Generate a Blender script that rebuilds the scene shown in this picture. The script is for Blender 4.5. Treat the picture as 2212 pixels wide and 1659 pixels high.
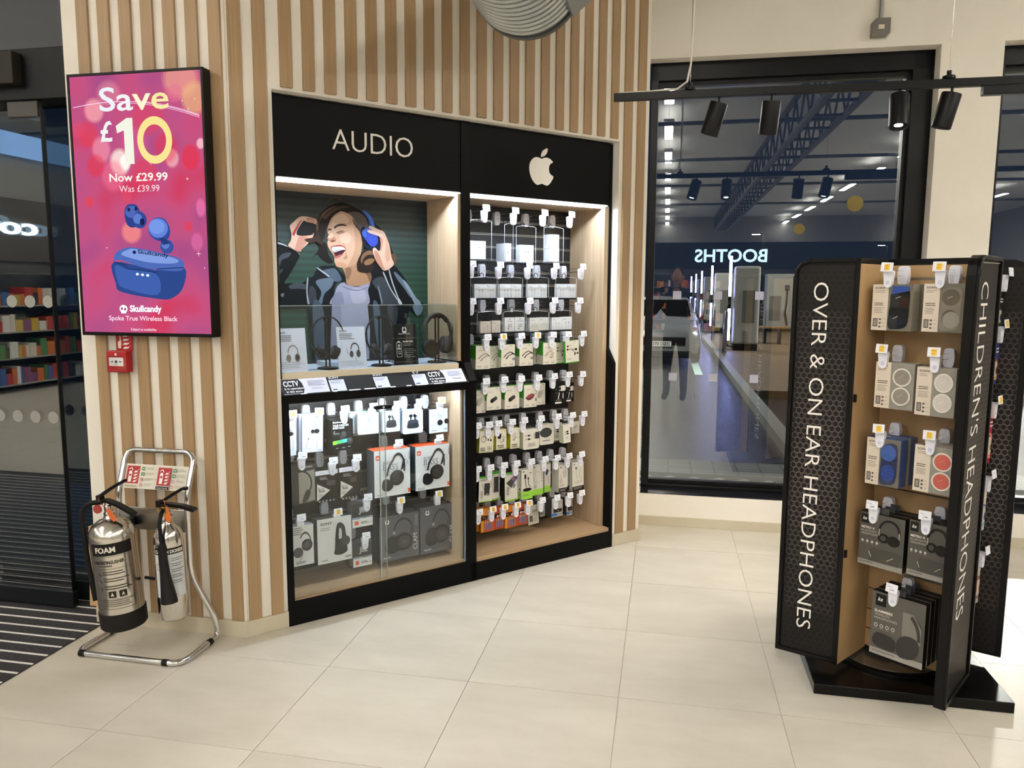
import bpy, math, random
from mathutils import Vector, Matrix
random.seed(7)
for o in list(bpy.data.objects): bpy.data.objects.remove(o)
scene=bpy.context.scene; COL=scene.collection
# ---------------------------------------------------------------- camera, world, exposure
F_PX=1660.0; PITCH=.1235; ROLL=-.0052; CAM_H=1.5676
_r=Vector((1,0,0)); _f=Vector((0,math.cos(PITCH),-math.sin(PITCH))); _d=Vector((0,-math.sin(PITCH),-math.cos(PITCH)))
_r2=_r*math.cos(ROLL)+_d*math.sin(ROLL); _d2=-_r*math.sin(ROLL)+_d*math.cos(ROLL)
cd=bpy.data.cameras.new('camera'); cam=bpy.data.objects.new('camera',cd); COL.objects.link(cam)
cd.sensor_width=36; cd.lens=F_PX/2212*36; cd.clip_start=.05; cd.clip_end=400
cam.matrix_world=Matrix(((_r2.x,-_d2.x,-_f.x,0),(_r2.y,-_d2.y,-_f.y,0),(_r2.z,-_d2.z,-_f.z,CAM_H),(0,0,0,1)))
scene.camera=cam
world=bpy.data.worlds.new('dusk_sky'); scene.world=world; world.use_nodes=True
bg=world.node_tree.nodes['Background']; bg.inputs[0].default_value=(.013,.021,.040,1); bg.inputs[1].default_value=1.0
scene.view_settings.view_transform='Standard'; scene.view_settings.look='None'
scene.view_settings.exposure=0.22; scene.view_settings.gamma=1.0; scene.view_settings.use_curve_mapping=False
LAMP=92.0            # radiance of the ceiling tubes
WARM=(1,.94,.855); COOL=(.74,.85,1.0)
# ---------------------------------------------------------------- materials
def lin(h):
    if isinstance(h,(tuple,list)): return tuple(h)[:3]
    o=[]
    for i in (0,2,4):
        c=int(h[i:i+2],16)/255; o.append(c/12.92 if c<=.04045 else ((c+.055)/1.055)**2.4)
    return tuple(o)
MC={}
def M(col,rough=.5,metal=0,spec=.5,coat=0):
    if not metal and spec==.5 and sum(lin(col))<.06: spec=.2
    k=('p',col,rough,metal,spec,coat)
    if k in MC: return MC[k]
    m=bpy.data.materials.new('paint_%s'%col if isinstance(col,str) else 'paint'); m.use_nodes=True
    b=m.node_tree.nodes['Principled BSDF']; b.inputs['Base Color'].default_value=(*lin(col),1)
    b.inputs['Roughness'].default_value=rough; b.inputs['Metallic'].default_value=metal
    b.inputs['Specular IOR Level'].default_value=spec; b.inputs['Coat Weight'].default_value=coat
    MC[k]=m; return m
def EM(col,s=1.0):
    k=('e',col,s)
    if k in MC: return MC[k]
    m=bpy.data.materials.new('glow'); m.use_nodes=True; nt=m.node_tree; nt.nodes.clear()
    e=nt.nodes.new('ShaderNodeEmission'); o=nt.nodes.new('ShaderNodeOutputMaterial')
    e.inputs[0].default_value=(*lin(col),1); e.inputs[1].default_value=s; nt.links.new(e.outputs[0],o.inputs[0]); MC[k]=m; return m
def GLASS(tint=(.97,.985,.98),refl=1.0,rough=0.0,ior=1.5,name='glass'):
    k=('g',tint,refl,rough,ior)
    if k in MC: return MC[k]
    m=bpy.data.materials.new(name); m.use_nodes=True; nt=m.node_tree; nt.nodes.clear(); N=nt.nodes.new; L=nt.links.new
    t=N('ShaderNodeBsdfTransparent'); t.inputs[0].default_value=(*tint,1)
    g=N('ShaderNodeBsdfGlossy'); g.inputs['Roughness'].default_value=rough; g.inputs[0].default_value=(1,1,1,1)
    fr=N('ShaderNodeFresnel'); ge=N('ShaderNodeNewGeometry'); io=N('ShaderNodeMath'); io.operation='MULTIPLY_ADD'; io.inputs[1].default_value=1/ior-ior; io.inputs[2].default_value=ior
    L(ge.outputs['Backfacing'],io.inputs[0]); L(io.outputs[0],fr.inputs[0])      # thin pane: same reflectance from both sides
    mu=N('ShaderNodeMath'); mu.operation='MULTIPLY'; mu.use_clamp=True; mu.inputs[1].default_value=refl
    mx=N('ShaderNodeMixShader'); o=N('ShaderNodeOutputMaterial')
    L(fr.outputs[0],mu.inputs[0]); L(mu.outputs[0],mx.inputs[0]); L(t.outputs[0],mx.inputs[1]); L(g.outputs[0],mx.inputs[2]); L(mx.outputs[0],o.inputs[0])
    MC[k]=m; return m
def NOISE(name,c0,c1,scale=(1,1,1),nscale=4,detail=4,rough=.5,bump=0,bscale=60,pos=(.35,.65),spec=.5,rvar=0):
    if name in MC: return MC[name]
    m=bpy.data.materials.new(name); m.use_nodes=True; nt=m.node_tree; N=nt.nodes.new; L=nt.links.new
    b=nt.nodes['Principled BSDF']; b.inputs['Roughness'].default_value=rough; b.inputs['Specular IOR Level'].default_value=spec
    tc=N('ShaderNodeTexCoord'); mp=N('ShaderNodeMapping'); mp.inputs['Scale'].default_value=scale
    no=N('ShaderNodeTexNoise'); no.inputs['Scale'].default_value=nscale; no.inputs['Detail'].default_value=detail; no.inputs['Roughness'].default_value=.6
    cr=N('ShaderNodeValToRGB'); cr.color_ramp.elements[0].color=(*lin(c0),1); cr.color_ramp.elements[1].color=(*lin(c1),1)
    cr.color_ramp.elements[0].position=pos[0]; cr.color_ramp.elements[1].position=pos[1]
    oi=N('ShaderNodeObjectInfo'); ad=N('ShaderNodeVectorMath'); ad.operation='MULTIPLY_ADD'; ad.inputs[1].default_value=(17,23,11)
    cmb=N('ShaderNodeCombineXYZ')
    for i in range(3): L(oi.outputs['Random'],cmb.inputs[i])
    L(tc.outputs['Object'],mp.inputs[0]); L(cmb.outputs[0],ad.inputs[0]); L(mp.outputs[0],ad.inputs[2]); L(ad.outputs[0],no.inputs['Vector'])
    L(no.outputs[0],cr.inputs[0]); L(cr.outputs[0],b.inputs['Base Color'])
    if bump:
        n2=N('ShaderNodeTexNoise'); n2.inputs['Scale'].default_value=bscale; n2.inputs['Detail'].default_value=3
        bp=N('ShaderNodeBump'); bp.inputs['Strength'].default_value=bump; bp.inputs['Distance'].default_value=.002
        L(ad.outputs[0],n2.inputs['Vector']); L(n2.outputs[0],bp.inputs['Height']); L(bp.outputs[0],b.inputs['Normal'])
    MC[name]=m; return m
PAINT=NOISE('wall_paint','e6e0d5','ebe5da',nscale=3,rough=.75,bump=.12,bscale=220)
OAK=NOISE('oak_slat','8e7252','a88b66',scale=(60,60,1.3),nscale=2.2,detail=6,rough=.5,pos=(.25,.75))
LINING=NOISE('grey_oak_lining','a38c70','c2aa8c',scale=(55,55,1.2),nscale=2,detail=6,rough=.5,pos=(.25,.75))
LININGH=NOISE('grey_oak_shelf','94795b','b79b79',scale=(1.2,45,45),nscale=2,detail=6,rough=.4,pos=(.25,.75))
MAPLE=NOISE('maple_board','a5855c','b5956b',scale=(6,6,1.4),nscale=2,detail=5,rough=.45,pos=(.2,.8))
TILE=NOISE('stone_tile','bdb6a8','cbc4b6',scale=(1,2.6,1),nscale=2.3,detail=7,rough=.36,bump=.05,bscale=120,pos=(.3,.7),spec=.45)
SKIRT=NOISE('stone_skirting','bcb39c','c8bfa9',nscale=3,rough=.5)
BLACK=NOISE('black_laminate','080808','0b0a0a',nscale=30,rough=.42,spec=.10)
BLK=M('0b0b0c',.38); BLKM=M('101011',.55); CHROME=M('dcdcdc',.12,1); STEEL=M('b9b6b0',.26,1); ALU=M('a9a9a6',.35,1)
WPLAS=M('e6e7f2',.35); WHITE=M('e9e9ea',.5); CREAM=M('d9cdb6',.5)
CLEAR=GLASS((.975,.985,.99),.9,.02,1.46,'clear_plastic'); PANE=GLASS((.96,.98,.975),1.0,0,1.5,'cabinet_glass')
# ---------------------------------------------------------------- mesh helpers
class MB:
    def __init__(s): s.v=[]; s.f=[]; s.m=[]
    def add(s,vs,fs,mi=0):
        o=len(s.v); s.v+= [tuple(v) for v in vs]; s.f+=[tuple(i+o for i in f) for f in fs]; s.m+=[mi]*len(fs); return s
    def box(s,x0,x1,y0,y1,z0,z1,mi=0):
        vs=[(x,y,z) for z in (z0,z1) for y in (y0,y1) for x in (x0,x1)]
        return s.add(vs,[(0,2,3,1),(4,5,7,6),(0,1,5,4),(2,6,7,3),(0,4,6,2),(1,3,7,5)],mi)
    def prism(s,poly,y0,y1,mi=0,mback=None):        # poly: (x,z) counter-clockwise seen from -y
        n=len(poly); vs=[(x,y0,z) for x,z in poly]+[(x,y1,z) for x,z in poly]
        s.add(vs,[tuple(range(n))],mi); s.add(vs,[tuple(range(2*n-1,n-1,-1))],mi if mback is None else mback)
        s.add(vs,[(i,i+n,(i+1)%n+n,(i+1)%n) for i in range(n)],mi if mback is None else mback); return s
    def zprism(s,poly,z0,z1,mi=0):                  # poly: (x,y) counter-clockwise from above
        n=len(poly); vs=[(x,y,z0) for x,y in poly]+[(x,y,z1) for x,y in poly]
        return s.add(vs,[tuple(range(n-1,-1,-1)),tuple(range(n,2*n))]+[(i,(i+1)%n,(i+1)%n+n,i+n) for i in range(n)],mi)
    def slab(s,p,q,t,z0,z1,mi=0):                   # vertical slab along p->q, thickness t to the left of p->q
        d=Vector((q[0]-p[0],q[1]-p[1])).normalized(); n=Vector((-d.y,d.x))*t
        poly=[p,q,(q[0]+n.x,q[1]+n.y),(p[0]+n.x,p[1]+n.y)]
        if t<0: poly=poly[::-1]
        return s.zprism(poly,z0,z1,mi)
    def tube(s,pts,r,n=10,mi=0,closed=False,caps=True):
        pts=[Vector(p) for p in pts]; k=len(pts); rs=r if isinstance(r,(list,tuple)) else [r]*k
        rings=[]; up=None
        for i,p in enumerate(pts):
            a=pts[(i-1)%k] if (i>0 or closed) else p; b=pts[(i+1)%k] if (i<k-1 or closed) else p
            t=(b-a).normalized()
            if up is None: up=t.orthogonal().normalized()
            up=(up-t*up.dot(t)); up=up.normalized() if up.length>1e-6 else t.orthogonal().normalized()
            w=t.cross(up); rings.append([p+(up*math.cos(2*math.pi*j/n)+w*math.sin(2*math.pi*j/n))*rs[i] for j in range(n)])
        vs=[v for R_ in rings for v in R_]; fs=[]
        for i in range(k if closed else k-1):
            j=(i+1)%k
            fs+=[(i*n+a,i*n+(a+1)%n,j*n+(a+1)%n,j*n+a) for a in range(n)]
        if caps and not closed: fs+=[tuple(range(n-1,-1,-1)),tuple((k-1)*n+a for a in range(n))]
        return s.add(vs,fs,mi)
    def lathe(s,prof,n=24,c=(0,0,0),mi=0,axis='z'):
        vs=[]; fs=[]
        for r,z in prof:
            for j in range(n):
                a=2*math.pi*j/n; x,y=r*math.cos(a),r*math.sin(a)
                vs.append((c[0]+x,c[1]+y,c[2]+z) if axis=='z' else ((c[0]+x,c[1]+z,c[2]+y) if axis=='y' else (c[0]+z,c[1]+x,c[2]+y)))
        fl=axis=='y'
        for i in range(len(prof)-1):
            for j in range(n):
                f=(i*n+j,i*n+(j+1)%n,(i+1)*n+(j+1)%n,(i+1)*n+j); fs.append(f[::-1] if fl else f)
        e0=tuple(range(n-1,-1,-1)); e1=tuple((len(prof)-1)*n+j for j in range(n))
        fs+=[e0[::-1],e1[::-1]] if fl else [e0,e1]
        return s.add(vs,fs,mi)
    def sphere(s,c,rx,ry,rz,n=14,m=8,mi=0):
        vs=[];fs=[]
        for i in range(m+1):
            t=math.pi*(i/m)*.998+.001
            for j in range(n):
                a=2*math.pi*j/n; vs.append((c[0]+rx*math.sin(t)*math.cos(a),c[1]+ry*math.sin(t)*math.sin(a),c[2]-rz*math.cos(t)))
        for i in range(m):
            for j in range(n): fs.append((i*n+j,i*n+(j+1)%n,(i+1)*n+(j+1)%n,(i+1)*n+j))
        return s.add(vs,fs,mi)
    def build(s,name,mats,parent=None,smooth=False,bevel=0,seg=2,loc=None,rot=None):
        me=bpy.data.meshes.new(name); me.from_pydata(s.v,[],s.f)
        mats=mats if isinstance(mats,(list,tuple)) else [mats]
        for m in mats: me.materials.append(m)
        if len(mats)>1: me.polygons.foreach_set('material_index',s.m)
        if smooth: me.shade_smooth(); me.set_sharp_from_angle(angle=math.radians(38 if smooth is True else smooth))
        me.update()
        o=bpy.data.objects.new(name,me); COL.objects.link(o)
        if parent: o.parent=parent
        if loc: o.location=loc
        if rot is not None: o.rotation_euler=rot if isinstance(rot,(tuple,list)) else (0,0,rot)
        if bevel:
            b=o.modifiers.new('edge','BEVEL'); b.width=bevel; b.segments=seg; b.limit_method='ANGLE'; b.angle_limit=math.radians(40)
        return o
def B(x0,x1,y0,y1,z0,z1): return MB().box(x0,x1,y0,y1,z0,z1)
def tag(o,label,cat,group=None):
    o['label']=label; o['category']=cat
    if group: o['group']=group
    return o
def thing(name,label,cat,loc=(0,0,0),rz=0,group=None):
    o=bpy.data.objects.new(name,None); COL.objects.link(o); o.empty_display_size=.05; o.location=loc; o.rotation_euler=(0,0,rz)
    return tag(o,label,cat,group)
def struct(o): o['kind']='structure'; return o
class Fr:
    def __init__(s,x,y,th): s.x,s.y,s.th=x,y,th; s.u=(math.cos(th),math.sin(th)); s.n=(-math.sin(th),math.cos(th))
    def w(s,x,y,z=0): return (s.x+s.u[0]*x+s.n[0]*y,s.y+s.u[1]*x+s.n[1]*y,z)
FB=Fr(-1.036,3.417,.6098); FA=Fr(-1.188,3.305,-.2058); FC=Fr(.857,5.026,-.196); FK=Fr(1.5,3.093,math.radians(-50)); FT=Fr(-.6424,3.622,-.1955)
def rrect(x0,x1,z0,z1,r,n=4):
    p=[]
    for cx_,cz_,a0 in ((x1-r,z0+r,-90),(x1-r,z1-r,0),(x0+r,z1-r,90),(x0+r,z0+r,180)):
        for i in range(n+1):
            a=math.radians(a0+90*i/n); p.append((cx_+r*math.cos(a),cz_+r*math.sin(a)))
    return p
def ell(u,v,ru,rv,n=20,a0=0,a1=360): return [(u+ru*math.cos(math.radians(a0+(a1-a0)*i/n)),v+rv*math.sin(math.radians(a0+(a1-a0)*i/n))) for i in range(n)]
def smooth_poly(p,k=4):
    n=len(p); out=[]
    for i in range(n):
        a,b,c,d=p[(i-1)%n],p[i],p[(i+1)%n],p[(i+2)%n]
        for j in range(k):
            t=j/k; out.append(tuple(.5*(2*b[q]+(c[q]-a[q])*t+(2*a[q]-5*b[q]+4*c[q]-d[q])*t*t+(3*b[q]-a[q]-3*c[q]+d[q])*t**3) for q in (0,1)))
    return out
# ---------------------------------------------------------------- flat print (lettering and pictures)
_TC={}
def text_mesh(s,bold=0,space=1.0):
    k=(s,bold,space)
    if k in _TC: return _TC[k]
    c=bpy.data.curves.new('t','FONT'); c.body=s; c.size=1; c.offset=bold; c.resolution_u=3; c.space_character=space
    o=bpy.data.objects.new('t',c); COL.objects.link(o)
    dg=bpy.context.evaluated_depsgraph_get(); me=bpy.data.meshes.new_from_object(o.evaluated_get(dg))
    vs=[(v.co.x,v.co.y) for v in me.vertices]; fs=[tuple(p.vertices) for p in me.polygons]
    bpy.data.objects.remove(o); bpy.data.curves.remove(c); bpy.data.meshes.remove(me)
    if vs:
        x0=min(v[0] for v in vs); x1=max(v[0] for v in vs); vs=[(v[0]-x0,v[1]) for v in vs]; w=x1-x0
    else: w=0
    _TC[k]=(vs,fs,w); return _TC[k]
CAP=.70
class Art:
    """coloured flat shapes in (u,v) metres, later layers lie a hair in front"""
    def __init__(s,w=1,h=1,eps=.00022,em=None): s.w,s.h=w,h; s.sh=[]; s.eps=eps; s.em=em; s.k=0
    def raw(s,vs,fs,col): s.k+=1; s.sh.append((vs,fs,col,s.k))
    def poly(s,p,col): s.raw([(u*s.w,v*s.h) for u,v in p],[tuple(range(len(p)))],col)
    sub=1
    def r(s,u0,v0,u1,v1,col):
        n=s.sub; us=[u0+(u1-u0)*i/n for i in range(n+1)]
        s.raw([(u*s.w,v0*s.h) for u in us]+[(u*s.w,v1*s.h) for u in us],[(i,i+1,n+2+i,n+1+i) for i in range(n)],col)
    def tm(s,txt,u,v,h,cols,bold=0,width=None):        # one colour per letter
        W_=text_mesh(txt,bold)[2]; kx=(width*s.w/W_) if width else h*s.h/CAP
        for i,ch in enumerate(txt):
            if ch==' ': continue
            off=(text_mesh(txt[:i+1],bold)[2]-text_mesh(ch,bold)[2])*kx/s.w
            s.t(ch,u+off,v,h,cols[i],bold=bold,width=text_mesh(ch,bold)[2]*kx/s.w)
    def e(s,u,v,ru,rv,col,n=20): s.poly(ell(u,v,ru,rv,n),col)
    def ring(s,u,v,ru,rv,t,col,n=28,a0=0,a1=360):
        o=ell(u*s.w,v*s.h,ru*s.w,rv*s.h,n,a0,a1); i=ell(u*s.w,v*s.h,ru*s.w*(1-t),rv*s.h*(1-t),n,a0,a1)
        full=a1-a0>=360; m=n if full else n-1
        s.raw(o+i,[(j,(j+1)%n,n+(j+1)%n,n+j) for j in range(m)],col)
    def line(s,pts,wd,col):            # polyline of width wd (fraction of w)
        P=[Vector((u*s.w,v*s.h)) for u,v in pts]; vs=[]; fs=[]
        for i in range(len(P)):
            t=(P[min(i+1,len(P)-1)]-P[max(i-1,0)]).normalized(); n=Vector((-t.y,t.x))*wd*s.w/2
            vs+=[tuple(P[i]+n),tuple(P[i]-n)]
        s.raw(vs,[(2*i+1,2*i+3,2*i+2,2*i) for i in range(len(P)-1)],col)
    def t(s,txt,u,v,h,col,al='l',bold=0,width=None,rot=0,space=1.0,shear=0):
        vs,fs,w=text_mesh(txt,bold,space)
        if not vs: return
        k=h*s.h/CAP; kx=k
        if width: kx=width*s.w/w
        ox={'l':0,'c':-w/2,'r':-w}[al]; c,sn=math.cos(math.radians(rot)),math.sin(math.radians(rot))
        out=[]
        for x,y in vs:
            X,Y=((x+ox)+shear*y)*kx,y*k; out.append((u*s.w+X*c-Y*sn,v*s.h+X*sn+Y*c))
        s.raw(out,fs,col)
    def ln(s,u0,v0,u1,v1,n,col,fill=.45):
        hh=(v1-v0)/n
        for i in range(n):
            uu=u1-(u1-u0)*random.uniform(0,.3); s.r(u0,v1-(i+fill)*hh,uu,v1-i*hh,col)
    def hp(s,u,v,w,h,col,cup=None,a=0):   # headphone picture
        cup=cup or col; s.ring(u,v+h*.12,w*.40,h*.42,.20,col,24,-12,192)
        s.e(u-w*.34,v-h*.22,w*.17,h*.22,cup); s.e(u+w*.30,v-h*.20,w*.20,h*.25,cup); s.e(u+w*.31,v-h*.20,w*.13,h*.17,'2c2c2e')
    def build(s,name,parent,mp=None,loc=None,rough=.5):
        mp=mp or (lambda u,v,k:(u,-s.eps*k-.0004,v)); b=MB(); cols=[]
        for vs,fs,col,k in s.sh:
            if col not in cols: cols.append(col)
            b.add([mp(u,v,k) for u,v in vs],fs,cols.index(col))
        return b.build(name,[EM(c,s.em) if s.em else M(c,rough) for c in cols],parent,loc=loc)
ITEMS=[
(1.105, 1.207, 1.725, 1.823, 0.175, 0.022, 'buds1', 'white box printed with two long-stem earbuds', 0),
(1.329, 1.37, 1.716, 1.817, 0.165, 0.09, 'slim', 'white narrow box standing edge-on in clear case', 0),
(1.428, 1.524, 1.715, 1.812, 0.165, 0.035, 'buds2', 'white box printed with two short-stem earbuds', 0),
(1.639, 1.707, 1.801, 1.879, 0.165, 0.06, 'pad', 'upper of two stacked white charger boxes', 0),
(1.64, 1.709, 1.723, 1.8, 0.165, 0.06, 'pad', 'lower of two stacked white charger boxes', 0),
(1.127, 1.201, 1.516, 1.591, 0.165, 0.022, 'cable2', 'left small white cable box in the leftmost clear case, upper pair row', 0),
(1.201, 1.267, 1.516, 1.592, 0.165, 0.022, 'cable2', 'right small white cable box in the leftmost clear case, upper pair row', 0),
(1.294, 1.366, 1.516, 1.593, 0.165, 0.022, 'cable2', 'left small white cable box in the second clear case, upper pair row', 0),
(1.372, 1.441, 1.515, 1.593, 0.165, 0.022, 'cable2', 'right small white cable box in the second clear case, upper pair row', 0),
(1.487, 1.551, 1.515, 1.594, 0.165, 0.022, 'cable2', 'left small white cable box in the third clear case, upper pair row', 0),
(1.551, 1.622, 1.515, 1.595, 0.165, 0.022, 'cable2', 'right small white cable box in the third clear case, upper pair row', 0),
(1.695, 1.762, 1.514, 1.596, 0.165, 0.022, 'cable2', 'left small white cable box in the last clear case, upper pair row', 0),
(1.762, 1.838, 1.514, 1.596, 0.165, 0.022, 'cable2', 'right small white cable box in the last clear case, upper pair row', 0),
(1.166, 1.234, 1.324, 1.388, 0.165, 0.022, 'cable1', 'left small white box in the leftmost clear case, lower pair row', 0),
(1.241, 1.299, 1.323, 1.391, 0.165, 0.022, 'cable1', 'right small white box in the leftmost clear case, lower pair row', 0),
(1.328, 1.394, 1.328, 1.406, 0.165, 0.022, 'jacks', 'left small white box in the second clear case, lower pair row', 0),
(1.398, 1.466, 1.328, 1.407, 0.165, 0.022, 'jacks', 'right small white box in the second clear case, lower pair row', 0),
(1.502, 1.568, 1.323, 1.402, 0.165, 0.035, 'disc', 'left small white box in the third clear case, lower pair row', 0),
(1.569, 1.635, 1.328, 1.403, 0.165, 0.035, 'disc', 'right small white box in the third clear case, lower pair row', 0),
(1.662, 1.734, 1.328, 1.401, 0.165, 0.022, 'cable2', 'left small white box in the last clear case, lower pair row', 0),
(1.735, 1.809, 1.327, 1.404, 0.165, 0.022, 'cable2', 'right small white box in the last clear case, lower pair row', 0),
(1.122, 1.215, 1.127, 1.256, 0.145, 0.055, 'g_cableL', 'white and green box with grey looped cable, far left', 1),
(1.248, 1.318, 1.123, 1.247, 0.195, 0.03, 'g_cableL', 'white box with grey looped cable, half hidden', 0),
(1.291, 1.384, 1.132, 1.256, 0.145, 0.03, 'g_cable', 'white box with two black plugs and thin green edge', 0),
(1.416, 1.511, 1.131, 1.257, 0.145, 0.045, 'g_cable', 'white box with two black plugs and broad green side', 0),
(1.584, 1.681, 1.13, 1.257, 0.145, 0.06, 'g_charger', 'white box with grey plug charger and widest green side', 0),
(1.711, 1.78, 1.126, 1.249, 0.185, 0.03, 'g_split', 'white box with black splitter cable, half hidden', 0),
(1.738, 1.839, 1.133, 1.264, 0.125, 0.02, 'g_split', 'tilted white pack with black splitter cable at the row end', -3),
(1.13, 1.2, 0.88, 1.007, 0.165, 0.05, 'g_plug', 'white box with grey wall plug beside the black post', 0),
(1.194, 1.291, 0.894, 1.022, 0.145, 0.03, 'g_car', 'white box with black car charger and thin green edge', 0),
(1.316, 1.416, 0.89, 1.022, 0.145, 0.05, 'g_car', 'white box with black car charger and broad green side', 0),
(1.449, 1.54, 0.888, 1.018, 0.145, 0.06, 'g_red', 'white box with dark red charging pad', 0),
(1.579, 1.641, 0.887, 1.014, 0.195, 0.03, 'g_plug', 'white box with grey wall plug, half hidden by red pad box', 0),
(1.662, 1.749, 0.891, 1.024, 0.135, 0.1, 'blk_plug', 'black box with white plug and cable, deep black side', 0),
(1.798, 1.86, 0.888, 1.003, 0.195, 0.03, 'blk_plug', 'smaller black box with white plug at the row end', 0),
(1.144, 1.237, 0.657, 0.78, 0.145, 0.045, 'y_case', 'white box with lime frame showing a ring and cable tips', 3),
(1.259, 1.328, 0.663, 0.778, 0.145, 0.045, 'y_mains', 'white box with lime frame showing black mains charger', 0),
(1.356, 1.42, 0.658, 0.777, 0.145, 0.04, 'y_usb', 'white box with lime frame showing white mains plug', 0),
(1.439, 1.554, 0.643, 0.759, 0.135, 0.045, 'w_adapt', 'rounded white carton with black adapter and two plugs', 0),
(1.588, 1.694, 0.647, 0.769, 0.175, 0.045, 'w_disc', 'rounded white carton with large black charging disc', 0),
(1.718, 1.78, 0.656, 0.761, 0.205, 0.03, 'w_plugs', 'white carton with two black plugs, partly hidden', 0),
(1.73, 1.784, 0.653, 0.763, 0.125, 0.04, 'w_narrow', 'narrow white carton hanging askew at the row end', -4),
(1.886, 1.951, 0.675, 0.749, 0.245, 0.012, 'w_pen', 'small white pack with grey stylus printed on it', 0),
(1.14, 1.229, 0.375, 0.522, 0.145, 0.025, 's_bank', 'green-topped pack showing a black power bank with cables', 2),
(1.251, 1.309, 0.362, 0.531, 0.185, 0.025, 's_bank2', 'green-topped pack showing a slim upright black power bank', 0),
(1.32, 1.408, 0.353, 0.523, 0.145, 0.045, 's_laptop', 'green-topped pack showing a tilted grey laptop', -1),
(1.422, 1.502, 0.353, 0.528, 0.125, 0.014, 's_cable', 'narrow card with black cable on a round black dish', 0),
(1.544, 1.625, 0.345, 0.528, 0.185, 0.02, 's_white', 'green-footed card with a white power bank', 0),
(1.649, 1.696, 0.345, 0.524, 0.205, 0.02, 's_tab', 'narrow green-footed card with a tablet picture', 0),
(1.712, 1.78, 0.347, 0.515, 0.145, 0.07, 's_wplug', 'white pack with black foot and white plug charger', 0),
(1.811, 1.901, 0.345, 0.521, 0.135, 0.03, 's_wcable', 'white pack with black foot and white cable at row end', -1.5),
(1.157, 1.239, 0.198, 0.335, 0.145, 0.02, 'bat', 'leftmost yellow and orange blister of four batteries', 1),
(1.245, 1.323, 0.197, 0.329, 0.155, 0.02, 'bat2', 'second red-orange blister of four batteries', 0),
(1.325, 1.404, 0.192, 0.326, 0.15, 0.02, 'bat', 'third yellow and orange blister of four batteries', 0),
(1.409, 1.489, 0.192, 0.323, 0.157, 0.02, 'bat2', 'rightmost red-orange blister of four batteries', 0),
(1.496, 1.574, 0.181, 0.296, 0.155, 0.008, 'sd', 'grey tilted card with a black memory card', -4),
(1.626, 1.664, 0.194, 0.275, 0.215, 0.01, 'sd', 'small grey green-footed card behind the memory card pack', 0),
(1.667, 1.753, 0.198, 0.301, 0.155, 0.07, 'usb', 'grey blue-footed pack with black memory stick', 0),
(1.808, 1.855, 0.178, 0.293, 0.185, 0.02, 'usb', 'narrow grey blue-footed pack at bottom row end', 0),
(0.074, 0.111, 0.773, 0.968, 0.145, 0.014, 'so_bud', 'narrow white earphone card at the cabinet left edge', 1),
(0.14, 0.243, 0.778, 0.959, 0.145, 0.014, 'so_ear', 'white earphone card with black in-ear plugs', 1.5),
(0.283, 0.397, 0.771, 0.925, 0.135, 0.075, 'skc', 'black and lime sport earbud box', 0),
(0.43, 0.546, 0.834, 0.944, 0.155, 0.03, 'air_w', 'clear blister with white earbuds and case', 1),
(0.566, 0.666, 0.832, 0.94, 0.155, 0.03, 'air_b', 'clear blister with small black earbuds and case', 0),
(0.676, 0.794, 0.813, 0.94, 0.145, 0.035, 'air_b', 'clear blister with larger black earbuds and case', 0),
(0.831, 0.944, 0.802, 0.93, 0.145, 0.05, 'so_bass', 'white box with two round black earbuds', 0),
(0.075, 0.203, 0.529, 0.719, 0.145, 0.05, 'brownhp', 'dark grey window box with headphone silhouette', 0),
(0.202, 0.316, 0.521, 0.68, 0.145, 0.05, 'boom', 'black box with white triangle, left of the pair', 0),
(0.324, 0.434, 0.518, 0.682, 0.145, 0.05, 'boom', 'black box with white triangle, right of the pair', 0),
(0.498, 0.7, 0.507, 0.749, 0.115, 0.09, 'jbl', 'white and orange headphone box, lower left of the pair', 0),
(0.732, 0.936, 0.509, 0.745, 0.115, 0.09, 'jbl', 'white and orange headphone box, upper right of the pair', 0),
(0.065, 0.177, 0.231, 0.429, 0.125, 0.06, 'so_w1', 'white headphone box at the bottom left corner', 0),
(0.196, 0.374, 0.215, 0.442, 0.125, 0.08, 'so_w2', 'white headphone box with matt dark headphones', 0),
(0.387, 0.499, 0.363, 0.487, 0.145, 0.06, 'go', 'upper small dark speaker box with white foot', 0),
(0.388, 0.491, 0.155, 0.281, 0.145, 0.06, 'go', 'lower small dark speaker box with white foot', 0),
(0.524, 0.753, 0.157, 0.398, 0.125, 0.09, 'clam', 'large charcoal headphone box, left of the pair', 0),
(0.762, 0.976, 0.153, 0.411, 0.125, 0.09, 'clam', 'large charcoal headphone box, right of the pair', 0),
]
KITEMS=[
(0.027, 0.174, 1.418, 1.591, -0.185, 0.06, 'zx_k', 'clear headphone pack with black and blue headphones', 0),
(0.212, 0.35, 1.42, 1.593, -0.185, 0.06, 'zx_g', 'clear headphone pack with olive grey headphones', 0),
(0.057, 0.199, 1.123, 1.298, -0.185, 0.06, 'zx_s', 'clear headphone pack with silver discs', 0),
(0.208, 0.343, 1.114, 1.291, -0.185, 0.06, 'zx_w', 'clear headphone pack with pinkish white discs', 0),
(0.041, 0.168, 0.821, 1.004, -0.185, 0.06, 'zx_b', 'clear headphone pack with blue headphones', 0),
(0.22, 0.361, 0.829, 1.003, -0.185, 0.06, 'zx_r', 'clear headphone pack with coral red discs', 0),
(0.032, 0.204, 0.495, 0.705, -0.185, 0.038, 'ks1', 'black and grey headphone box, left of its row', 0),
(0.219, 0.37, 0.503, 0.716, -0.185, 0.09, 'ks1', 'black and grey headphone box, right of its row', 0),
(0.1, 0.3, 0.147, 0.401, -0.185, 0.034, 'ks2', 'largest grey headphone box at the bottom hook', 0),
]
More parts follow.
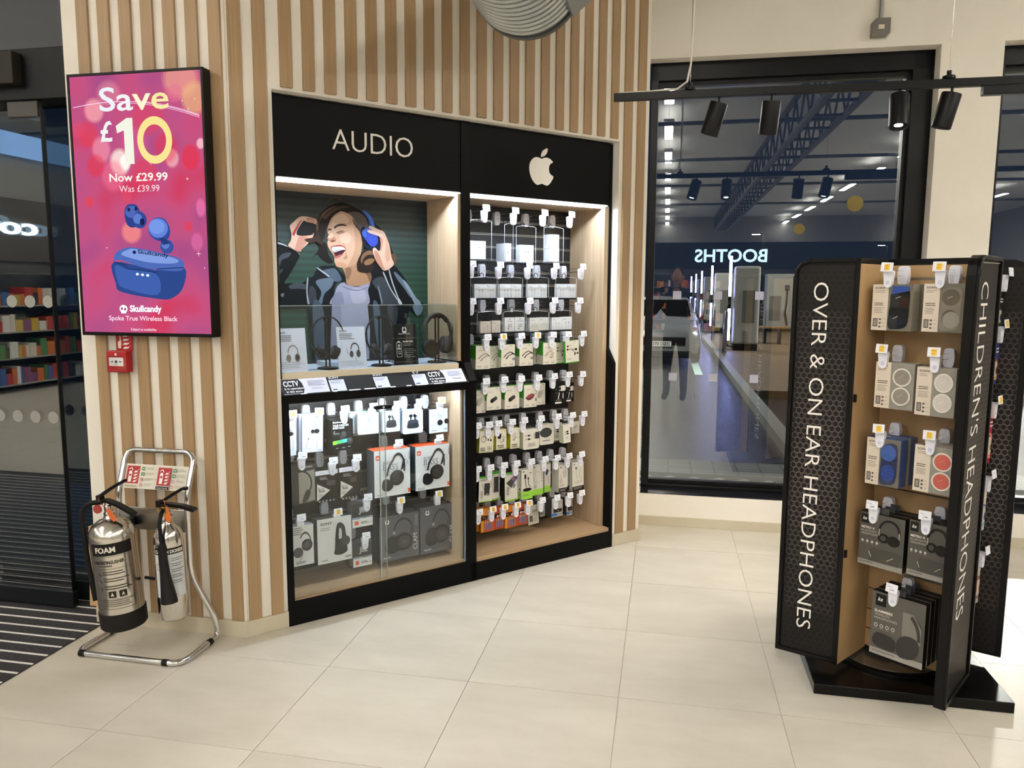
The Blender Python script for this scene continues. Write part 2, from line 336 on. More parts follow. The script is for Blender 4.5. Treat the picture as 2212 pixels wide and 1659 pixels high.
HOOKS=[(1.171, 1.993, 0), (1.362, 1.99, 0), (1.564, 1.991, 0), (1.759, 1.993, 0), (1.085, 1.696, 0), (1.264, 1.695, 0), (1.46, 1.695, 0), (1.65, 1.697, 0), (1.851, 1.697, 0), (1.085, 1.498, 0), (1.265, 1.499, 0), (1.466, 1.498, 0), (1.644, 1.5, 0), (1.833, 1.499, 0), (1.183, 1.303, 0), (1.286, 1.303, 1), (1.409, 1.303, 0), (1.522, 1.303, 1), (1.636, 1.303, 0), (1.748, 1.303, 0), (1.864, 1.302, 0), (1.173, 1.062, 0), (1.296, 1.063, 0), (1.411, 1.061, 0), (1.533, 1.059, 0), (1.648, 1.061, 0), (1.759, 1.064, 0), (1.863, 1.061, 0), (1.12, 0.82, 0), (1.193, 0.818, 0), (1.256, 0.818, 0), (1.35, 0.819, 0), (1.435, 0.82, 0), (1.555, 0.819, 0), (1.681, 0.819, 0), (1.79, 0.818, 0), (1.879, 0.817, 0), (1.119, 0.576, 0), (1.203, 0.574, 0), (1.296, 0.575, 0), (1.383, 0.574, 0), (1.487, 0.573, 0), (1.586, 0.575, 0), (1.678, 0.572, 0), (1.767, 0.572, 0), (1.866, 0.571, 0), (1.129, 0.331, 0), (1.219, 0.332, 1), (1.299, 0.332, 1), (1.389, 0.33, 1), (1.473, 0.329, 1), (1.569, 0.33, 0), (1.679, 0.329, 0), (1.778, 0.328, 0), (1.871, 0.329, 0), (0.088, 0.977, 1), (0.219, 0.978, 1), (0.351, 0.978, 0), (0.501, 0.978, 0), (0.634, 0.978, 0), (0.761, 0.98, 0), (0.891, 0.978, 1), (0.131, 0.774, 0), (0.284, 0.729, 0), (0.408, 0.729, 0), (0.639, 0.779, 0), (0.879, 0.779, 0), (0.116, 0.471, 0), (0.302, 0.469, 1), (0.463, 0.519, 0), (0.449, 0.321, 0), (0.646, 0.474, 1), (0.871, 0.474, 1)]
KHOOKS=[(0.085, 1.653, 1), (0.268, 1.652, 1), (0.085, 1.349, 1), (0.271, 1.348, 1), (0.093, 1.044, 1), (0.276, 1.046, 1), (0.086, 0.743, 0), (0.281, 0.747, 0), (0.181, 0.437, 0)]
CASES=[(1.081, 1.228, 1.713, 1.929), (1.313, 1.372, 1.708, 1.918), (1.392, 1.528, 1.71, 1.912), (1.585, 1.727, 1.714, 1.915), (1.094, 1.264, 1.514, 1.625), (1.271, 1.439, 1.516, 1.627), (1.468, 1.623, 1.515, 1.63), (1.674, 1.83, 1.514, 1.632), (1.135, 1.299, 1.323, 1.438), (1.308, 1.452, 1.327, 1.439), (1.465, 1.626, 1.323, 1.437), (1.629, 1.799, 1.328, 1.438)]
POSTER=[
('0e1216',[(0.13,1.788),(0.151,1.785),(0.176,1.765),(0.208,1.745),(0.237,1.728),(0.217,1.685),(0.182,1.628),(0.156,1.589),(0.188,1.589),(0.232,1.586),(0.278,1.608),(0.297,1.619),(0.331,1.634),(0.346,1.608),(0.36,1.557),(0.327,1.477),(0.131,1.479),(0.133,1.606),(0.131,1.711)],1),
('33404c',[(0.135,1.715),(0.157,1.733),(0.193,1.738),(0.181,1.716),(0.148,1.701),(0.137,1.673),(0.132,1.69)],1),
('2a3640',[(0.132,1.648),(0.151,1.659),(0.147,1.645),(0.134,1.634)],1),
('c3ccd6',[(0.13,1.786),(0.162,1.777),(0.222,1.747),(0.237,1.728),(0.215,1.749),(0.165,1.77),(0.13,1.779)],1),
('3a4653',[(0.177,1.575),(0.218,1.591),(0.266,1.582),(0.269,1.561),(0.231,1.557),(0.195,1.557)],1),
('6f7c88',[(0.136,1.535),(0.154,1.542),(0.173,1.557),(0.168,1.535),(0.143,1.521)],1),
('141a20',[(0.169,1.557),(0.269,1.553),(0.27,1.478),(0.141,1.479),(0.15,1.521)],1),
('1f1916',[(0.393,1.942),(0.369,1.909),(0.338,1.875),(0.321,1.824),(0.335,1.789),(0.366,1.797),(0.381,1.772),(0.387,1.733),(0.41,1.697),(0.386,1.689),(0.348,1.71),(0.326,1.731),(0.303,1.716),(0.335,1.76),(0.313,1.802),(0.318,1.86),(0.331,1.903),(0.354,1.94),(0.386,1.967),(0.432,1.991),(0.471,1.998),(0.51,1.986),(0.558,1.967),(0.61,1.94),(0.642,1.905),(0.678,1.877),(0.711,1.833),(0.736,1.781),(0.756,1.736),(0.769,1.705),(0.734,1.689),(0.684,1.703),(0.625,1.649),(0.575,1.648),(0.539,1.67),(0.548,1.715),(0.578,1.761),(0.567,1.834),(0.509,1.935)],1),
('10151a',[(0.617,1.702),(0.667,1.676),(0.7,1.666),(0.751,1.686),(0.785,1.656),(0.828,1.602),(0.88,1.524),(0.918,1.488),(0.92,1.473),(0.592,1.475),(0.603,1.573)],1),
('5b7286',[(0.751,1.655),(0.793,1.625),(0.836,1.567),(0.867,1.512),(0.845,1.52),(0.81,1.567),(0.767,1.617)],1),
('8fa3b5',[(0.802,1.613),(0.832,1.59),(0.88,1.52),(0.906,1.496),(0.913,1.473),(0.879,1.473),(0.845,1.536),(0.819,1.575)],1),
('2c3a46',[(0.624,1.6),(0.674,1.627),(0.707,1.601),(0.749,1.536),(0.774,1.474),(0.697,1.474),(0.664,1.543)],1),
('b8c2cc',[(0.687,1.644),(0.695,1.645),(0.732,1.566),(0.77,1.512),(0.766,1.506),(0.726,1.563)],1),
('b8c2cc',[(0.717,1.67),(0.723,1.67),(0.746,1.593),(0.791,1.481),(0.785,1.481),(0.739,1.59)],1),
('d5dce2',[(0.77,1.512),(0.783,1.508),(0.798,1.481),(0.787,1.475),(0.774,1.489)],1),
('7e8d9b',[(0.656,1.57),(0.663,1.57),(0.684,1.482),(0.676,1.48)],1),
('171d23',[(0.332,1.67),(0.386,1.678),(0.424,1.672),(0.486,1.61),(0.462,1.595),(0.422,1.587),(0.388,1.477),(0.266,1.478),(0.278,1.611),(0.3,1.619)],1),
('4d6276',[(0.354,1.652),(0.393,1.664),(0.424,1.661),(0.454,1.61),(0.43,1.598),(0.399,1.605),(0.369,1.63)],1),
('64788b',[(0.315,1.594),(0.346,1.612),(0.407,1.613),(0.399,1.572),(0.359,1.535),(0.342,1.477),(0.319,1.477),(0.344,1.543)],1),
('2b3743',[(0.284,1.572),(0.314,1.554),(0.312,1.478),(0.274,1.478)],1),
('aab4be',[(0.27,1.608),(0.278,1.613),(0.272,1.543),(0.281,1.478),(0.272,1.478),(0.265,1.543)],1),
('c9d0d6',[(0.33,1.666),(0.385,1.629),(0.381,1.625),(0.328,1.661)],1),
('b58a68',[(0.464,1.683),(0.576,1.693),(0.616,1.634),(0.607,1.589),(0.541,1.577),(0.485,1.584),(0.475,1.632)],1),
('7d5a42',[(0.536,1.685),(0.584,1.694),(0.62,1.634),(0.611,1.596),(0.591,1.637)],1),
('8d694e',[(0.476,1.673),(0.507,1.666),(0.502,1.629),(0.482,1.61)],1),
('a6a8c0',[(0.462,1.595),(0.485,1.582),(0.541,1.573),(0.607,1.592),(0.598,1.554),(0.592,1.475),(0.396,1.477),(0.413,1.535),(0.43,1.576)],1),
('8d90aa',[(0.413,1.535),(0.453,1.543),(0.459,1.476),(0.396,1.477)],1),
('babcd0',[(0.501,1.558),(0.574,1.558),(0.581,1.498),(0.515,1.49)],1),
('7b7f99',[(0.463,1.576),(0.501,1.562),(0.549,1.558),(0.603,1.573),(0.602,1.569),(0.549,1.553),(0.501,1.556),(0.461,1.571)],1),
('d9b093',[(0.455,1.953),(0.486,1.948),(0.517,1.931),(0.54,1.892),(0.559,1.856),(0.571,1.812),(0.565,1.76),(0.552,1.719),(0.528,1.689),(0.487,1.671),(0.456,1.669),(0.428,1.675),(0.417,1.697),(0.414,1.726),(0.395,1.755),(0.384,1.776),(0.381,1.794),(0.385,1.809),(0.38,1.814),(0.386,1.827),(0.383,1.855),(0.391,1.885),(0.407,1.918),(0.431,1.941)],1),
('c79a7a',[(0.521,1.921),(0.548,1.871),(0.567,1.812),(0.565,1.76),(0.548,1.719),(0.524,1.688),(0.487,1.673),(0.504,1.707),(0.525,1.752),(0.53,1.803),(0.527,1.862)],1),
('eccdb6',[(0.431,1.93),(0.47,1.94),(0.501,1.916),(0.492,1.897),(0.453,1.895),(0.414,1.879),(0.407,1.9)],1),
('e6c1a6',[(0.456,1.844),(0.491,1.85),(0.511,1.825),(0.498,1.795),(0.466,1.794),(0.447,1.815)],1),
('cf9d7e',[(0.441,1.698),(0.472,1.691),(0.487,1.673),(0.456,1.67),(0.428,1.677),(0.421,1.694)],1),
('b98768',[(0.463,1.797),(0.478,1.772),(0.477,1.75),(0.488,1.721),(0.465,1.713),(0.481,1.746)],1),
('2a211c',[(0.455,1.953),(0.415,1.926),(0.391,1.892),(0.375,1.862),(0.366,1.819),(0.351,1.793),(0.343,1.811),(0.337,1.853),(0.353,1.904),(0.385,1.945),(0.432,1.973),(0.479,1.976),(0.534,1.965),(0.573,1.957),(0.557,1.945),(0.509,1.949),(0.47,1.952)],1),
('4a3529',[(0.361,1.919),(0.4,1.953),(0.455,1.978),(0.51,1.978),(0.463,1.968),(0.416,1.947),(0.376,1.909)],1),
('6b4c36',[(0.327,1.896),(0.346,1.925),(0.393,1.964),(0.44,1.979),(0.393,1.953),(0.358,1.919),(0.338,1.882),(0.329,1.839),(0.324,1.86)],1),
('574b4c',[(0.494,1.948),(0.549,1.955),(0.589,1.932),(0.605,1.896),(0.604,1.873),(0.564,1.864),(0.54,1.892),(0.517,1.931)],1),
('3a2f2e',[(0.517,1.92),(0.544,1.885),(0.567,1.857),(0.571,1.82),(0.555,1.856),(0.532,1.885)],1),
('2b201a',[(0.578,1.761),(0.619,1.773),(0.651,1.752),(0.663,1.722),(0.626,1.702),(0.633,1.668),(0.6,1.645),(0.547,1.652),(0.538,1.681),(0.548,1.719)],1),
('7b573c',[(0.581,1.75),(0.623,1.762),(0.643,1.74),(0.602,1.739),(0.577,1.72),(0.564,1.693),(0.561,1.719)],1),
('8e6745',[(0.581,1.705),(0.614,1.721),(0.638,1.714),(0.617,1.691),(0.584,1.686)],1),
('5a4030',[(0.735,1.747),(0.761,1.744),(0.769,1.713),(0.751,1.693),(0.735,1.72)],1),
('5a4030',[(0.39,2.003),(0.425,2.021),(0.456,2.018),(0.471,2.005),(0.456,2.011),(0.425,2.016),(0.394,1.998),(0.37,1.969),(0.374,1.98)],1),
('3a2a22',[(0.418,1.872),(0.441,1.887),(0.469,1.89),(0.488,1.881),(0.461,1.881),(0.437,1.876),(0.423,1.865)],1),
('4a352a',[(0.387,1.863),(0.398,1.865),(0.406,1.857),(0.39,1.854),(0.385,1.852)],1),
('6a4a3a',[(0.429,1.845),(0.448,1.855),(0.472,1.856),(0.448,1.849),(0.434,1.842)],1),
('a8785e',[(0.434,1.843),(0.456,1.852),(0.48,1.853),(0.464,1.843),(0.444,1.838)],1),
('6a4a3a',[(0.383,1.834),(0.396,1.837),(0.397,1.833),(0.386,1.829)],1),
('c08a6c',[(0.386,1.82),(0.405,1.828),(0.428,1.814),(0.424,1.799),(0.404,1.797),(0.385,1.805)],1),
('7b4a3a',[(0.397,1.804),(0.412,1.808),(0.422,1.805),(0.412,1.798),(0.4,1.798)],1),
('e9c7ae',[(0.386,1.827),(0.402,1.842),(0.413,1.835),(0.409,1.821),(0.389,1.814)],1),
('a84c4c',[(0.398,1.773),(0.423,1.781),(0.454,1.784),(0.478,1.768),(0.473,1.754),(0.449,1.727),(0.426,1.717),(0.416,1.723),(0.414,1.737),(0.405,1.755)],1),
('4a1c22',[(0.409,1.755),(0.434,1.752),(0.466,1.761),(0.474,1.757),(0.449,1.733),(0.426,1.725),(0.42,1.734)],1),
('f4f1ee',[(0.404,1.77),(0.427,1.774),(0.458,1.775),(0.476,1.763),(0.458,1.759),(0.434,1.751),(0.415,1.746),(0.407,1.755)],1),
('b9bfc8',[(0.409,1.753),(0.434,1.761),(0.466,1.764),(0.454,1.758),(0.434,1.751),(0.417,1.746)],1),
('c2606a',[(0.422,1.725),(0.446,1.736),(0.453,1.733),(0.433,1.719),(0.424,1.718)],1),
('1f52c8',[(0.57,1.962),(0.594,1.96),(0.626,1.934),(0.64,1.897),(0.64,1.875),(0.61,1.877),(0.609,1.903),(0.597,1.932)],1),
('3f86e8',[(0.576,1.962),(0.596,1.954),(0.626,1.926),(0.637,1.89),(0.638,1.875),(0.625,1.876),(0.617,1.911),(0.594,1.947)],1),
('0e1a30',[(0.564,1.871),(0.588,1.876),(0.586,1.798),(0.623,1.785),(0.669,1.805),(0.668,1.763),(0.627,1.762),(0.586,1.776),(0.567,1.812)],1),
('1a3fb8',[(0.571,1.857),(0.588,1.872),(0.617,1.876),(0.645,1.86),(0.657,1.831),(0.656,1.801),(0.635,1.783),(0.611,1.788),(0.579,1.828)],1),
('2f6ae0',[(0.569,1.853),(0.584,1.87),(0.604,1.874),(0.592,1.858),(0.595,1.836),(0.579,1.829)],1),
('2448c4',[(0.604,1.855),(0.637,1.849),(0.648,1.823),(0.644,1.797),(0.623,1.8),(0.599,1.828)],1),
('e3bba4',[(0.611,1.887),(0.629,1.884),(0.662,1.872),(0.691,1.862),(0.707,1.833),(0.723,1.792),(0.735,1.728),(0.747,1.69),(0.696,1.658),(0.667,1.68),(0.642,1.714),(0.627,1.762),(0.639,1.778),(0.664,1.76),(0.673,1.794),(0.669,1.831),(0.645,1.842),(0.612,1.851),(0.598,1.858),(0.604,1.868),(0.629,1.867),(0.608,1.877)],1),
('f0d2c2',[(0.604,1.864),(0.637,1.86),(0.67,1.85),(0.686,1.84),(0.669,1.839),(0.641,1.843),(0.606,1.853)],1),
('c98f78',[(0.669,1.831),(0.686,1.817),(0.681,1.779),(0.668,1.756),(0.673,1.794)],1),
('d3a288',[(0.703,1.825),(0.719,1.78),(0.726,1.727),(0.709,1.704),(0.697,1.734),(0.702,1.78)],1),
('c08a72',[(0.639,1.763),(0.664,1.741),(0.684,1.688),(0.696,1.66),(0.667,1.68),(0.642,1.717)],1),
('e2b9a2',[(0.242,1.914),(0.272,1.917),(0.316,1.909),(0.327,1.899),(0.323,1.881),(0.306,1.823),(0.287,1.794),(0.248,1.757),(0.233,1.744),(0.179,1.769),(0.191,1.794),(0.196,1.826),(0.189,1.86),(0.193,1.873),(0.22,1.897)],1),
('c98e7a',[(0.239,1.821),(0.283,1.812),(0.268,1.786),(0.237,1.746),(0.212,1.752),(0.22,1.784)],1),
('f0d4c6',[(0.238,1.91),(0.271,1.914),(0.305,1.907),(0.286,1.897),(0.253,1.899),(0.223,1.883),(0.204,1.868),(0.216,1.893)],1),
('c4271f',[(0.241,1.891),(0.252,1.892),(0.214,1.823),(0.205,1.823),(0.201,1.833)],1),
('d9dde0',[(0.247,1.89),(0.254,1.89),(0.223,1.827),(0.212,1.823)],1),
('1c1d20',[(0.254,1.89),(0.278,1.89),(0.312,1.884),(0.323,1.874),(0.314,1.845),(0.291,1.826),(0.221,1.827)],1),
('d59f8b',[(0.275,1.909),(0.308,1.909),(0.315,1.888),(0.304,1.887),(0.293,1.897),(0.278,1.893)],1),
('3b2c24',[(0.314,1.824),(0.338,1.875),(0.331,1.903),(0.354,1.933),(0.338,1.889),(0.336,1.825),(0.358,1.79),(0.343,1.782),(0.32,1.795),(0.29,1.787),(0.261,1.804),(0.313,1.817)],1),
('11171c',[(0.267,1.485),(0.408,1.484),(0.381,1.179),(0.285,1.184),(0.274,1.354)],0),
('3c5063',[(0.293,1.485),(0.339,1.484),(0.355,1.388),(0.342,1.181),(0.304,1.183)],1),
('a3a6bf',[(0.396,1.484),(0.593,1.482),(0.606,1.345),(0.595,1.168),(0.379,1.179),(0.387,1.351)],0),
('8d90aa',[(0.398,1.476),(0.443,1.476),(0.428,1.176),(0.385,1.179)],1),
('10161b',[(0.591,1.482),(0.92,1.48),(0.913,1.432),(0.879,1.417),(0.835,1.457),(0.816,1.339),(0.761,1.159),(0.597,1.168),(0.603,1.345)],0),
('405a70',[(0.621,1.475),(0.655,1.474),(0.681,1.304),(0.7,1.162),(0.658,1.165)],1),
('6d8498',[(0.857,1.473),(0.917,1.472),(0.91,1.432),(0.879,1.421)],1),
('26333f',[(0.705,1.474),(0.765,1.458),(0.746,1.341),(0.729,1.342)],1),
('11161b',[(0.129,1.486),(0.274,1.485),(0.27,1.463),(0.128,1.464)],0),
]
# ================================================================ STRUCTURE
CEIL=4.2
def inF(F): return dict(loc=(F.x,F.y,0),rot=F.th)
def brickmat(name,c1,c2,cm,w,h,rough,mortar=.006,spec=.5):
    m=bpy.data.materials.new(name); m.use_nodes=True; nt=m.node_tree; b=nt.nodes['Principled BSDF']
    tc=nt.nodes.new('ShaderNodeTexCoord'); br=nt.nodes.new('ShaderNodeTexBrick'); br.offset=0
    br.inputs['Color1'].default_value=(*lin(c1),1); br.inputs['Color2'].default_value=(*lin(c2),1); br.inputs['Mortar'].default_value=(*lin(cm),1)
    br.inputs['Scale'].default_value=1; br.inputs['Mortar Size'].default_value=mortar; br.inputs['Brick Width'].default_value=w; br.inputs['Row Height'].default_value=h
    nt.links.new(tc.outputs['Object'],br.inputs['Vector']); nt.links.new(br.outputs['Color'],b.inputs['Base Color'])
    b.inputs['Roughness'].default_value=rough; b.inputs['Specular IOR Level'].default_value=spec; return m
# floor: sub-base with far tiles in the material, near tiles as pieces
fl=MB(); fl.add([(-10,-24,-.003),(11,-24,-.003),(11,.14,-.003),(-2.0,.14,-.003),(-2.0,-1.72,-.003),(-10,-1.72,-.003)],[(0,1,2,3,4,5)])
floor=struct(fl.build('floor',brickmat('far_floor_tiles','c6c0b2','c2bcae','8d877b',.6,.6,.4,.003),**inF(FC)))
tm=MB().box(.0012,.5988,-.5988,-.0012,-.0025,0); first=None
mi=Matrix.Translation((FC.x,FC.y,0))@Matrix.Rotation(FC.th,4,'Z'); mi.invert()
for i in range(-2,8):
    for j in range(-5,7):
        x,y,_=FT.w(i*.6,-j*.6); cxx,cyy,_=FT.w(i*.6+.3,-j*.6-.3)
        # skip tiles behind the walls
        bx=(cxx-FB.x)*FB.u[0]+(cyy-FB.y)*FB.u[1]; by=(cxx-FB.x)*FB.n[0]+(cyy-FB.y)*FB.n[1]
        ay=(cxx-FA.x)*FA.n[0]+(cyy-FA.y)*FA.n[1]; cy_=(cxx-FC.x)*FC.n[0]+(cyy-FC.y)*FC.n[1]
        if cy_>.25 or (bx<2.2 and by>.42) or (bx<-.1 and ay>.35): continue
        if first is None: first=o=tm.build('tile',TILE,floor)
        else: o=bpy.data.objects.new('tile',first.data); COL.objects.link(o); o.parent=floor
        o.matrix_basis=mi@Matrix.Translation((x,y,0))@Matrix.Rotation(FT.th,4,'Z')
# walls
def slats(parent,xs,z0,z1,w=.054):
    me=None
    for x in xs:
        if me is None: o=MB().prism([(0,z0),(w,z0),(w,z1),(0,z1)],-.013,.0).build('slat',OAK,parent,bevel=.0025); me=o.data
        else:
            o=bpy.data.objects.new('slat',me); COL.objects.link(o); o.parent=parent
            b=o.modifiers.new('edge','BEVEL'); b.width=.0025; b.segments=2
        o.location=(x+.003,0,0)
wa=struct(MB().box(-.77,.0,0,.12,0,CEIL).build('wall_left',PAINT,**inF(FA)))
slats(wa,[-.69+.1033*k for k in range(7)],.075,CEIL)
wb=MB().box(-.187,0,0,.12,0,CEIL).box(2.012,2.242,0,.12,0,CEIL).box(0,2.012,0,.12,2.411,CEIL)
wb=struct(wb.build('wall_centre',PAINT,**inF(FB)))
slats(wb,[-.18,-.079],.075,CEIL); slats(wb,[.034+.1*k for k in range(20)],2.424,CEIL); slats(wb,[2.036,2.14],.075,CEIL,.06)
e=FB.w(2.242,0); r2=FC.w(-.012,.1)
wr=struct(MB().slab((e[0],e[1]),(r2[0],r2[1]),.1,0,CEIL).build('wall_return',PAINT))
wc=MB().box(-.2,6.5,0,.1,0,.212).box(-.2,6.5,0,.1,2.998,CEIL).box(1.675,2.011,0,.3,.212,2.998).box(3.8,6.5,0,.1,.212,2.998)
wc=struct(wc.build('wall_right',PAINT,**inF(FC)))
for nm,F,x0,x1,h in (('baseboard_left',FA,-.775,.006,.075),('baseboard_centre',FB,-.19,0,.075),('baseboard_pillar',FB,2.012,2.25,.075),('baseboard_right',FC,-.05,6.5,.062)):
    struct(B(x0,x1,-.012,0,0,h).build(nm,SKIRT,bevel=.0015,**inF(F)))
# corner bead where the two slatted walls meet
struct(MB().slab(FA.w(-.004,0)[:2],FB.w(-.187,0)[:2],.01,.075,CEIL).build('trim_1',PAINT))
FRM=M('0a0b0d',.32); WGLASS=GLASS((.82,.86,.88),2.6,0,1.5,'window_glass')
def window(n,x0,x1,z0,z1):
    fr=MB().box(x0,x1,.10,.2,z1-.11,z1).box(x0,x1,.10,.2,z0,z0+.045).box(x0,x0+.05,.10,.2,z0,z1).box(x1-.12,x1,.10,.2,z0,z1)
    w=struct(fr.build('window_%d'%n,FRM,bevel=.004,**inF(FC)))
    MB().box(x0+.05,x1-.12,.13,.2,z1-.14,z1-.11).box(x1-.145,x1-.12,.13,.2,z0+.045,z1-.11).box(x0+.05,x1-.12,.13,.2,z0+.045,z0+.07).build('inner_frame',BLK,w)
    MB().add([(x0,.0,z0+.003),(x1,.0,z0+.003),(x1,.1,z0+.02),(x0,.1,z0+.02)],[(0,1,2,3)]).build('sill',M('17181d',.18),w)
    B(x0+.05,x1-.12,.152,.158,z0+.045,z1-.11).build('pane',WGLASS,w)
    return w
win=window(1,.005,1.675,.212,2.998); win2=window(2,2.011,3.8,.212,2.998)
sq=MB().prism(rrect(-.027,.027,-.027,.027,.003),-.0006,0)
fro=M('b3b3c6',.6)
for k in range(6):
    for z,dx in ((1.53,0),(.985,-.012)):
        x=.21+.262*k+dx
        if x<1.5: sq.build('manifestation',fro,win,loc=(x,.1515,z))
# left entrance: header, transom, sliding leaf, sidelight
dgl=GLASS((.62,.66,.67),3.4,0,1.5,'door_glass')
dr=struct(B(-6,-.74,.07,.25,2.40,2.62).build('door_1',BLK,bevel=.004,**inF(FA)))
B(-6,-.66,.15,.16,2.62,CEIL).build('transom_pane',dgl,dr)
B(-3.1,-1.055,.02,.09,2.46,2.60).build('operator_box',M('26231f',.5),dr,bevel=.004)
lf=B(-2.6,-.99,.095,.107,.085,2.36).build('sliding_pane',dgl,dr)
B(-2.6,-.985,.085,.117,.008,.088).build('bottom_rail',M('14171a',.35),dr,bevel=.003)
B(-1.16,-1.0,.085,.117,2.33,2.40).build('hanger_clamp',M('3a3834',.5),dr,bevel=.003)
B(-.994,-.988,.09,.112,.085,2.36).build('edge_seal',BLK,dr)
B(-1.5,-.66,.2,.21,.09,2.40).build('side_pane',dgl,dr)
B(-1.5,-.66,.19,.22,.0,.1).build('side_rail',M('14171a',.35),dr)
dot=MB().prism(ell(0,0,.029,.029,24),-.0008,0)
for k in range(12): dot.build('manifestation_dot',M('8d8d88',.6),lf,loc=(-1.035-.1*k,.0945,.947))
for k in range(12): dot.build('manifestation_dot',M('8d8d88',.6),lf,loc=(-1.02-.1*k,.0945,1.496))
# timber packing against the wall end
w=tag(MB().prism([(-.05,.02),(.0,.02),(-.006,.42),(-.03,.42)],0,.03).build('timber_batten',NOISE('pine','c29a6a','d8b588',scale=(40,40,2),nscale=2,rough=.6),loc=FA.w(-.86,.105),rot=FA.th),'pale pine batten leaning on the wall end by the glass door','timber')
# entrance mat with metal strips, set flush in the floor
mat=thing('entrance_mat','charcoal entrance mat with pale metal strips by the glass door','mat',FT.w(-1.21,0),FT.th)
MB().box(-4.2,0,-2.6,.18,-.014,.001).build('carpet',NOISE('mat_pile','1a191b','37343a',nscale=90,detail=5,rough=.95,bump=1.0,bscale=260),mat)
sm=MB().box(-4.2,-.002,-.005,.005,.0,.0035); so=None
for k in range(34):
    if so is None: so=o=sm.build('metal_strip',M('efebe4',.4,.2),mat)
    else: o=bpy.data.objects.new('metal_strip',so.data); COL.objects.link(o); o.parent=mat
    o.location=(0,.10-.078*k,0)
# ceiling deck, far walls of the shop
deck=bpy.data.materials.new('roof_deck'); deck.use_nodes=True; nt=deck.node_tree; b=nt.nodes['Principled BSDF']; b.inputs['Base Color'].default_value=(*lin('d2d4d1'),1); b.inputs['Roughness'].default_value=.6
wv=nt.nodes.new('ShaderNodeTexWave'); wv.inputs['Scale'].default_value=3.2; bp=nt.nodes.new('ShaderNodeBump'); bp.inputs['Strength'].default_value=.8; tc=nt.nodes.new('ShaderNodeTexCoord')
nt.links.new(tc.outputs['Object'],wv.inputs[0]); nt.links.new(wv.outputs[0],bp.inputs['Height']); nt.links.new(bp.outputs[0],b.inputs['Normal'])
struct(MB().box(-10,11,-24,.3,CEIL,CEIL+.1).build('ceiling',deck,**inF(FC)))
GREYW=M('8c8c88',.7)
struct(MB().box(-10,11,-24.2,-24,0,CEIL).build('wall_back',GREYW,**inF(FC)))
struct(MB().box(-10.2,-10,-24,.0,0,CEIL).build('wall_far_left',GREYW,**inF(FC)))
struct(MB().box(11,11.2,-24,.3,0,CEIL).build('wall_far_right',GREYW,**inF(FC)))
struct(MB().box(6.5,11,.0,.1,0,CEIL).build('wall_right_end',PAINT,**inF(FC)))
tr=MB()
for x in (1.75,2.15):                                    # lattice girder running away from the window
    tr.box(x-.03,x+.03,-23.5,-.6,3.60,3.66).box(x-.03,x+.03,-23.5,-.6,4.06,4.12)
    for k in range(30): tr.tube([(x,-.8-.75*k,3.63),(x,-1.175-.75*k,4.08),(x,-1.55-.75*k,3.63)],.016,6)
for k in range(30): tr.box(1.75,2.15,-.85-.75*k,-.8-.75*k,3.61,3.64)
for y in (-6.2,-9.4,-13.0,-17.0): tr.tube([(-10,y,3.92),(11,y,3.92)],.03,8)
struct(tr.build('trim_roof_truss',M('4a4b4c',.5),**inF(FC)))
# ================================================================ DISPLAY CABINETS (frame FB, recessed in the wall)
BD=.38   # back plane depth
def cabinet(name,label,x0,x1): return thing(name,label,'display cabinet',FB.w(x0,0),FB.th),x0
HDR=BLACK; hz0,hz1=2.055,2.405
def slatwall(parent,x0,x1,z0,z1,pitch,mat,groove=ALU):
    # boards between recessed metal grooves
    n=int((z1-z0)/pitch); base=B(x0,x1,BD,BD+.012,z0,z1).build('back_board',mat,parent)
    for k in range(n):
        za=z0+k*pitch; zb=min(za+pitch-.012,z1); B(x0,x1,BD-.012,BD,za,zb).build('slatwall_board',mat,parent)
        MB().box(x0,x1,BD-.0125,BD-.004,zb,zb+.0045).box(x0,x1,BD-.0125,BD-.004,zb+.0085,zb+.012).build('groove_rail',groove,parent)
    return base
def led(parent,x0,x1,y,z,power,tilt=0):
    o=B(x0,x1,y,y+.010,z-.004,z+.001).build('led_strip',EM((.93,.96,1.0),9),parent)
    ld=bpy.data.lights.new('led_light','AREA'); ld.shape='RECTANGLE'; ld.size=(x1-x0); ld.size_y=.008; ld.energy=power; ld.color=COOL
    lo=bpy.data.objects.new('led_light',ld); COL.objects.link(lo); lo.parent=parent; lo.location=((x0+x1)/2,y+.006,z-.0065); lo.rotation_euler=(math.radians(tilt),0,0)
    return o
SLATB=NOISE('slatwall_black','141416','1b1b1e',nscale=20,rough=.45)
# ---- audio bay ----
t=thing('audio_display_cabinet','black framed cabinet lettered AUDIO with poster and glass display case','cabinet',FB.w(0,0),FB.th)
B(.003,.972,.05,.09,hz0,hz1).build('header_panel',HDR,t,bevel=.002)
B(.003,.022,.0,BD,0,1.10).build('side_panel',BLACK,t); B(.003,.022,.05,BD,1.10,2.055).build('side_panel',BLACK,t)
B(.02,.023,.06,BD,1.19,2.045).build('niche_lining',LINING,t)
B(.955,.972,.052,BD,1.19,2.045).build('niche_lining',LINING,t)
B(.022,.972,.075,BD,2.035,2.055).build('niche_soffit',LINING,t)
MB().prism([(.972,0),(1.026,0),(1.026,1.09),(1.026,2.405),(.972,2.405)],.045,BD).build('post',BLACK,t,bevel=.002)
# lower post flange with chamfer
MB().add([(.985,-.012,0),(1.028,-.012,0),(1.028,-.012,1.09),(.985,-.012,1.09),(.985,.05,1.19),(1.028,.05,1.19),(.985,.05,0),(1.028,.05,0)],
 [(0,1,2,3),(3,2,5,4),(1,7,5,2),(0,3,4,6)]).build('post_flange',BLACK,t)
led(t,.03,.970,.052,2.052,9.5,8)
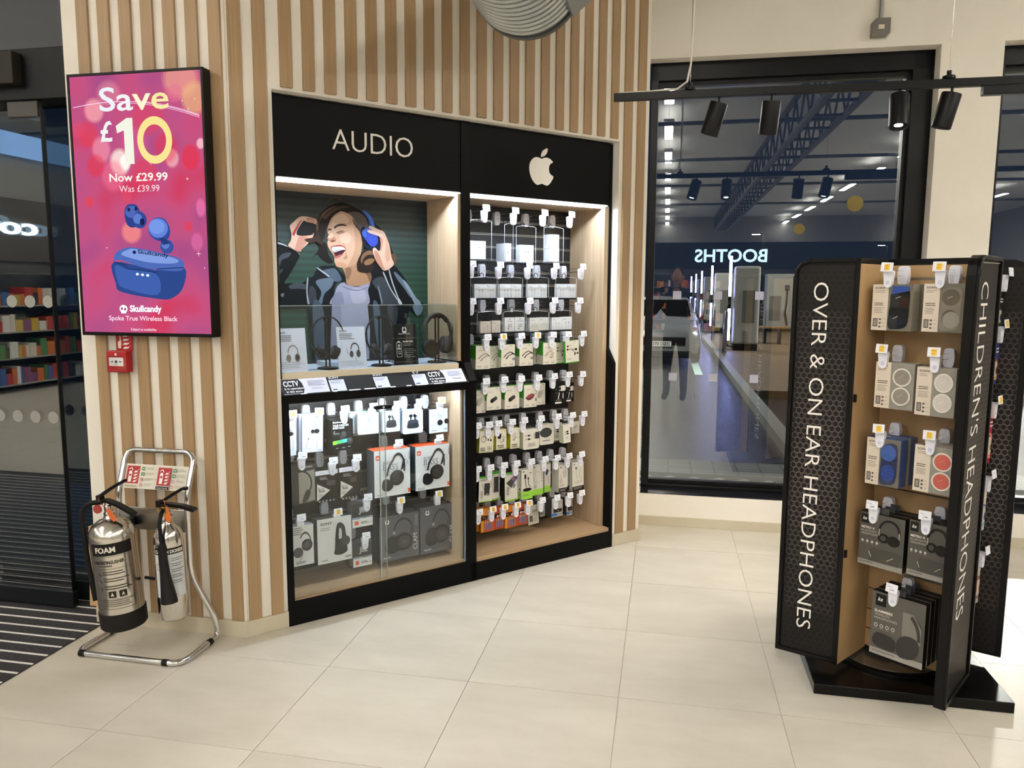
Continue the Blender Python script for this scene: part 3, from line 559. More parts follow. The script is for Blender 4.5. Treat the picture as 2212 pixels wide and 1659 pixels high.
# AUDIO lettering, raised cream letters
def letters3d(parent,txt,x0,x1,z0,z1,y,depth,mat,bold=0,name='letter'):
    W_=text_mesh(txt,bold)[2]; kx=(x1-x0)/W_; kz=(z1-z0)/CAP
    for i,ch in enumerate(txt):
        if ch==' ': continue
        vs,fs,w=text_mesh(ch,bold); off=x0+(text_mesh(txt[:i+1],bold)[2]-w)*kx; b=MB(); n=len(vs)
        V=[(off+x*kx,y-depth,z0+v*kz) for x,v in vs]; b.add(V,fs)
        ed={}
        for f in fs:
            for a,c in zip(f,f[1:]+f[:1]): ed[(a,c)]=1
        bo=[(a,c) for a,c in ed if (c,a) not in ed]
        b.add(V+[(p[0],y,p[2]) for p in V],[(c,a,a+n,c+n) for a,c in bo]); b.build(name,mat,parent)
LET=M('fbf6ee',.5)
letters3d(t,'AUDIO',.288,.700,2.196,2.292,.05,.004,LET,-.012)
# poster behind the niche
pg=bpy.data.materials.new('poster_shutter'); pg.use_nodes=True; nt=pg.node_tree; N=nt.nodes.new; L=nt.links.new; bs=nt.nodes['Principled BSDF']; bs.inputs['Roughness'].default_value=.45
tc=N('ShaderNodeTexCoord'); sp=N('ShaderNodeSeparateXYZ'); L(tc.outputs['Object'],sp.inputs[0])
gr=N('ShaderNodeMapRange'); gr.inputs[1].default_value=1.55; gr.inputs[2].default_value=2.03; L(sp.outputs[2],gr.inputs[0])
cr=N('ShaderNodeValToRGB'); cr.color_ramp.elements[0].color=(*lin('0f3c2e'),1); cr.color_ramp.elements[1].color=(*lin('232b33'),1); L(gr.outputs[0],cr.inputs[0])
wv=N('ShaderNodeMath'); wv.operation='SINE'; ml=N('ShaderNodeMath'); ml.operation='MULTIPLY'; ml.inputs[1].default_value=190; L(sp.outputs[2],ml.inputs[0]); L(ml.outputs[0],wv.inputs[0])
mr=N('ShaderNodeMapRange'); mr.inputs[1].default_value=-1; mr.inputs[2].default_value=1; mr.inputs[3].default_value=.6; mr.inputs[4].default_value=1.1; L(wv.outputs[0],mr.inputs[0])
mx=N('ShaderNodeMix'); mx.data_type='RGBA'; mx.blend_type='MULTIPLY'; mx.inputs[0].default_value=1; L(cr.outputs[0],mx.inputs[6]); L(mr.outputs[0],mx.inputs[7]); L(mx.outputs[2],bs.inputs['Base Color'])
pst=tag(B(.024,.955,.376,.379,1.192,2.034).build('poster',pg,loc=FB.w(0,0),rot=FB.th),'large poster of laughing woman in blue headphones and black leather jacket','poster')
pb=MB(); pc=[]
for k,(col,pts,sm) in enumerate(POSTER):
    p=smooth_poly(pts) if sm else pts
    p=[(min(max(x,.0245),.9545),min(max(z,1.193),2.033)) for x,z in p]
    if col not in pc: pc.append(col)
    pb.add([(x,.3755-.00012*k,z) for x,z in p],[tuple(range(len(p)))],pc.index(col))
pb.build('printed_portrait',[M(tuple(q*.62 for q in lin(c)),.45) for c in pc],pst)
# niche shelf, glass guard
B(.022,.955,.045,BD,1.150,1.180).build('niche_shelf',CREAM,t,bevel=.001)
B(.03,.955,.06,BD-.004,1.180,1.183).build('shelf_mat',M('c9d6e6',.3),t)
gp=B(.024,.945,.052,.057,1.190,1.485).build('glass_guard',PANE,t); B(.024,.945,.0515,.0575,1.4835,1.4865).build('polished_edge',M('b5c4c4',.2,.3),gp)
B(.945,.951,.052,.37,1.190,1.485).build('glass_return',PANE,t)
# sloping black ledge with labels
led_=MB().add([(.004,-.012,1.085),(.985,-.012,1.085),(.985,.05,1.155),(.004,.05,1.155),(.004,.06,1.085),(.985,.06,1.085)],[(0,1,2,3),(0,3,4),(1,5,2),(0,4,5,1)]).build('ledge',M('1c1a1b',.4),t)
sl=math.hypot(.062,.07); cs,sn=.062/sl,.07/sl
def onledge(u,v,k): return (u,-.012+v*cs-sn*(.0004+.0002*k),1.085+v*sn+cs*(.0004+.0002*k))
def cctv(x):
    a=Art(.215,.083); a.r(0,0,1,1,'d9dcec'); a.poly([(0,.02),(.42,.02),(.46,.3),(.44,.7),(.38,.98),(0,.98)],'1c1a1e')
    a.t('CCTV',.035,.52,.34,'f0f0f4',bold=.03,width=.33); a.t('is in operation',.035,.30,.13,'f0f0f4',bold=.02); a.t('in this store',.06,.10,.13,'f0f0f4',bold=.02)
    a.ln(.56,.42,.95,.82,4,'8d90a8',.4); a.ln(.62,.2,.9,.34,2,'a0a3b8',.4)
    a.build('cctv_sticker',t,mp=lambda u,v,k:onledge(x+u,.005+v,k))
cctv(.012); cctv(.755)
for x,tx in ((.236,'SONY'),(.462,'SONY'),(.672,None)):
    a=Art(.075,.09); a.r(0,0,1,.72,'d4d8ea'); a.ln(.08,.45,.9,.66,3,'9296ac'); a.r(.1,.06,.4,.14,'55596a')
    if tx: a.t(tx,.02,.78,.14,'d9d9de',bold=.02,width=.7)
    else: a.ring(.22,.86,.1,.09,.55,'e8e8ec',16,30,330); a.ring(.44,.86,.1,.09,.55,'e8e8ec',16,-150,150)
    a.build('price_label',t,mp=lambda u,v,k,x=x:onledge(x+u,.004+v,k))
a=Art(.97,.01)
for x0,x1 in ((.09,.12),(.25,.27),(.33,.39),(.41,.47),(.55,.58),(.64,.67),(.7,.76),(.8,.85)): a.r(x0,0,x1,.6,'e6e6ee')
a.build('label_strip_edges',t,mp=lambda u,v,k:onledge(u,.001+v,k))
# lower case
B(.004,.985,-.012,.03,1.045,1.085).build('top_rail',BLACK,t,bevel=.002)
B(0,1.0,-.012,.05,0,.115).build('plinth',BLACK,t,bevel=.002)
B(.004,.03,-.012,.03,.115,1.05).build('stile',BLACK,t); B(.968,.985,-.012,.03,.115,1.05).build('stile',BLACK,t)
B(.022,.975,.0,BD,.10,.122).build('base_board',LININGH,t,bevel=.001)
B(.955,.972,.03,BD,.122,1.05).build('case_lining',LINING,t); B(.022,.030,.03,BD,.122,1.05).build('case_lining',LINING,t)
B(.022,.972,.03,BD,1.06,1.085).build('case_ceiling',BLK,t)
slatwall(t,.03,.955,.20,1.06,.1,SLATB); B(.03,.955,BD-.012,BD,.122,.20).build('slatwall_board',SLATB,t)
led(t,.04,.95,.05,1.052,4.8,25)
g1=B(.03,.515,.012,.017,.118,1.045).build('sliding_glass_door',PANE,t); B(.512,.5152,.0118,.0172,.118,1.045).build('polished_edge',M('9aa6a4',.2,.3),g1)
g2=B(.475,.965,-.002,.003,.118,1.045).build('sliding_glass_door',PANE,t); B(.4748,.478,-.0022,.0032,.118,1.045).build('polished_edge',M('9aa6a4',.2,.3),g2)
B(.960,.965,-.004,.004,.118,1.045).build('door_edge_strip',M('9fb0c4',.2,.6),t)
lk=MB().prism(rrect(.445,.535,.985,1.003,.008),-.022,-.004).build('door_lock',BLK,t,smooth=True,bevel=.003); MB().lathe([(.0,-.0235),(.0055,-.0235),(.006,-.02),(.0,-.02)],16,(.49,0,.994),axis='y').build('lock_barrel',CHROME,lk)
B(.972,.984,-.014,-.008,.58,.64).build('finger_pull',M('050505',.3),t)
# ---- accessory bay with the fruit logo ----
t2=thing('accessory_display_cabinet','black framed cabinet with cream bitten apple logo and hanging accessories','cabinet',FB.w(1.028,0),FB.th)
O=-1.028
def B2(x0,x1,*r): return B(x0+O,x1+O,*r)
B2(1.028,1.985,.05,.09,hz0,hz1).build('header_panel',HDR,t2,bevel=.002)
gb=MB().prism([(0,0)]*3,0,0) if 0 else MB()
gb.add([(1.985+O,-.012,0),(2.008+O,-.012,0),(2.008+O,-.012,1.13),(1.985+O,-.012,1.13),(2.008+O,.05,1.22),(1.985+O,.05,1.22),(2.008+O,.05,2.4),(1.985+O,.05,2.4),(2.008+O,BD,0),(1.985+O,BD,0),(2.008+O,BD,2.4),(1.985+O,BD,2.4)],
 [(0,1,2,3),(3,2,4,5),(5,4,6,7),(1,8,10,6,4,2),(0,3,5,7,11,9)])
gb.build('side_panel',BLACK,t2)
B2(1.955,1.985,.05,BD,.122,2.045).build('bay_lining',LINING,t2)
B2(1.028,1.985,.075,BD,2.035,2.055).build('bay_soffit',LINING,t2)
B2(1.0,1.985,-.012,.05,0,.10).build('plinth',BLACK,t2,bevel=.002)
B2(1.028,1.985,-.005,BD,.10,.122).build('base_board',LININGH,t2,bevel=.001)
# slatwall boards
def sw2():
    z=.30; 
    B2(1.03,1.955,BD,BD+.012,.122,2.035).build('back_board',SLATB,t2)
    B2(1.03,1.955,BD-.012,BD,.122,.288).build('slatwall_board',SLATB,t2)
    zs=[.30,.42,.52,.62,.72,.82,.92,1.02,1.12,1.22]+[1.30+.073*k for k in range(10)]
    for a,b_ in zip(zs,zs[1:]+[2.035]):
        B2(1.03,1.955,BD-.012,BD,a,b_-.012).build('slatwall_board',SLATB,t2)
        MB().box(1.03+O,1.955+O,BD-.014,BD-.004,a-.012,a-.0075).box(1.03+O,1.955+O,BD-.014,BD-.004,a-.004,a).build('groove_rail',ALU,t2)
sw2()
led(t2,1.03+O,1.975+O,.052,2.052,9.5,8)
# bitten apple logo: body with leaf
ap=[(.0,.80),(.06,.83),(.14,.85),(.24,.83),(.34,.74),(.27,.68),(.225,.58),(.225,.47),(.265,.37),(.36,.30),(.31,.17),(.235,.06),(.17,.015),(.10,.03),(.03,.055),(-.05,.03),(-.12,.01),(-.19,.05),(-.27,.15),(-.33,.29),(-.36,.45),(-.35,.61),(-.29,.74),(-.20,.82),(-.10,.83)]
lf_=[(-.01,.86),(.0,.97),(.06,1.07),(.17,1.13),(.165,1.02),(.10,.91)]
S_=.178; cx_=1.486+O; cz_=2.128
for nm,pl in (('logo_body',ap),('logo_leaf',lf_)):
    p=smooth_poly([(cx_+x*S_*1.27,cz_+z*S_) for x,z in pl],5)[::-1]; MB().prism(p,.046,.05).build(nm,LET,t2)
# ================================================================ PRODUCTS
# art recipes: (front colour, side colour, draw function)
G1='3f9a2a'
def foot(a,c='8a8a84'): a.ln(.12,.06,.42,.12,1,c); a.e(.66,.14,.025,.02,c); a.e(.8,.14,.025,.02,c); a.ln(.6,.04,.92,.1,2,c)
def A_buds1(a):
    for u in (.44,.60): a.e(u,.64,.05,.05,'b9bec6'); a.r(u-.018,.30,u+.018,.62,'cfd4da')
    a.e(.625,.65,.02,.03,'3a3c40')
def A_slim(a): a.e(.5,.5,.1,.035,'8d8f94')
def A_buds2(a):
    for u,s in ((.38,1),(.66,-1)): a.e(u,.56,.06,.06,'c3c8ce'); a.poly([(u-.02,.54),(u+.03*s,.54),(u+.07*s,.36),(u+.03*s,.36)],'cfd4da'); a.e(u+.04*s,.60,.025,.035,'33353a')
def A_pad(a): a.e(.2,.88,.02,.03,'555'*2); a.poly([(.28,.15),(.8,.15),(.8,.65),(.28,.65)],'d3d9e2'); a.poly([(.31,.18),(.77,.18),(.77,.62),(.31,.62)],'dde2ea')
def A_cable2(a):
    a.e(.16,.88,.03,.03,'3a3a3e'); a.ln(.14,.74,.5,.82,1,'9a9da6')
    for u in (.42,.70): a.r(u-.05,.50,u+.05,.62,'a9adb8'); a.line([(u,.5),(u+.02,.3),(u-.02,.05)],.035,'b9bdc8')
def A_cable1(a):
    a.e(.14,.86,.03,.03,'3a3a3e'); a.ln(.14,.72,.7,.80,1,'a09a94'); a.r(.62,.52,.76,.66,'a8a29c'); a.line([(.69,.5),(.66,.3),(.69,.05)],.04,'b4aea8'); a.line([(.35,.5),(.32,.05)],.04,'b4aea8')
def A_jacks(a):
    a.e(.5,.86,.05,.04,'55565c'); a.ln(.2,.68,.8,.74,1,'55565c')
    for u in (.36,.52,.68): a.line([(u,.56),(u,.34)],.06,'8a8d98')
    a.ln(.25,.28,.75,.33,1,'777777'); a.e(.36,.2,.06,.04,'222226')
def A_disc(a): a.e(.16,.88,.03,.03,'3a3a3e'); a.ln(.14,.76,.55,.84,1,'9a9da0'); a.e(.5,.46,.36,.16,'b9bbb8'); a.e(.5,.47,.35,.15,'d0d2d0'); a.ring(.5,.32,.3,.16,.06,'b4b6b4')
def belkin(a): a.t('belkin',.62,.92,.035,'2a2a2a',bold=.02); a.ln(.12,.76,.55,.80,1,'9a9a94')
def cab(a,c):
    a.line([(.18,.44),(.36,.56),(.62,.66),(.76,.64),(.95,.56)],.05,c); a.line([(.32,.36),(.52,.48),(.8,.58),(.98,.54)],.05,c)
    a.poly([(.14,.42),(.2,.48),(.34,.56),(.30,.48)],c); a.poly([(.3,.34),(.36,.40),(.5,.48),(.44,.38)],c)
def A_g_cableL(a): belkin(a); cab(a,'77756f'); foot(a)
def A_g_cable(a): a.poly([(0,.45),(.1,.55),(.1,1),(0,1)],G1) if 0 else None; belkin(a); cab(a,'1c1c1c'); a.r(.80,.28,1.0,.40,'8d8d88'); foot(a)
def A_g_charger(a): belkin(a); a.line([(.1,.4),(.35,.55),(.7,.62)],.04,'8a867c'); a.line([(.18,.36),(.4,.5)],.04,'8a867c'); a.poly([(.5,.34),(.62,.58),(.82,.54),(.74,.30)],'b8b2a6'); a.poly([(.42,.32),(.5,.34),(.74,.30),(.66,.27)],'8b867b'); foot(a)
def A_g_split(a):
    belkin(a); a.line([(.15,.62),(.45,.62),(.75,.60)],.03,'1a1a1a'); a.line([(.45,.62),(.6,.52),(.7,.42)],.03,'1a1a1a'); a.r(.70,.55,.86,.65,'1a1a1a'); a.r(.08,.58,.2,.66,'1a1a1a'); a.poly([(.62,.36),(.68,.32),(.78,.44),(.7,.48)],'1a1a1a'); a.e(.16,.76,.07,.04,'1a1a1a'); a.e(.88,.42,.07,.045,'1a1a1a'); a.r(0,0,1,.04,G1); a.ln(.1,.14,.5,.2,1,'888880')
def A_g_plug(a): belkin(a); a.poly([(.12,.34),(.2,.62),(.68,.70),(.7,.50),(.4,.30)],'b6afa6'); a.poly([(.12,.34),(.2,.62),(.3,.60),(.26,.32)],'8f887e'); a.e(.16,.42,.03,.02,'333333'); a.e(.18,.5,.03,.02,'333333'); foot(a)
def A_g_car(a): belkin(a); a.poly([(.25,.36),(.3,.48),(.62,.60),(.72,.54),(.72,.46),(.42,.32),(.3,.31)],'2a2626'); a.e(.34,.40,.1,.08,'191717'); a.poly([(.5,.54),(.62,.60),(.72,.54),(.62,.50)],'4a4444'); a.poly([(.0,.6),(.05,.66),(.05,.99),(0,.99)],G1); foot(a)
def A_g_red(a): belkin(a); a.poly([(.1,.42),(.34,.56),(.62,.62),(.84,.56),(.74,.42),(.5,.32),(.3,.32)],'5e2a2c'); a.poly([(.2,.46),(.38,.55),(.62,.60),(.78,.55),(.6,.48),(.4,.42)],'9b4446'); a.line([(.8,.56),(.95,.6)],.03,'333333'); a.r(.86,.26,1,.4,'7d7d78'); foot(a)
def A_blk_plug(a):
    a.r(0,.985,1,1,'222222'); a.r(.56,.58,.88,.82,'d8d6d2'); a.poly([(.88,.58),(.98,.62),(.98,.80),(.88,.82)],'a9a7a3'); a.r(.40,.75,.56,.78,'d8d6d2'); a.r(.38,.60,.56,.63,'d8d6d2')
    a.line([(.40,.52),(.42,.44),(.36,.36),(.34,.22)],.07,'e2e0dc'); a.line([(.74,.48),(.74,.24)],.07,'d8d6d2'); a.ln(.12,.13,.7,.19,1,'8a8a8a'); a.r(.06,.03,.62,.10,'e2e0dc'); a.e(.15,.68,.05,.03,'3a6a6a'); a.e(.15,.5,.05,.03,'3a6a6a'); a.t('JBC',.1,.86,.03,'aaaaaa') if 0 else None
Y1='b3b42a'
def yframe(a,t1,t2): a.r(0,.04,1,.06,Y1); a.t(t1,.12,.17,.06,'2a2a22',bold=.03,width=.62) if t1 else None; a.t(t2,.14,.08,.06,'2a2a22',bold=.03,width=.6) if t2 else None
def A_y_case(a): a.ring(.28,.62,.18,.15,.18,'55554f'); a.line([(.5,.9),(.68,.7),(.8,.6)],.02,'777770'); a.line([(.95,.92),(.8,.7)],.02,'777770'); a.e(.62,.58,.05,.04,'1f1f1f'); a.poly([(.72,.55),(.82,.5),(.88,.56),(.8,.62)],'1a1a1a'); a.t('SAFETY',.08,.17,.06,'2a2a22',bold=.03,width=.34); a.t('PHONE',.08,.08,.06,'2a2a22',bold=.03,width=.34); a.t('3 IN 1',.56,.22,.06,'2a2a22',bold=.03,width=.3); a.t('CABLE',.56,.13,.06,'2a2a22',bold=.03,width=.3); a.r(0,.03,1,.05,Y1)
def A_y_mains(a): a.poly(ell(.3,.66,.2,.13),'181818'); a.r(.36,.74,.52,.8,'181818'); a.line([(.4,.56),(.34,.4),(.5,.34),(.72,.42),(.8,.6),(.68,.68),(.62,.56),(.74,.38)],.035,'181818'); yframe(a,'MAINS','CHARGER'); a.e(.88,.9,.05,.03,Y1)
def A_y_usb(a): a.poly([(.2,.44),(.24,.74),(.6,.78),(.64,.54),(.36,.36)],'c2beb2'); a.poly([(.2,.44),(.36,.36),(.64,.54),(.6,.58),(.36,.44)],'8d897e'); a.e(.88,.52,.05,.02,'222222'); yframe(a,'USB MAINS','CHARGER')
def A_w_adapt(a):
    for v in (.70,.52): a.r(.10,v-.01,.3,v+.01,'1c1c1c'); a.e(.34,v,.07,.045,'1c1c1c'); a.r(.40,v-.02,.48,v+.02,'55544f')
    a.r(.74,.50,1.0,.84,'2a2a2c'); a.r(.56,.64,.74,.66,'8a887f'); a.r(.64,.72,.74,.75,'2a2a2c'); a.r(.64,.54,.74,.57,'2a2a2c'); a.ln(.3,.12,.8,.30,4,'9a988f')
def A_w_disc(a): a.e(.43,.60,.42,.24,'222527'); a.e(.43,.615,.40,.225,'34383b'); a.ln(.2,.14,.8,.22,1,'55544f'); a.ln(.3,.28,.7,.32,1,'aaa89f'); a.ln(.25,.92,.65,.95,1,'aaa89f')
def A_w_plugs(a):
    for v in (.64,.52): a.r(.05,v-.01,.3,v+.01,'1c1c1c'); a.e(.45,v,.15,.05,'1c1c1c')
    a.ln(.1,.14,.7,.26,2,'9a988f')
def A_w_narrow(a): a.e(.58,.62,.16,.05,'1c1c1c'); a.e(.6,.50,.16,.05,'1c1c1c'); a.r(.2,.60,.45,.63,'1c1c1c'); a.r(.2,.48,.45,.51,'1c1c1c'); a.ln(.3,.2,.7,.34,3,'9a988f')
def A_w_pen(a): a.line([(.3,.4),(.6,.7)],.07,'77756f'); a.line([(.42,.38),(.72,.66)],.05,'8a887f'); a.ln(.25,.1,.75,.25,2,'aaaaaa')
def A_s_bank(a): a.r(0,.93,1,1,G1); a.r(0,0,1,.03,'8dc63c'); a.t('SUPER',.1,.82,.06,'3a4a3a',bold=.02,shear=.2); a.poly([(.40,.26),(.80,.24),(.82,.72),(.40,.72)],'2b282a'); a.line([(.42,.45),(.3,.6),(.22,.72)],.03,'2b282a'); a.line([(.8,.5),(.9,.66),(.94,.76)],.03,'2b282a'); a.r(.52,.28,.74,.31,'999999'); a.t('SMART POWER',.28,.12,.10,'4a4a46',bold=.02,rot=90,width=.45) if 0 else a.ln(.14,.12,.32,.42,6,'6a6a64')
def A_s_bank2(a): a.r(0,.90,1,1,G1); a.r(0,0,1,.05,'8dc63c'); a.r(.32,.26,.88,.80,'262326'); a.r(.34,.28,.86,.78,'302c2f'); a.r(.45,.25,.7,.28,'999999'); a.ln(.1,.3,.2,.6,8,'77776f'); a.ln(.1,.84,.5,.87,1,'555555')
def A_s_laptop(a): a.r(0,.94,1,1,G1); a.r(0,0,1,.05,'8dc63c'); a.poly([(.1,.64),(.52,.44),(.72,.60),(.42,.74)],'3a3838'); a.poly([(.42,.74),(.72,.60),(1,.76),(1,.96)],'33406e'); a.poly([(.55,.74),(.72,.66),(.86,.74),(.7,.84)],'8a5a6a'); a.poly([(.52,.50),(.72,.42),(.88,.52),(.7,.60)],'777777'); a.ln(.12,.2,.38,.5,6,'55554f'); a.ln(.15,.9,.6,.93,1,'44443f')
def A_s_cable(a): a.r(0,0,1,.26,'8dc63c'); a.t('SBS',.08,.92,.035,'222222',bold=.04); a.poly([(.7,.88),(.92,.90),(.8,.84)],'4f8a2a'); a.line([(.32,.82),(.34,.6),(.44,.4)],.05,'1c1a1a'); a.line([(.58,.74),(.62,.5),(.8,.38)],.05,'1c1a1a'); a.r(.24,.70,.40,.84,'1c1a1a'); a.r(.52,.66,.64,.74,'1c1a1a'); a.e(.5,.32,.4,.06,'1c1a1a'); a.ln(.1,.08,.7,.16,2,'5f8a2f')
def A_s_white(a): a.r(0,0,1,.20,'8dc63c'); a.t('SBS',.08,.92,.035,'222222',bold=.04); a.poly([(.12,.50),(.3,.80),(.66,.76),(.62,.40),(.4,.40)],'b5b5ad'); a.poly([(.15,.51),(.31,.78),(.63,.74),(.60,.42),(.4,.42)],'cdcdc6'); a.ln(.8,.4,.95,.8,5,'99998f'); a.ln(.1,.24,.4,.34,3,'99998f')
def A_s_tab(a): a.r(0,0,1,.22,'8dc63c'); a.poly([(.1,.66),(.4,.82),(.7,.74),(.4,.56)],'33406e'); a.line([(.5,.56),(.62,.4),(.7,.3)],.05,'1c1a1a'); a.r(0,.97,1,1,'8dc63c')
def A_s_wplug(a): a.r(0,0,1,.16,'191817'); a.t('SBS',.1,.90,.04,'222222',bold=.04); a.poly([(.36,.70),(.42,.80),(.86,.82),(.9,.66),(.5,.58)],'b9b3a9'); a.line([(.6,.6),(.6,.52)],.06,'77726a'); a.line([(.76,.62),(.76,.54)],.06,'77726a'); a.line([(.2,.66),(.28,.5),(.2,.4),(.34,.34)],.04,'88837a'); a.ring(.22,.42,.16,.06,.2,'88837a'); a.ln(.1,.2,.6,.3,3,'99948a'); a.ln(.1,.03,.9,.12,3,'8a8680')
def A_s_wcable(a): a.r(0,0,1,.15,'191817'); a.t('SBS',.1,.92,.035,'222222',bold=.04); a.line([(.32,.80),(.34,.6),(.4,.4)],.05,'b5afa4'); a.line([(.6,.72),(.64,.5),(.8,.36)],.05,'b5afa4'); a.r(.26,.76,.40,.84,'55524c'); a.e(.5,.3,.36,.05,'c2bcb0'); a.ln(.1,.03,.9,.12,3,'8a8680')
def cells(a,c0): 
    for k in range(4):
        u=.34+.145*k; a.r(u-.05,.10,u+.05,.46,'4a5a8a'); a.r(u-.015,.10,u+.015,.46,'9aa8c8'); a.r(u-.05,.38,u+.05,.46,'b9a06a'); a.e(u,.52,.05,.03,c0)
def A_bat(a): a.r(0,.50,1,.70,'3a1712'); a.r(0,.02,.2,.5,'d08a1c'); a.r(.2,.02,1,.50,'b9521c'); a.t('4+4',.5,.53,.12,'e8e2d8',bold=.04); a.ln(.12,.56,.4,.64,2,'8a6a5a'); cells(a,'d8702a')
def A_bat2(a): a.r(0,.50,1,.70,'2a1512'); a.r(0,.02,1,.50,'a83a1c'); a.t('4+4',.3,.53,.12,'e8e2d8',bold=.04); cells(a,'d8602a')
def A_sd(a): a.poly([(.12,.18),(.12,.42),(.18,.48),(.42,.46),(.42,.16)],'2a2a2a'); a.poly([(.15,.20),(.15,.40),(.38,.41),(.38,.2)],'55514a'); a.ln(.4,.62,.9,.76,3,'4a4a44'); a.ln(.5,.12,.8,.3,2,'8a8a80')
def A_usb(a): a.r(0,.06,1,.22,'2a66b4'); a.r(.5,.06,1,.22,'8a8a86'); a.r(0,.22,1,.24,'c8c8c2'); a.r(.18,.26,.92,.48,'241f1c'); a.e(.58,.36,.04,.03,'c8c8c2'); a.ln(.1,.7,.5,.9,3,'88887f')
def sony(a,u,v,h,c='33343a',w=None): a.t('SONY',u,v,h,c,bold=.025,width=w)
def A_so_bud(a): sony(a,.2,.84,.03,'8a9ab8'); a.e(.3,.54,.36,.05,'2a2422'); a.line([(.58,.5),(.56,.1)],.03,'6a4a3a')
def A_so_ear(a): sony(a,.12,.78,.04,'9aa6c0',.34); a.ln(.12,.66,.5,.74,2,'b0b8cc'); a.e(.5,.56,.09,.055,'1a1a20'); a.e(.7,.56,.13,.06,'23232a'); a.line([(.72,.5),(.7,.1)],.012,'23232a'); a.line([(.3,.36),(.14,.12),(.42,.10)],.012,'23232a'); a.e(.3,.37,.03,.02,'23232a'); a.ln(.72,.02,.96,.06,1,'8a94aa')
def A_skc(a): a.t('Skullcandy',.08,.90,.05,'dfe6e6',bold=.03,width=.55); a.t('TRUE WIRELESS',.08,.79,.06,'e8eef0',bold=.04,width=.72); a.t('SPORT BUDS',.08,.71,.06,'e8eef0',bold=.04,width=.52); a.ring(.16,.60,.05,.04,.4,'c8d0d0',14,60,300); a.ln(.1,.52,.4,.58,2,'8a9494'); a.e(.56,.52,.12,.10,'3c4448'); a.e(.48,.44,.1,.07,'2a3034'); a.poly([(.06,.20),(.72,.26),(.72,.38),(.06,.32)],'4fbf7a'); a.poly([(.06,.20),(.25,.217),(.25,.337),(.06,.32)],'9fe03a'); a.poly([(.5,.24),(.72,.26),(.72,.38),(.5,.36)],'4fc8c8'); a.e(.84,.30,.14,.12,'2c3438'); a.e(.82,.33,.08,.06,'4a565c'); a.ln(.2,.06,.34,.10,1,'c8d0d0'); a.ln(.48,.06,.64,.10,1,'c8d0d0'); a.ln(.74,.08,.9,.12,1,'c8d0d0')
def A_air_w(a):
    for u in (.42,.60): a.e(u,.58,.07,.07,'dfe6ec'); a.r(u-.03,.42,u+.03,.58,'d2dae2')
    a.poly(smooth_poly([(.28,.2),(.72,.2),(.74,.34),(.66,.44),(.34,.44),(.26,.34)]),'e6ecf2'); a.r(.27,.355,.73,.37,'b9c4cf'); a.ln(.08,.06,.3,.1,1,'a8b0bc')
def A_air_b(a):
    for u in (.40,.60): a.e(u,.74,.09,.07,'1d2026'); a.r(u-.03,.54,u+.03,.74,'16181c')
    a.poly(smooth_poly([(.25,.24),(.75,.24),(.77,.42),(.7,.56),(.3,.56),(.23,.42)]),'22262e'); a.poly(smooth_poly([(.27,.44),(.73,.44),(.68,.54),(.32,.54)]),'343a46'); a.ln(.82,.5,.94,.62,3,'a8b0bc'); a.ln(.2,.06,.36,.1,1,'a8b0bc')
def A_so_bass(a): sony(a,.12,.80,.04,'9aa6c0',.3); a.ln(.12,.64,.4,.76,2,'a8b4cc'); a.e(.58,.42,.15,.12,'1c1c22'); a.e(.93,.46,.12,.11,'16161c'); a.t('EXTRA',.1,.42,.035,'8a94aa'); a.t('BASS',.1,.34,.05,'6a748a',width=.22); a.ln(.12,.07,.4,.11,1,'3a4050'); a.ln(.8,.1,.97,.15,1,'2a3040')
def A_brownhp(a): a.poly([(.34,.02),(.34,.82),(.96,.86),(.96,.06)],'8d8a82'); a.ring(.42,.52,.44,.36,.14,'2c2925',26,-40,200); a.poly(smooth_poly([(.46,.08),(.62,.34),(.78,.32),(.74,.16),(.56,.02)]),'2a2724'); a.ln(.55,.92,.9,.97,2,'b5b2aa'); a.poly(smooth_poly([(.02,.1),(.04,.34),(.22,.34),(.26,.1)]),'2a2724')
def A_boom(a):
    a.r(0,.86,1,1,'dfe0ea'); a.t('groov-e',.14,.905,.04,'8a8ca0'); a.poly([(.04,.06),(.64,.36),(.06,.60)],'dcdad6'); a.t('Boom',.10,.40,.07,'33322f',width=.26); a.t('Buds',.14,.33,.07,'33322f',width=.26,bold=.03); a.ln(.1,.16,.36,.28,4,'8a8882')
    a.ln(.18,.70,.6,.80,3,'a9a6a0'); a.ln(.5,.5,.9,.66,4,'6a6762')
    for u in (.14,.3,.46,.62,.78): a.e(u,.045,.045,.03,'9a9892')
def A_jbl(a):
    a.r(.045,.80,.155,.90,'e0552a'); a.t('JBL',.06,.83,.035,'f4e9e4',bold=.03,width=.08); a.t('PURE',.24,.68,.075,'6f7480',width=.22); a.t('BASS',.24,.56,.13,'7a7f8a',width=.42); a.t('ZERO',.25,.50,.04,'7a7f8a'); a.t('CABLES',.25,.44,.04,'7a7f8a')
    a.ring(.66,.60,.20,.32,.20,'26262a',24,-20,150); a.line([(.55,.82),(.40,.62),(.34,.44)],.05,'2c2c31'); a.poly(smooth_poly([(.20,.20),(.24,.36),(.40,.36),(.52,.22),(.42,.12),(.28,.12)]),'1d1d20'); a.e(.62,.38,.20,.17,'1a1a1d'); a.e(.64,.39,.165,.14,'26262a'); a.e(.64,.39,.05,.04,'3a3a40'); a.poly([(.72,.52),(.80,.56),(.86,.76),(.80,.78)],'2c2c31')
    a.t('TUNE500BT',.955,.93,.025,'55585f',rot=-90,bold=.02); a.ln(.9,.5,.93,.75,1,'b8bcc4'); a.r(.93,.03,.985,.12,'e0552a'); a.t('Bluetooth',.06,.04,.03,'55585f')
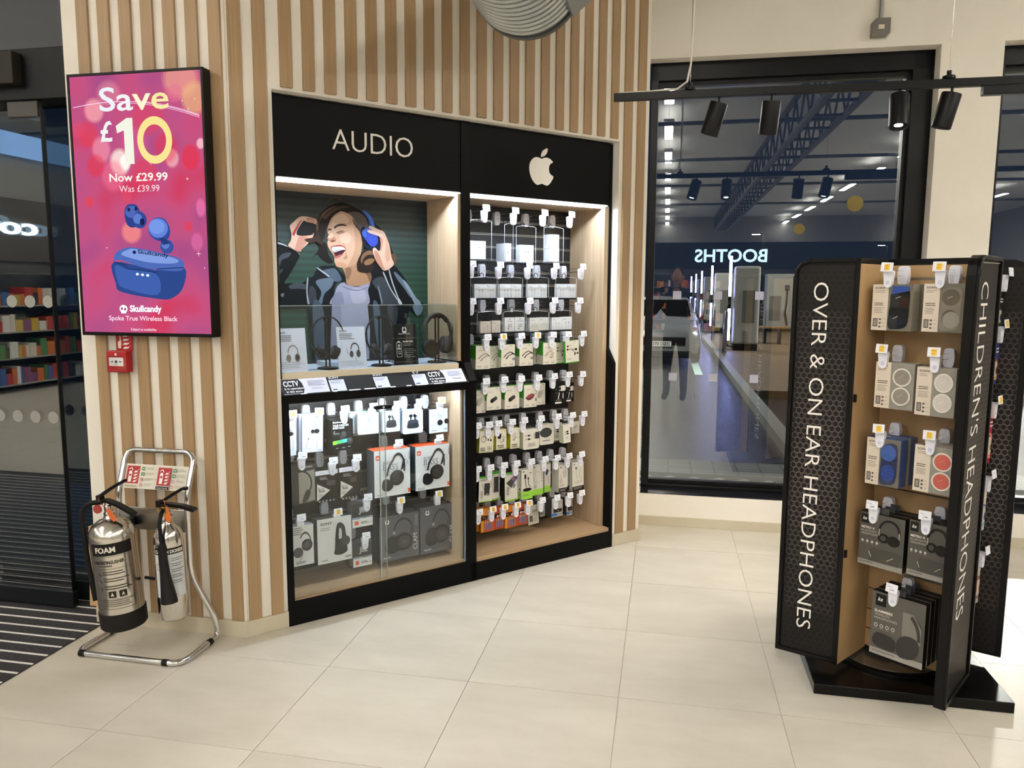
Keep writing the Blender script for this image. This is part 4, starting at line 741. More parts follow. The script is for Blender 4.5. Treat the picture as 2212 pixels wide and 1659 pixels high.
def A_so_w1(a): a.ln(.06,.76,.6,.96,4,'77777a'); a.ring(.62,.52,.28,.32,.16,'2c2c2e',24,0,150); a.e(.7,.50,.24,.15,'1e1e20'); a.e(.7,.50,.15,.09,'3a3a3e'); a.e(.3,.34,.22,.13,'26262a'); a.line([(.5,.26),(.36,.12)],.02,'222222'); sony(a,.2,.06,.05,'4a4a4e',.44)
def A_so_w2(a): sony(a,.09,.86,.055,'2f2f33',.34); a.ln(.09,.72,.4,.80,2,'9a9a9c'); a.poly(smooth_poly([(.50,.30),(.52,.60),(.58,.84),(.70,.86),(.80,.76),(.84,.56),(.92,.44),(.86,.34),(.86,.20),(.66,.14),(.48,.18)]),'232325'); a.poly(smooth_poly([(.62,.52),(.64,.74),(.70,.70),(.70,.52)]),'c9c9cb'); a.e(.82,.44,.13,.11,'2c2c2f'); a.ln(.1,.05,.36,.08,1,'55555a'); a.r(.8,.06,.97,.1,'8a8a8c')
def A_go(a): a.r(0,0,1,.36,'dfe2e4'); a.poly([(0,.36),(.3,.33),(.6,.40),(1,.37),(1,.42),(0,.42)],'8aa0b0'); a.poly([(.2,.98),(.95,.98),(.95,.42),(.2,.42)],'2c2e30'); a.t('JBL',.32,.60,.22,'c9ccd0',bold=.03,width=.46); a.r(.12,.09,.3,.26,'e0552a'); a.t('GO2',.42,.13,.09,'33373a',bold=.03); a.t('Bluetooth',.66,.13,.05,'55585c')
def fresh(a,u,v,s,c='e6e6ea'): a.ring(u-s*.4,v,s*.55,s*.9,.62,c,18,60,330); a.ring(u+s*.4,v,s*.55,s*.9,.62,c,18,-150,120)
def A_clam(a):
    fresh(a,.2,.87,.055); a.ring(.60,.58,.26,.34,.14,'202024',26,-5,170); a.poly(smooth_poly([(.14,.30),(.2,.50),(.38,.54),(.50,.44),(.52,.24),(.36,.16),(.2,.18)]),'17171a'); a.e(.34,.36,.16,.17,'222226'); a.e(.60,.38,.24,.20,'1b1b1f'); a.e(.62,.38,.17,.14,'2a2a2f'); a.e(.63,.38,.07,.055,'3c3c42'); a.poly([(.74,.52),(.84,.54),(.86,.70),(.80,.72)],'303036'); a.r(.33,.58,.40,.64,'8a8a90'); a.t('CLAM',.965,.14,.085,'d6d6da',rot=90,width=.40) if 0 else a.t('CLAM',.95,.16,.10,'c9c9ce',rot=90)
    for v,c in ((.90,'b9b9a0'),(.82,'9a9aa0'),(.74,'9a9aa0')): a.ring(.93,v,.035,.032,.25,c,16)
    a.ln(.1,.05,.8,.065,1,'8a8a90'); a.t('Bluetooth',.1,.08,.028,'d6d6da',bold=.02)
def zx(a,c1,c2,disc=True):
    a.r(.40,0,1,1,'6f6a5c' if not disc else '8f8a80'); a.r(0,0,.40,1,'d8ccbd'); sony(a,.06,.90,.042,'33312e',.27); a.ln(.06,.80,.32,.87,2,'a39a8e'); a.ln(.06,.52,.36,.60,2,'6a635a'); a.ln(.06,.36,.34,.5,4,'a39a8e'); a.poly([(.05,.08),(.17,.08),(.17,.26),(.05,.26)],'4a4641'); a.poly([(.07,.1),(.15,.1),(.15,.24),(.07,.24)],'8d867c')
    for v in (.24,.16,.08): a.e(.23,v,.03,.022,'55504a'); a.ln(.28,v-.01,.38,v+.01,1,'a39a8e')
    if disc:
        for v in (.70,.29): a.e(.70,v,.24,.20,'e4dcd4'); a.e(.70,v,.20,.165,c1); a.line([(.62,v-.02),(.74,v+.05)],.012,c2)
    else:
        a.poly(smooth_poly([(.44,.08),(.46,.5),(.52,.86),(.9,.90),(.94,.5),(.9,.12),(.66,.04)]),c2); a.e(.68,.72,.22,.17,c1); a.e(.68,.30,.2,.17,c1); a.line([(.60,.70),(.72,.74)],.012,'c9c2b4'); a.line([(.56,.26),(.68,.32)],.012,'c9c2b4')
def A_zx_k(a): zx(a,'16171a','0c0d0f',False); a.poly([(.5,.78),(.92,.86),(.9,.96),(.52,.96)],'26489a')
def A_zx_g(a): zx(a,'5a5344','7d766a',False); a.e(.72,.26,.2,.17,'8f8a80')
def A_zx_s(a): zx(a,'8d847b','b9b0a6')
def A_zx_w(a): zx(a,'d6ccc6','f0eae6')
def A_zx_b(a): zx(a,'2a4a92','14204a',False); a.e(.66,.72,.22,.17,'2f559e'); a.e(.68,.28,.2,.17,'1d3a86')
def A_zx_r(a): zx(a,'c2574a','e08a7c')
def A_ks1(a):
    a.r(0,0,1,.10,'8a8781'); a.ln(.05,.03,.4,.07,1,'5a5752'); a.r(.03,.80,.22,.97,'1a1917'); a.t('ks',.07,.86,.06,'e0dcd4',bold=.02,shear=.25); a.t('METRO X',.05,.70,.04,'d9d4cb',bold=.03); a.t('BLUETOOTH',.05,.64,.035,'b5b0a6'); a.t('HEADPHONES',.05,.585,.035,'b5b0a6')
    for u in (.09,.2,.31,.42): a.e(u,.46,.03,.025,'b5b0a6'); a.ln(u-.035,.41,u+.035,.425,1,'8a857b')
    a.poly([(.25,.10),(.92,.10),(.98,.32),(.9,.36),(.3,.36)],'3f3d38'); a.ring(.68,.72,.24,.22,.2,'201f1c',22,0,180); a.e(.56,.58,.13,.09,'1b1a18'); a.e(.78,.56,.14,.10,'1b1a18'); a.e(.55,.58,.06,.05,'3a3833'); a.line([(.46,.74),(.46,.62)],.015,'c2b8a4'); a.line([(.9,.74),(.9,.62)],.015,'c2b8a4'); a.line([(.66,.17),(.8,.25)],.012,'d2b88e'); a.line([(.25,.28),(.31,.18)],.012,'d2c8b4')
def A_ks2(a):
    a.r(0,0,1,.10,'97938c'); a.ln(.05,.035,.5,.065,1,'5a5752'); a.r(.07,.78,.27,.97,'1a1917'); a.t('ks',.11,.86,.06,'e0dcd4',bold=.02,shear=.25); a.t('SLAMMERS',.06,.68,.04,'d9d4cb',bold=.035); a.t('WIRELESS',.06,.625,.038,'b5b0a6'); a.t('HEADPHONES',.06,.57,.038,'b5b0a6')
    for u in (.1,.21,.32,.43): a.ring(u,.47,.035,.03,.35,'c9c4ba',14); a.ln(u-.04,.41,u+.04,.425,1,'8a857b')
    a.poly([(.60,.36),(.60,.80),(.80,.80),(.95,.60),(.95,.36)],'77746c'); a.ring(.58,.44,.36,.40,.16,'33312d',22,-5,62); a.poly(smooth_poly([(.54,.12),(.52,.32),(.66,.44),(.88,.42),(.92,.24),(.84,.12),(.66,.08)]),'2f2d2a'); a.poly(smooth_poly([(.08,.16),(.10,.34),(.3,.36),(.48,.30),(.46,.12)]),'2b2926')
WH='e2e5ea'; WC='ded9cd'
ARTS={'buds1':(WH,WH,A_buds1),'slim':('e0d8d4',WH,A_slim),'buds2':(WH,WH,A_buds2),'pad':(WH,WH,A_pad),'cable2':(WH,WH,A_cable2),'cable1':('d3ccc4','cfc8c0',A_cable1),'jacks':(WH,WH,A_jacks),'disc':('dcdcd8','d4d6d8',A_disc)}
for k in ('g_cableL','g_cable','g_charger','g_split','g_plug','g_car','g_red'): ARTS[k]=(WC,G1,globals()['A_'+k])
ARTS['blk_plug']=('121110','0c0b0b',A_blk_plug)
for k in ('y_case','y_mains','y_usb'): ARTS[k]=('dcd8c6',Y1,globals()['A_'+k])
for k in ('w_adapt','w_disc','w_plugs','w_narrow','w_pen'): ARTS[k]=('d8d4ca','c9cbb8',globals()['A_'+k])
for k,s in (('s_bank','1a1a18'),('s_bank2','55554f'),('s_laptop','12180f'),('s_cable','b9b6ac'),('s_white','c9c6bc'),('s_tab','a9a69c'),('s_wplug','bdbab2'),('s_wcable','b9b6ac')): ARTS[k]=('cfccc2',s,globals()['A_'+k])
ARTS.update({'bat':('c87a1e','b06a18',A_bat),'bat2':('b9521c','8a3a18',A_bat2),'sd':('a9a698','8a887c',A_sd),'usb':('a8a6a0','3a3a3e',A_usb),'so_bud':('dde4f4','aab4c8',A_so_bud),'so_ear':('dfe6f6','9aa4b8',A_so_ear),'skc':('0d0f10','0a0b0c',A_skc),
'air_w':('d3dfe6','b9c9c4',A_air_w),'air_b':('d6e0ee','aebccc',A_air_b),'so_bass':('d6e2f6','2a2a30',A_so_bass),'brownhp':('2e2b27','24221f',A_brownhp),'boom':('1a1817','141312',A_boom),'jbl':('dfe2e6','4a545a',A_jbl),'so_w1':('d9d9da','8a8a8c',A_so_w1),'so_w2':('d6d6d8','3a3a3c',A_so_w2),'go':('2c2e30','8a8d90',A_go),'clam':('4b4b52','35353b',A_clam),
'zx_k':('d8ccbd','a39e92',A_zx_k),'zx_g':('d8ccbd','a39e92',A_zx_g),'zx_s':('d8ccbd','a8a49a',A_zx_s),'zx_w':('d8ccbd','b0aaa2',A_zx_w),'zx_b':('d8ccbd','3a5a96',A_zx_b),'zx_r':('d8ccbd','a8988e',A_zx_r),'ks1':('4a4843','161513',A_ks1),'ks2':('55534d','191816',A_ks2)})
NM={'air_w':'blister','air_b':'blister','bat':'blister','bat2':'blister'}
def art_name(k):
    if k[:2]=='zx' or k[:3]=='kid' or k in ('clam','jbl','so_w1','so_w2','brownhp','ks1','ks2'): return 'headphone_box','headphones box'
    if k in ('buds1','buds2','skc','air_w','air_b','so_bass','boom','so_bud','so_ear'): return 'earbud_pack','earphone pack'
    if k in ('bat','bat2'): return 'battery_pack','batteries'
    if k=='go': return 'speaker_box','speaker box'
    if k in ('sd','usb'): return 'memory_card_pack','memory card'
    return 'accessory_box','accessory box'
def product(F,it,group,copies=0):
    x0,x1,z0,z1,d,th,art,label,roll=it; w,h=x1-x0,z1-z0; nm,cat=art_name(art); fc,sc,fn=ARTS[art]
    o=thing(nm,label,cat,F.w((x0+x1)/2,d,z0),F.th,group); o.rotation_euler=(0,math.radians(roll),F.th)
    zc=art[:2]=='zx'; rnd=art in ('air_w','air_b','w_adapt','w_disc')
    sides=M(sc,.45); front=M(fc,.45); top=M({'jbl':'d8562a','g_cable':'5a8a4a'}.get(art,sc),.45)
    b=MB()
    if rnd: b.prism(rrect(-w/2,w/2,0,h,min(w,h)*.1),0,th,0,1); c=b.build('carton',[front,sides],o,smooth=True)
    else:
        b.add([(-w/2,0,0),(w/2,0,0),(w/2,0,h),(-w/2,0,h)],[(0,1,2,3)],0)
        b.add([(-w/2,0,0),(w/2,0,0),(w/2,0,h),(-w/2,0,h),(-w/2,th,0),(w/2,th,0),(w/2,th,h),(-w/2,th,h)],[(1,5,6,2),(4,0,3,7),(5,4,7,6),(4,5,1,0)],1)
        b.add([(-w/2,0,h),(w/2,0,h),(w/2,th,h),(-w/2,th,h)],[(0,1,2,3)],2)
        if art in ('g_cable','g_charger','g_cableL','g_plug','g_car','g_red'):   # white foot under the green side
            for sx in (-1,1): b.add([(sx*(w/2+.0003),0,0),(sx*(w/2+.0003),th,0),(sx*(w/2+.0003),th,h*.46),(sx*(w/2+.0003),0,h*.40)],[(0,1,2,3)],3)
        c=b.build('carton',[front,sides,top,M('cfcbbf',.45)],o)
    a=Art(w,h); fn(a); a.build('front_print',o,mp=lambda u,v,k:(u-w/2,-.0004-.0002*k,v))
    # hang tab
    if art not in ('buds1','slim','buds2','pad','cable1','cable2','jacks','disc','clam','jbl','go'):
        tw=min(.018,w*.3); B(-tw,tw,th*.4,th*.4+.0015,h-.001,h+.024).build('hang_tab',M('3a3a3c',.4) if art[:2] in ('ks','bl') else CLEAR,o)
    if zc:   # clear plastic shell around the boxed headphones
        MB().add([(-w*.1,-.006,0),(w/2+.002,-.006,0),(w/2+.002,th,0),(-w*.1,-.006,h),(w/2+.002,-.006,h),(w/2+.002,th,h)],[(0,1,4,3),(1,2,5,4)]).build('clear_shell',CLEAR,o)
    for k in range(copies):
        q=b.build('carton',[front,sides,top,M('cfcbbf',.45)],o) if 0 else None
    return o
bay=[]
for it in ITEMS:
    g='products on the accessory bay hooks' if it[0]>1.0 else 'products in the glass display case'
    bay.append((it,product(FB,it,g)))
kb=[(it,product(FK,it,'headphone packs on the stand')) for it in KITEMS]
# copies standing behind the front box on the same hook, showing their sides
def behind(it,F,dy,dx,label,group,th=None):
    x0,x1,z0,z1,d,t_,art,_,roll=it
    return product(F,(x0+dx,x1+dx,z0,z1,d+dy,th or t_,art,label,roll),group)
find=lambda s:[i for i,_ in bay+kb if i[7].startswith(s)][0]
behind(find('white and green box'),FB,.07,-.004,'second grey cable box, behind the far left green one','products on the accessory bay hooks',.05)
behind(find('white box with grey plug charger'),FB,.075,-.012,'second plug charger box, behind the one with widest green side','products on the accessory bay hooks',.06)
behind(find('narrow card with black cable'),FB,.03,-.006,'second narrow black cable card, behind the front one','products on the accessory bay hooks')
behind(find('white pack with black foot and white cable'),FB,.045,-.004,'second white cable pack, behind the one at row end','products on the accessory bay hooks')
behind(find('white earphone card'),FB,.03,-.006,'second white earphone card, behind the black plug card','products in the glass display case')
behind(find('white earphone card'),FB,.06,-.010,'third white earphone card, rearmost behind the black plug card','products in the glass display case')
behind(find('clear blister with white'),FB,.05,-.02,'second clear white earbud blister, behind the front one','products in the glass display case')
behind(find('black and lime'),FB,.09,-.004,'second sport earbud box, behind the black and lime one','products in the glass display case')
behind(find('leftmost yellow'),FB,.03,-.012,'battery blister behind the leftmost yellow one','products on the accessory bay hooks')
kg='headphone packs on the stand'
for k_ in range(3): behind(find('largest grey headphone box'),FK,.04*(k_+1),.001,'%s box behind the largest grey headphone box'%('second','third','fourth')[k_],kg,.034)
for k_ in range(2): behind(find('black and grey headphone box, left'),FK,.045*(k_+1),.001,'%s box behind the left black and grey one'%('second','third')[k_],kg,.038)
behind(find('clear headphone pack with black and blue'),FK,.075,.004,'second clear pack, behind the black and blue headphones',kg)
behind(find('clear headphone pack with blue'),FK,.075,.004,'second blue headphone pack, behind the front one',kg)
behind(find('clear headphone pack with coral'),FK,.075,.004,'red topped pack behind the coral red discs',kg)
# ---- clear security cases
CN=['clear case around the long-stem earbud box','narrow clear case around the edge-on white box','clear case around the short-stem earbud box','tall clear case around two stacked charger boxes']+['clear case holding the %s upper pair of cable boxes'%n for n in ('leftmost','second','third','last')]+['clear case holding the %s lower pair of small boxes'%n for n in ('leftmost','second','third','last')]
for k,(x0,x1,z0,z1) in enumerate(CASES):
    w,h=x1-x0,z1-z0; dp=.07 if k<4 else .045; w=max(w,.03)
    o=thing('security_case',CN[k],'security case',FB.w((x0+x1)/2,.15,z0),FB.th,'clear security cases on the hooks')
    s=.0015; sh=MB().add([(-w/2,dp,0),(-w/2,0,0),(w/2,0,0),(w/2,dp,0),(-w/2,dp,h),(-w/2,0,h),(w/2,0,h),(w/2,dp,h)],[(0,1,5,4),(1,2,6,5),(2,3,7,6)]); sh.build('shell',CLEAR,o)
    B(-w/2-.001,w/2+.001,-.002,dp+.003,-.008,.001).build('lock_tray',M('15151a',.35),o,bevel=.002)
    MB().tube([(-w/2,.0,.003),(-w/2,.0,h-.004),(-w/2+.01,.0,h),(0,.0,h+.006),(w/2-.01,.0,h),(w/2,.0,h-.004),(w/2,.0,.003)],.0013,6).build('rim',M('c4ccd6',.15,.2),o)
    MB().tube([(-.012,dp/2,h),(-.012,dp/2,h+.02),(0,dp/2,h+.026),(.012,dp/2,h+.02),(.012,dp/2,h)],.002,6).build('hang_loop',BLK,o)
# ---- peg hooks with anti-theft lock and ticket
def hook_meshes(L):
    # local: origin on the ticket, +y to the wall
    p={}
    p['rod']=(MB().tube([(0,L,-.030),(0,.012,-.030),(0,.004,-.027)],.0022,6).tube([(0,L,-.010),(0,.008,-.010)],.0014,6),CHROME,False)
    lp=smooth_poly([(-.015,-.060),(.0,-.066),(.015,-.060),(.020,-.030),(.017,.0),(.010,.008),(-.010,.008),(-.017,.0),(-.020,-.030)],3)
    p['stop_lock']=(MB().prism(lp,L-.075,L-.05),WPLAS,True)
    hp_=smooth_poly([(-.013,-.066),(0,-.075),(.013,-.066),(.016,-.040),(.016,-.012),(-.016,-.012),(-.016,-.040)],3)
    p['ticket_holder']=(MB().prism(hp_,.002,.02),WPLAS,True)
    p['lens']=(MB().lathe([(0,.0012),(.0065,.0012),(.0075,.002),(0,.002)],14,(0,0,-.055),axis='y'),M('c9cbe0',.3),True)
    p['price_ticket']=(MB().prism(rrect(-.022,.022,-.017,.017,.002),-.012,-.0095),M('eceef6',.4),False)
    return {k:v[0].build('tmp',v[1],smooth=v[2],bevel=.003 if k in ('stop_lock','ticket_holder') else 0) for k,v in p.items()}
tk=Art(.04,.03); tk.ln(.08,.55,.6,.75,2,'b9bccb'); tk.t('£',.35,.15,.25,'55586a'); tk.ln(.5,.12,.85,.36,1,'6a6d80'); TKP=tk.build('tmp',None)
ty=Art(.04,.03); ty.r(.28,.08,.78,.85,'e8c24a'); ty.ln(.34,.5,.7,.75,2,'c2962a'); ty.ln(.34,.2,.7,.36,1,'b98a24'); TKY=ty.build('tmp',None)
def hook(F,x,z,d,L,pro,yel,label,group):
    o=thing('peg_hook',label,'peg hook',F.w(x,d,z),F.th,group); 
    tilt=random.uniform(-.05,.05)
    for k,src in pro.items():
        c=bpy.data.objects.new(k,src.data); COL.objects.link(c); c.parent=o
        for m in src.modifiers:
            nm=c.modifiers.new('edge','BEVEL'); nm.width=.003; nm.segments=2; nm.limit_method='ANGLE'
        if k=='price_ticket':
            c.rotation_euler=(math.radians(-8),tilt,0); q=bpy.data.objects.new('ticket_print',(TKY if yel else TKP).data); COL.objects.link(q); q.parent=c; q.location=(-.02,-.0122,-.015)
    return o
def nearest(L,x,z):
    best=None
    for it,_ in L:
        cx_=(it[0]+it[1])/2; 
        s=abs(cx_-x)+abs(it[3]-z)*.8
        if best is None or s<best[0]: best=(s,it)
    return best[1]
pro=hook_meshes(BD-.125-.012)
seen={}
def hook_label(L,x,z,yel):
    it=nearest(L,x,z); n=seen.get(it[7],0); seen[it[7]]=n+1
    col='yellow' if yel else 'white'; sh=it[7]
    sh=sh.replace('small white cable box in the ','cable box in ').replace('small white box in the ','box in ').replace(' clear case,',' case,')
    pre=('%s-ticket hook above the %s','%s-ticket hook right, over the %s','%s-ticket hook far right, over the %s')[min(n,2)]
    return pre%(col,sh)
for x,z,y in HOOKS: hook(FB,x,z,.125,.24,pro,y,hook_label(bay,x,z,y),'peg hooks in the wall cabinets')
prk=hook_meshes(.2)
for x,z,y in KHOOKS: hook(FK,x,z,-.2,.2,prk,y,hook_label(kb,x,z,y),'peg hooks on the headphone stand')
for d in list(pro.values())+list(prk.values())+[TKP,TKY]: bpy.data.objects.remove(d)
# ================================================================ NICHE: headphones, stands, cards
SH=1.183
def hp_stand(x,d,label,h=.238):
    o=thing('headphone_stand',label,'headphone stand',FB.w(x,d,SH),FB.th,'headphone stands in the niche')
    MB().lathe([(0,0),(.05,0),(.051,.004),(.047,.008),(0,.008)],28).build('base',BLK,o,smooth=True)
    for s in (-1,1): MB().tube([(s*.009,0,.006),(s*.009,0,h)],.0045,10).build('post',BLK,o,smooth=True)
    MB().tube([(-.02,0,h-.004),(-.009,0,h+.002),(.009,0,h+.002),(.02,0,h-.004)],.006,8).build('cradle',BLK,o,smooth=True)
hp_stand(.262,.10,'black twin-post stand holding the left thin headphones'); hp_stand(.54,.10,'black twin-post stand holding the middle wired headphones'); hp_stand(.862,.11,'black twin-post stand beside the oak end panel',.236)
def ringpath(rx,rz,cz,a0,a1,n=26,cx=0): return [(cx+rx*math.cos(math.radians(a0+(a1-a0)*i/n)),0,cz+rz*math.sin(math.radians(a0+(a1-a0)*i/n))) for i in range(n+1)]
def band(path,w,t):   # flat strap along a path in xz
    b=MB(); n=len(path); vs=[]
    for i,(x,y,z) in enumerate(path):
        a=Vector(path[min(i+1,n-1)])-Vector(path[max(i-1,0)]); nn=Vector((-a.z,0,a.x)).normalized()*t/2
        for sy,sn in ((-1,-1),(1,-1),(1,1),(-1,1)): vs.append((x+nn.x*sn,sy*w/2,z+nn.z*sn))
    fs=[(4*i+j,4*i+(j+1)%4,4*i+4+(j+1)%4,4*i+4+j) for i in range(n-1) for j in range(4)]+[(0,3,2,1),(4*n-4,4*n-3,4*n-2,4*n-1)]
    return b.add(vs,fs)
def cup(parent,r,th,loc,rot,c1='1a1a1c',c2='242426',pad='141415'):
    s=MB().lathe([(0,-th*.5),(r*.72,-th*.5),(r*.92,-th*.38),(r,-th*.1),(r*.96,th*.1),(0,th*.1)],22).build('ear_cup',M(c1,.4),parent,smooth=True,loc=loc,rot=rot)
    MB().lathe([(r*.60,-th*.54),(r*.70,-th*.52),(r*.70,-th*.48),(r*.60,-th*.48)],22).build('cup_ring',M('4a4a4c',.3),s,smooth=True)
    MB().lathe([(r*.45,th*.1),(r*.97,th*.1),(r*.98,th*.35),(r*.8,th*.52),(r*.5,th*.4)],22).build('ear_pad',M(pad,.6),s,smooth=True)
def thin_hp(x,d,label,wire):
    o=thing('headphones',label,'headphones',FB.w(x,d,SH+.012),FB.th,'headphones on show in the niche')
    p=ringpath(.080,.098,.140,-38,218); band(p,.014,.0045).build('headband',M('151516',.45),o,smooth=60,bevel=.001)
    band(ringpath(.080,.098,.140,-38,10,10),.017,.008).build('slider',M('121213',.35),o,smooth=60,bevel=.0015); band(ringpath(.080,.098,.140,170,218,10),.017,.008).build('slider',M('121213',.35),o,smooth=60,bevel=.0015)
    cup(o,.034,.034,(-.034,0,.068),(0,math.radians(-118),0)); cup(o,.034,.034,(.034,0,.066),(0,math.radians(118),0))
    if wire:
        rw=random.Random(3); pts=[(.02,.0,.04),(.03,.01,.01),(.02,.02,-.006),(-.03,.02,-.008),(-.02,-.01,-.008),(.05,0,-.008)]+[(.06+.022*math.cos(k*1.9)+rw.uniform(-.006,.006),.008+.016*math.sin(k*1.3),-.004+.014*abs(math.sin(k*.7))+.001*k) for k in range(16)]
        MB().tube(pts,.0016,6).build('cable',BLK,o,smooth=True)
thin_hp(.262,.10,'thin black on-ear headphones on the left stand',False); thin_hp(.54,.10,'thin black wired headphones with bundled cable on the middle stand',True)
o=thing('headphones','thick charcoal over-ear headphones on the stand by the oak panel','headphones',FB.w(.862,.11,SH+.014),FB.th,'headphones on show in the niche')
band(ringpath(.084,.110,.130,8,172),.024,.011).build('headband',M('2b2a2c',.5),o,smooth=60,bevel=.003,seg=3)
band(ringpath(.074,.100,.130,40,140),.022,.008).build('band_padding',M('222123',.7),o,smooth=60,bevel=.002)
for s in (-1,1): band([(s*.083,0,.150),(s*.082,0,.118),(s*.068,0,.085),(s*.052,0,.065)],.018,.007).build('yoke',M('39383a',.35),o,smooth=60,bevel=.002)
cup(o,.047,.042,(-.048,-.012,.062),(math.radians(82),math.radians(-22),0),'2d2c2e','333','1c1b1c'); cup(o,.047,.046,(.048,0,.078),(math.radians(10),math.radians(98),0),'2d2c2e','333','232224')
def card(x0,x1,d,h,lean,fc,label,draw):
    w=x1-x0; o=thing('info_card',label,'card',FB.w((x0+x1)/2,d,SH),FB.th,'cards on the niche shelf')
    k=math.sin(math.radians(lean)); c=math.cos(math.radians(lean))
    mp=lambda u,v,q:(u-w/2,v*k-.0004*1-.0002*q,v*c)
    MB().add([(-w/2,0,0),(w/2,0,0),(w/2,h*k,h*c),(-w/2,h*k,h*c),(-w/2,.003,0),(w/2,.003,0),(w/2,h*k+.003,h*c),(-w/2,h*k+.003,h*c)],[(0,1,2,3),(5,4,7,6),(1,5,6,2),(4,0,3,7),(3,2,6,7)]).build('panel',M(fc,.35),o)
    B(-w*.4,w*.4,.003,h*k+.03,0,.002).build('foot',CLEAR,o)
    a=Art(w,h); draw(a); a.build('print',o,mp=mp)
def c1(a): a.t('SONY',.08,.88,.04,'3a3d48',bold=.02,width=.28); a.ln(.08,.68,.62,.84,4,'6a6e7c'); a.hp(.55,.40,.44,.40,'8d8478','7d7468'); a.ln(.06,.06,.92,.22,4,'9aa0b0',.3)
def c2(a): a.t('SONY',.08,.88,.04,'3a3d48',bold=.02,width=.28); a.ln(.08,.68,.62,.84,4,'6a6e7c'); a.hp(.60,.42,.38,.36,'1f1a1c','2a2426'); a.line([(.3,.5),(.33,.34)],.012,'333333'); a.line([(.6,.26),(.62,.2)],.012,'333333'); a.ln(.06,.04,.9,.18,4,'9aa0b0',.3)
def c3(a): fresh(a,.5,.86,.09); a.t('FRESH \'N REBEL',.5,.75,.035,'c9c9c4',al='c',width=.5); a.r(.02,.655,.98,.662,'8a8a86'); a.t('CLAM ANC',.40,.56,.035,'e8e8e4',bold=.035,width=.42); a.t('WIRELESS ANC',.40,.505,.022,'a9a9a4'); a.t('HEADPHONES',.40,.465,.022,'a9a9a4')
_c3=c3
def c3(a):
    _c3(a); a.poly(rrect(.12,.34,.20,.56,.03),'d9d9d4'); a.poly(rrect(.132,.328,.208,.552,.025),'15130f'); a.r(.18,.56,.28,.59,'d9d9d4')
    a.t('35',.23,.46,.05,'e8e8e4',al='c',bold=.03); a.t('HR',.23,.385,.05,'e8e8e4',al='c',bold=.03); a.t('PLAY',.23,.32,.03,'d9d9d4',al='c'); a.t('TIME',.23,.27,.03,'d9d9d4',al='c'); a.ln(.40,.16,.95,.40,5,'8f8f8a',.25); a.r(.02,.08,.98,.086,'77776f')
card(.006,.15,.062,.20,8,'d6dcf0','white info card with beige headphones at the left niche edge',c1); card(.305,.45,.068,.20,8,'d2daf0','white info card with dark headphones in the niche middle',c2); card(.60,.735,.075,.205,8,'14120f','black info card beside the thick charcoal headphones',c3)
tag(B(-.07,.07,0,.16,0,.022).build('display_plinth',M('b9c8d6',.3),loc=FB.w(.36,.16,SH),rot=FB.th,bevel=.002),'low pale plinth behind the middle info card','plinth')
# ================================================================ ROTATING HEADPHONE STAND
KC=(1.595,3.1); ZB,ZT=.075,1.69
ks=thing('headphone_display_stand','black rotating stand with honeycomb sign fins and maple slatwall bays','display stand',(KC[0],KC[1],0),0)
def rel(p): return (p[0]-KC[0],p[1]-KC[1])
def rot(p,k):
    x,y=p
    for _ in range(k): x,y=-y,x
    return (x,y)
bc=(1.604-KC[0],3.116-KC[1]); ca,sa=math.cos(-.1955),math.sin(-.1955)
base=[(bc[0]+ca*x-sa*y,bc[1]+sa*x+ca*y) for x,y in ((-.355,-.355),(.355,-.355),(.355,.355),(-.355,.355))]
MB().zprism(base,0,.042).build('base',M('070606',.25),ks,bevel=.003)
MB().lathe([(0,.042),(.225,.042),(.225,.052),(.215,.058),(0,.058)],48).build('turntable',M('0d0c0c',.3),ks,smooth=True)
MB().lathe([(.205,.058),(.212,.0585),(.212,.062),(.205,.062)],48).build('turntable_ring',M('8a857c',.25,.8),ks,smooth=True)
MB().lathe([(0,.058),(.10,.058),(.10,ZB+.01),(0,ZB+.01)],24).build('spindle',BLK,ks,smooth=True)
P1L,P1R=rel((1.113,3.072)),rel((1.312,2.928)); INN=rel((1.5,3.093)); du=(math.cos(math.radians(-50)),math.sin(math.radians(-50)))
MEND=(INN[0]+du[0]*.342,INN[1]+du[1]*.342)
BLK_K=M('080707',.34)
for k in range(4):
    p,q,e=rot(P1R,k),rot(INN,k),rot(MEND,k)
    if k==1: p=rel((1.775,2.872))
    MB().slab(p,q,.018,ZB,1.668).build('bay_side_board',MAPLE,ks)
    MB().slab(p,q,.022,1.668,ZT).build('top_cap',BLK_K,ks); MB().slab(q,e,.022,1.668,ZT).build('top_cap',BLK_K,ks)
    # slatwall boards on the bay back
    rows=[ZB,.16,.245,.335,.435,.55,.66,.775,.93,1.10,1.28,1.45,1.615,1.668] if k in (0,1) else [ZB,1.668]
    MB().slab(q,e,.02,ZB,1.668).build('bay_back',M('3a2c1a',.6),ks)
    for a,b_ in zip(rows,rows[1:]):
        n=Vector((-(e[1]-q[1]),e[0]-q[0])).normalized()*-.006
        MB().slab((q[0],q[1]),(e[0],e[1]),-.006,a+.003,b_-.003).build('slat_board',MAPLE,ks)
    if k==0:
        for z in (1.615,1.28,.93,.66,.435): MB().slab((q[0]+n.x*.2,q[1]+n.y*.2),(e[0]+n.x*.2,e[1]+n.y*.2),-.0075,z-.005,z+.004).build('groove_rail',M('8f887a',.3,.8),ks)
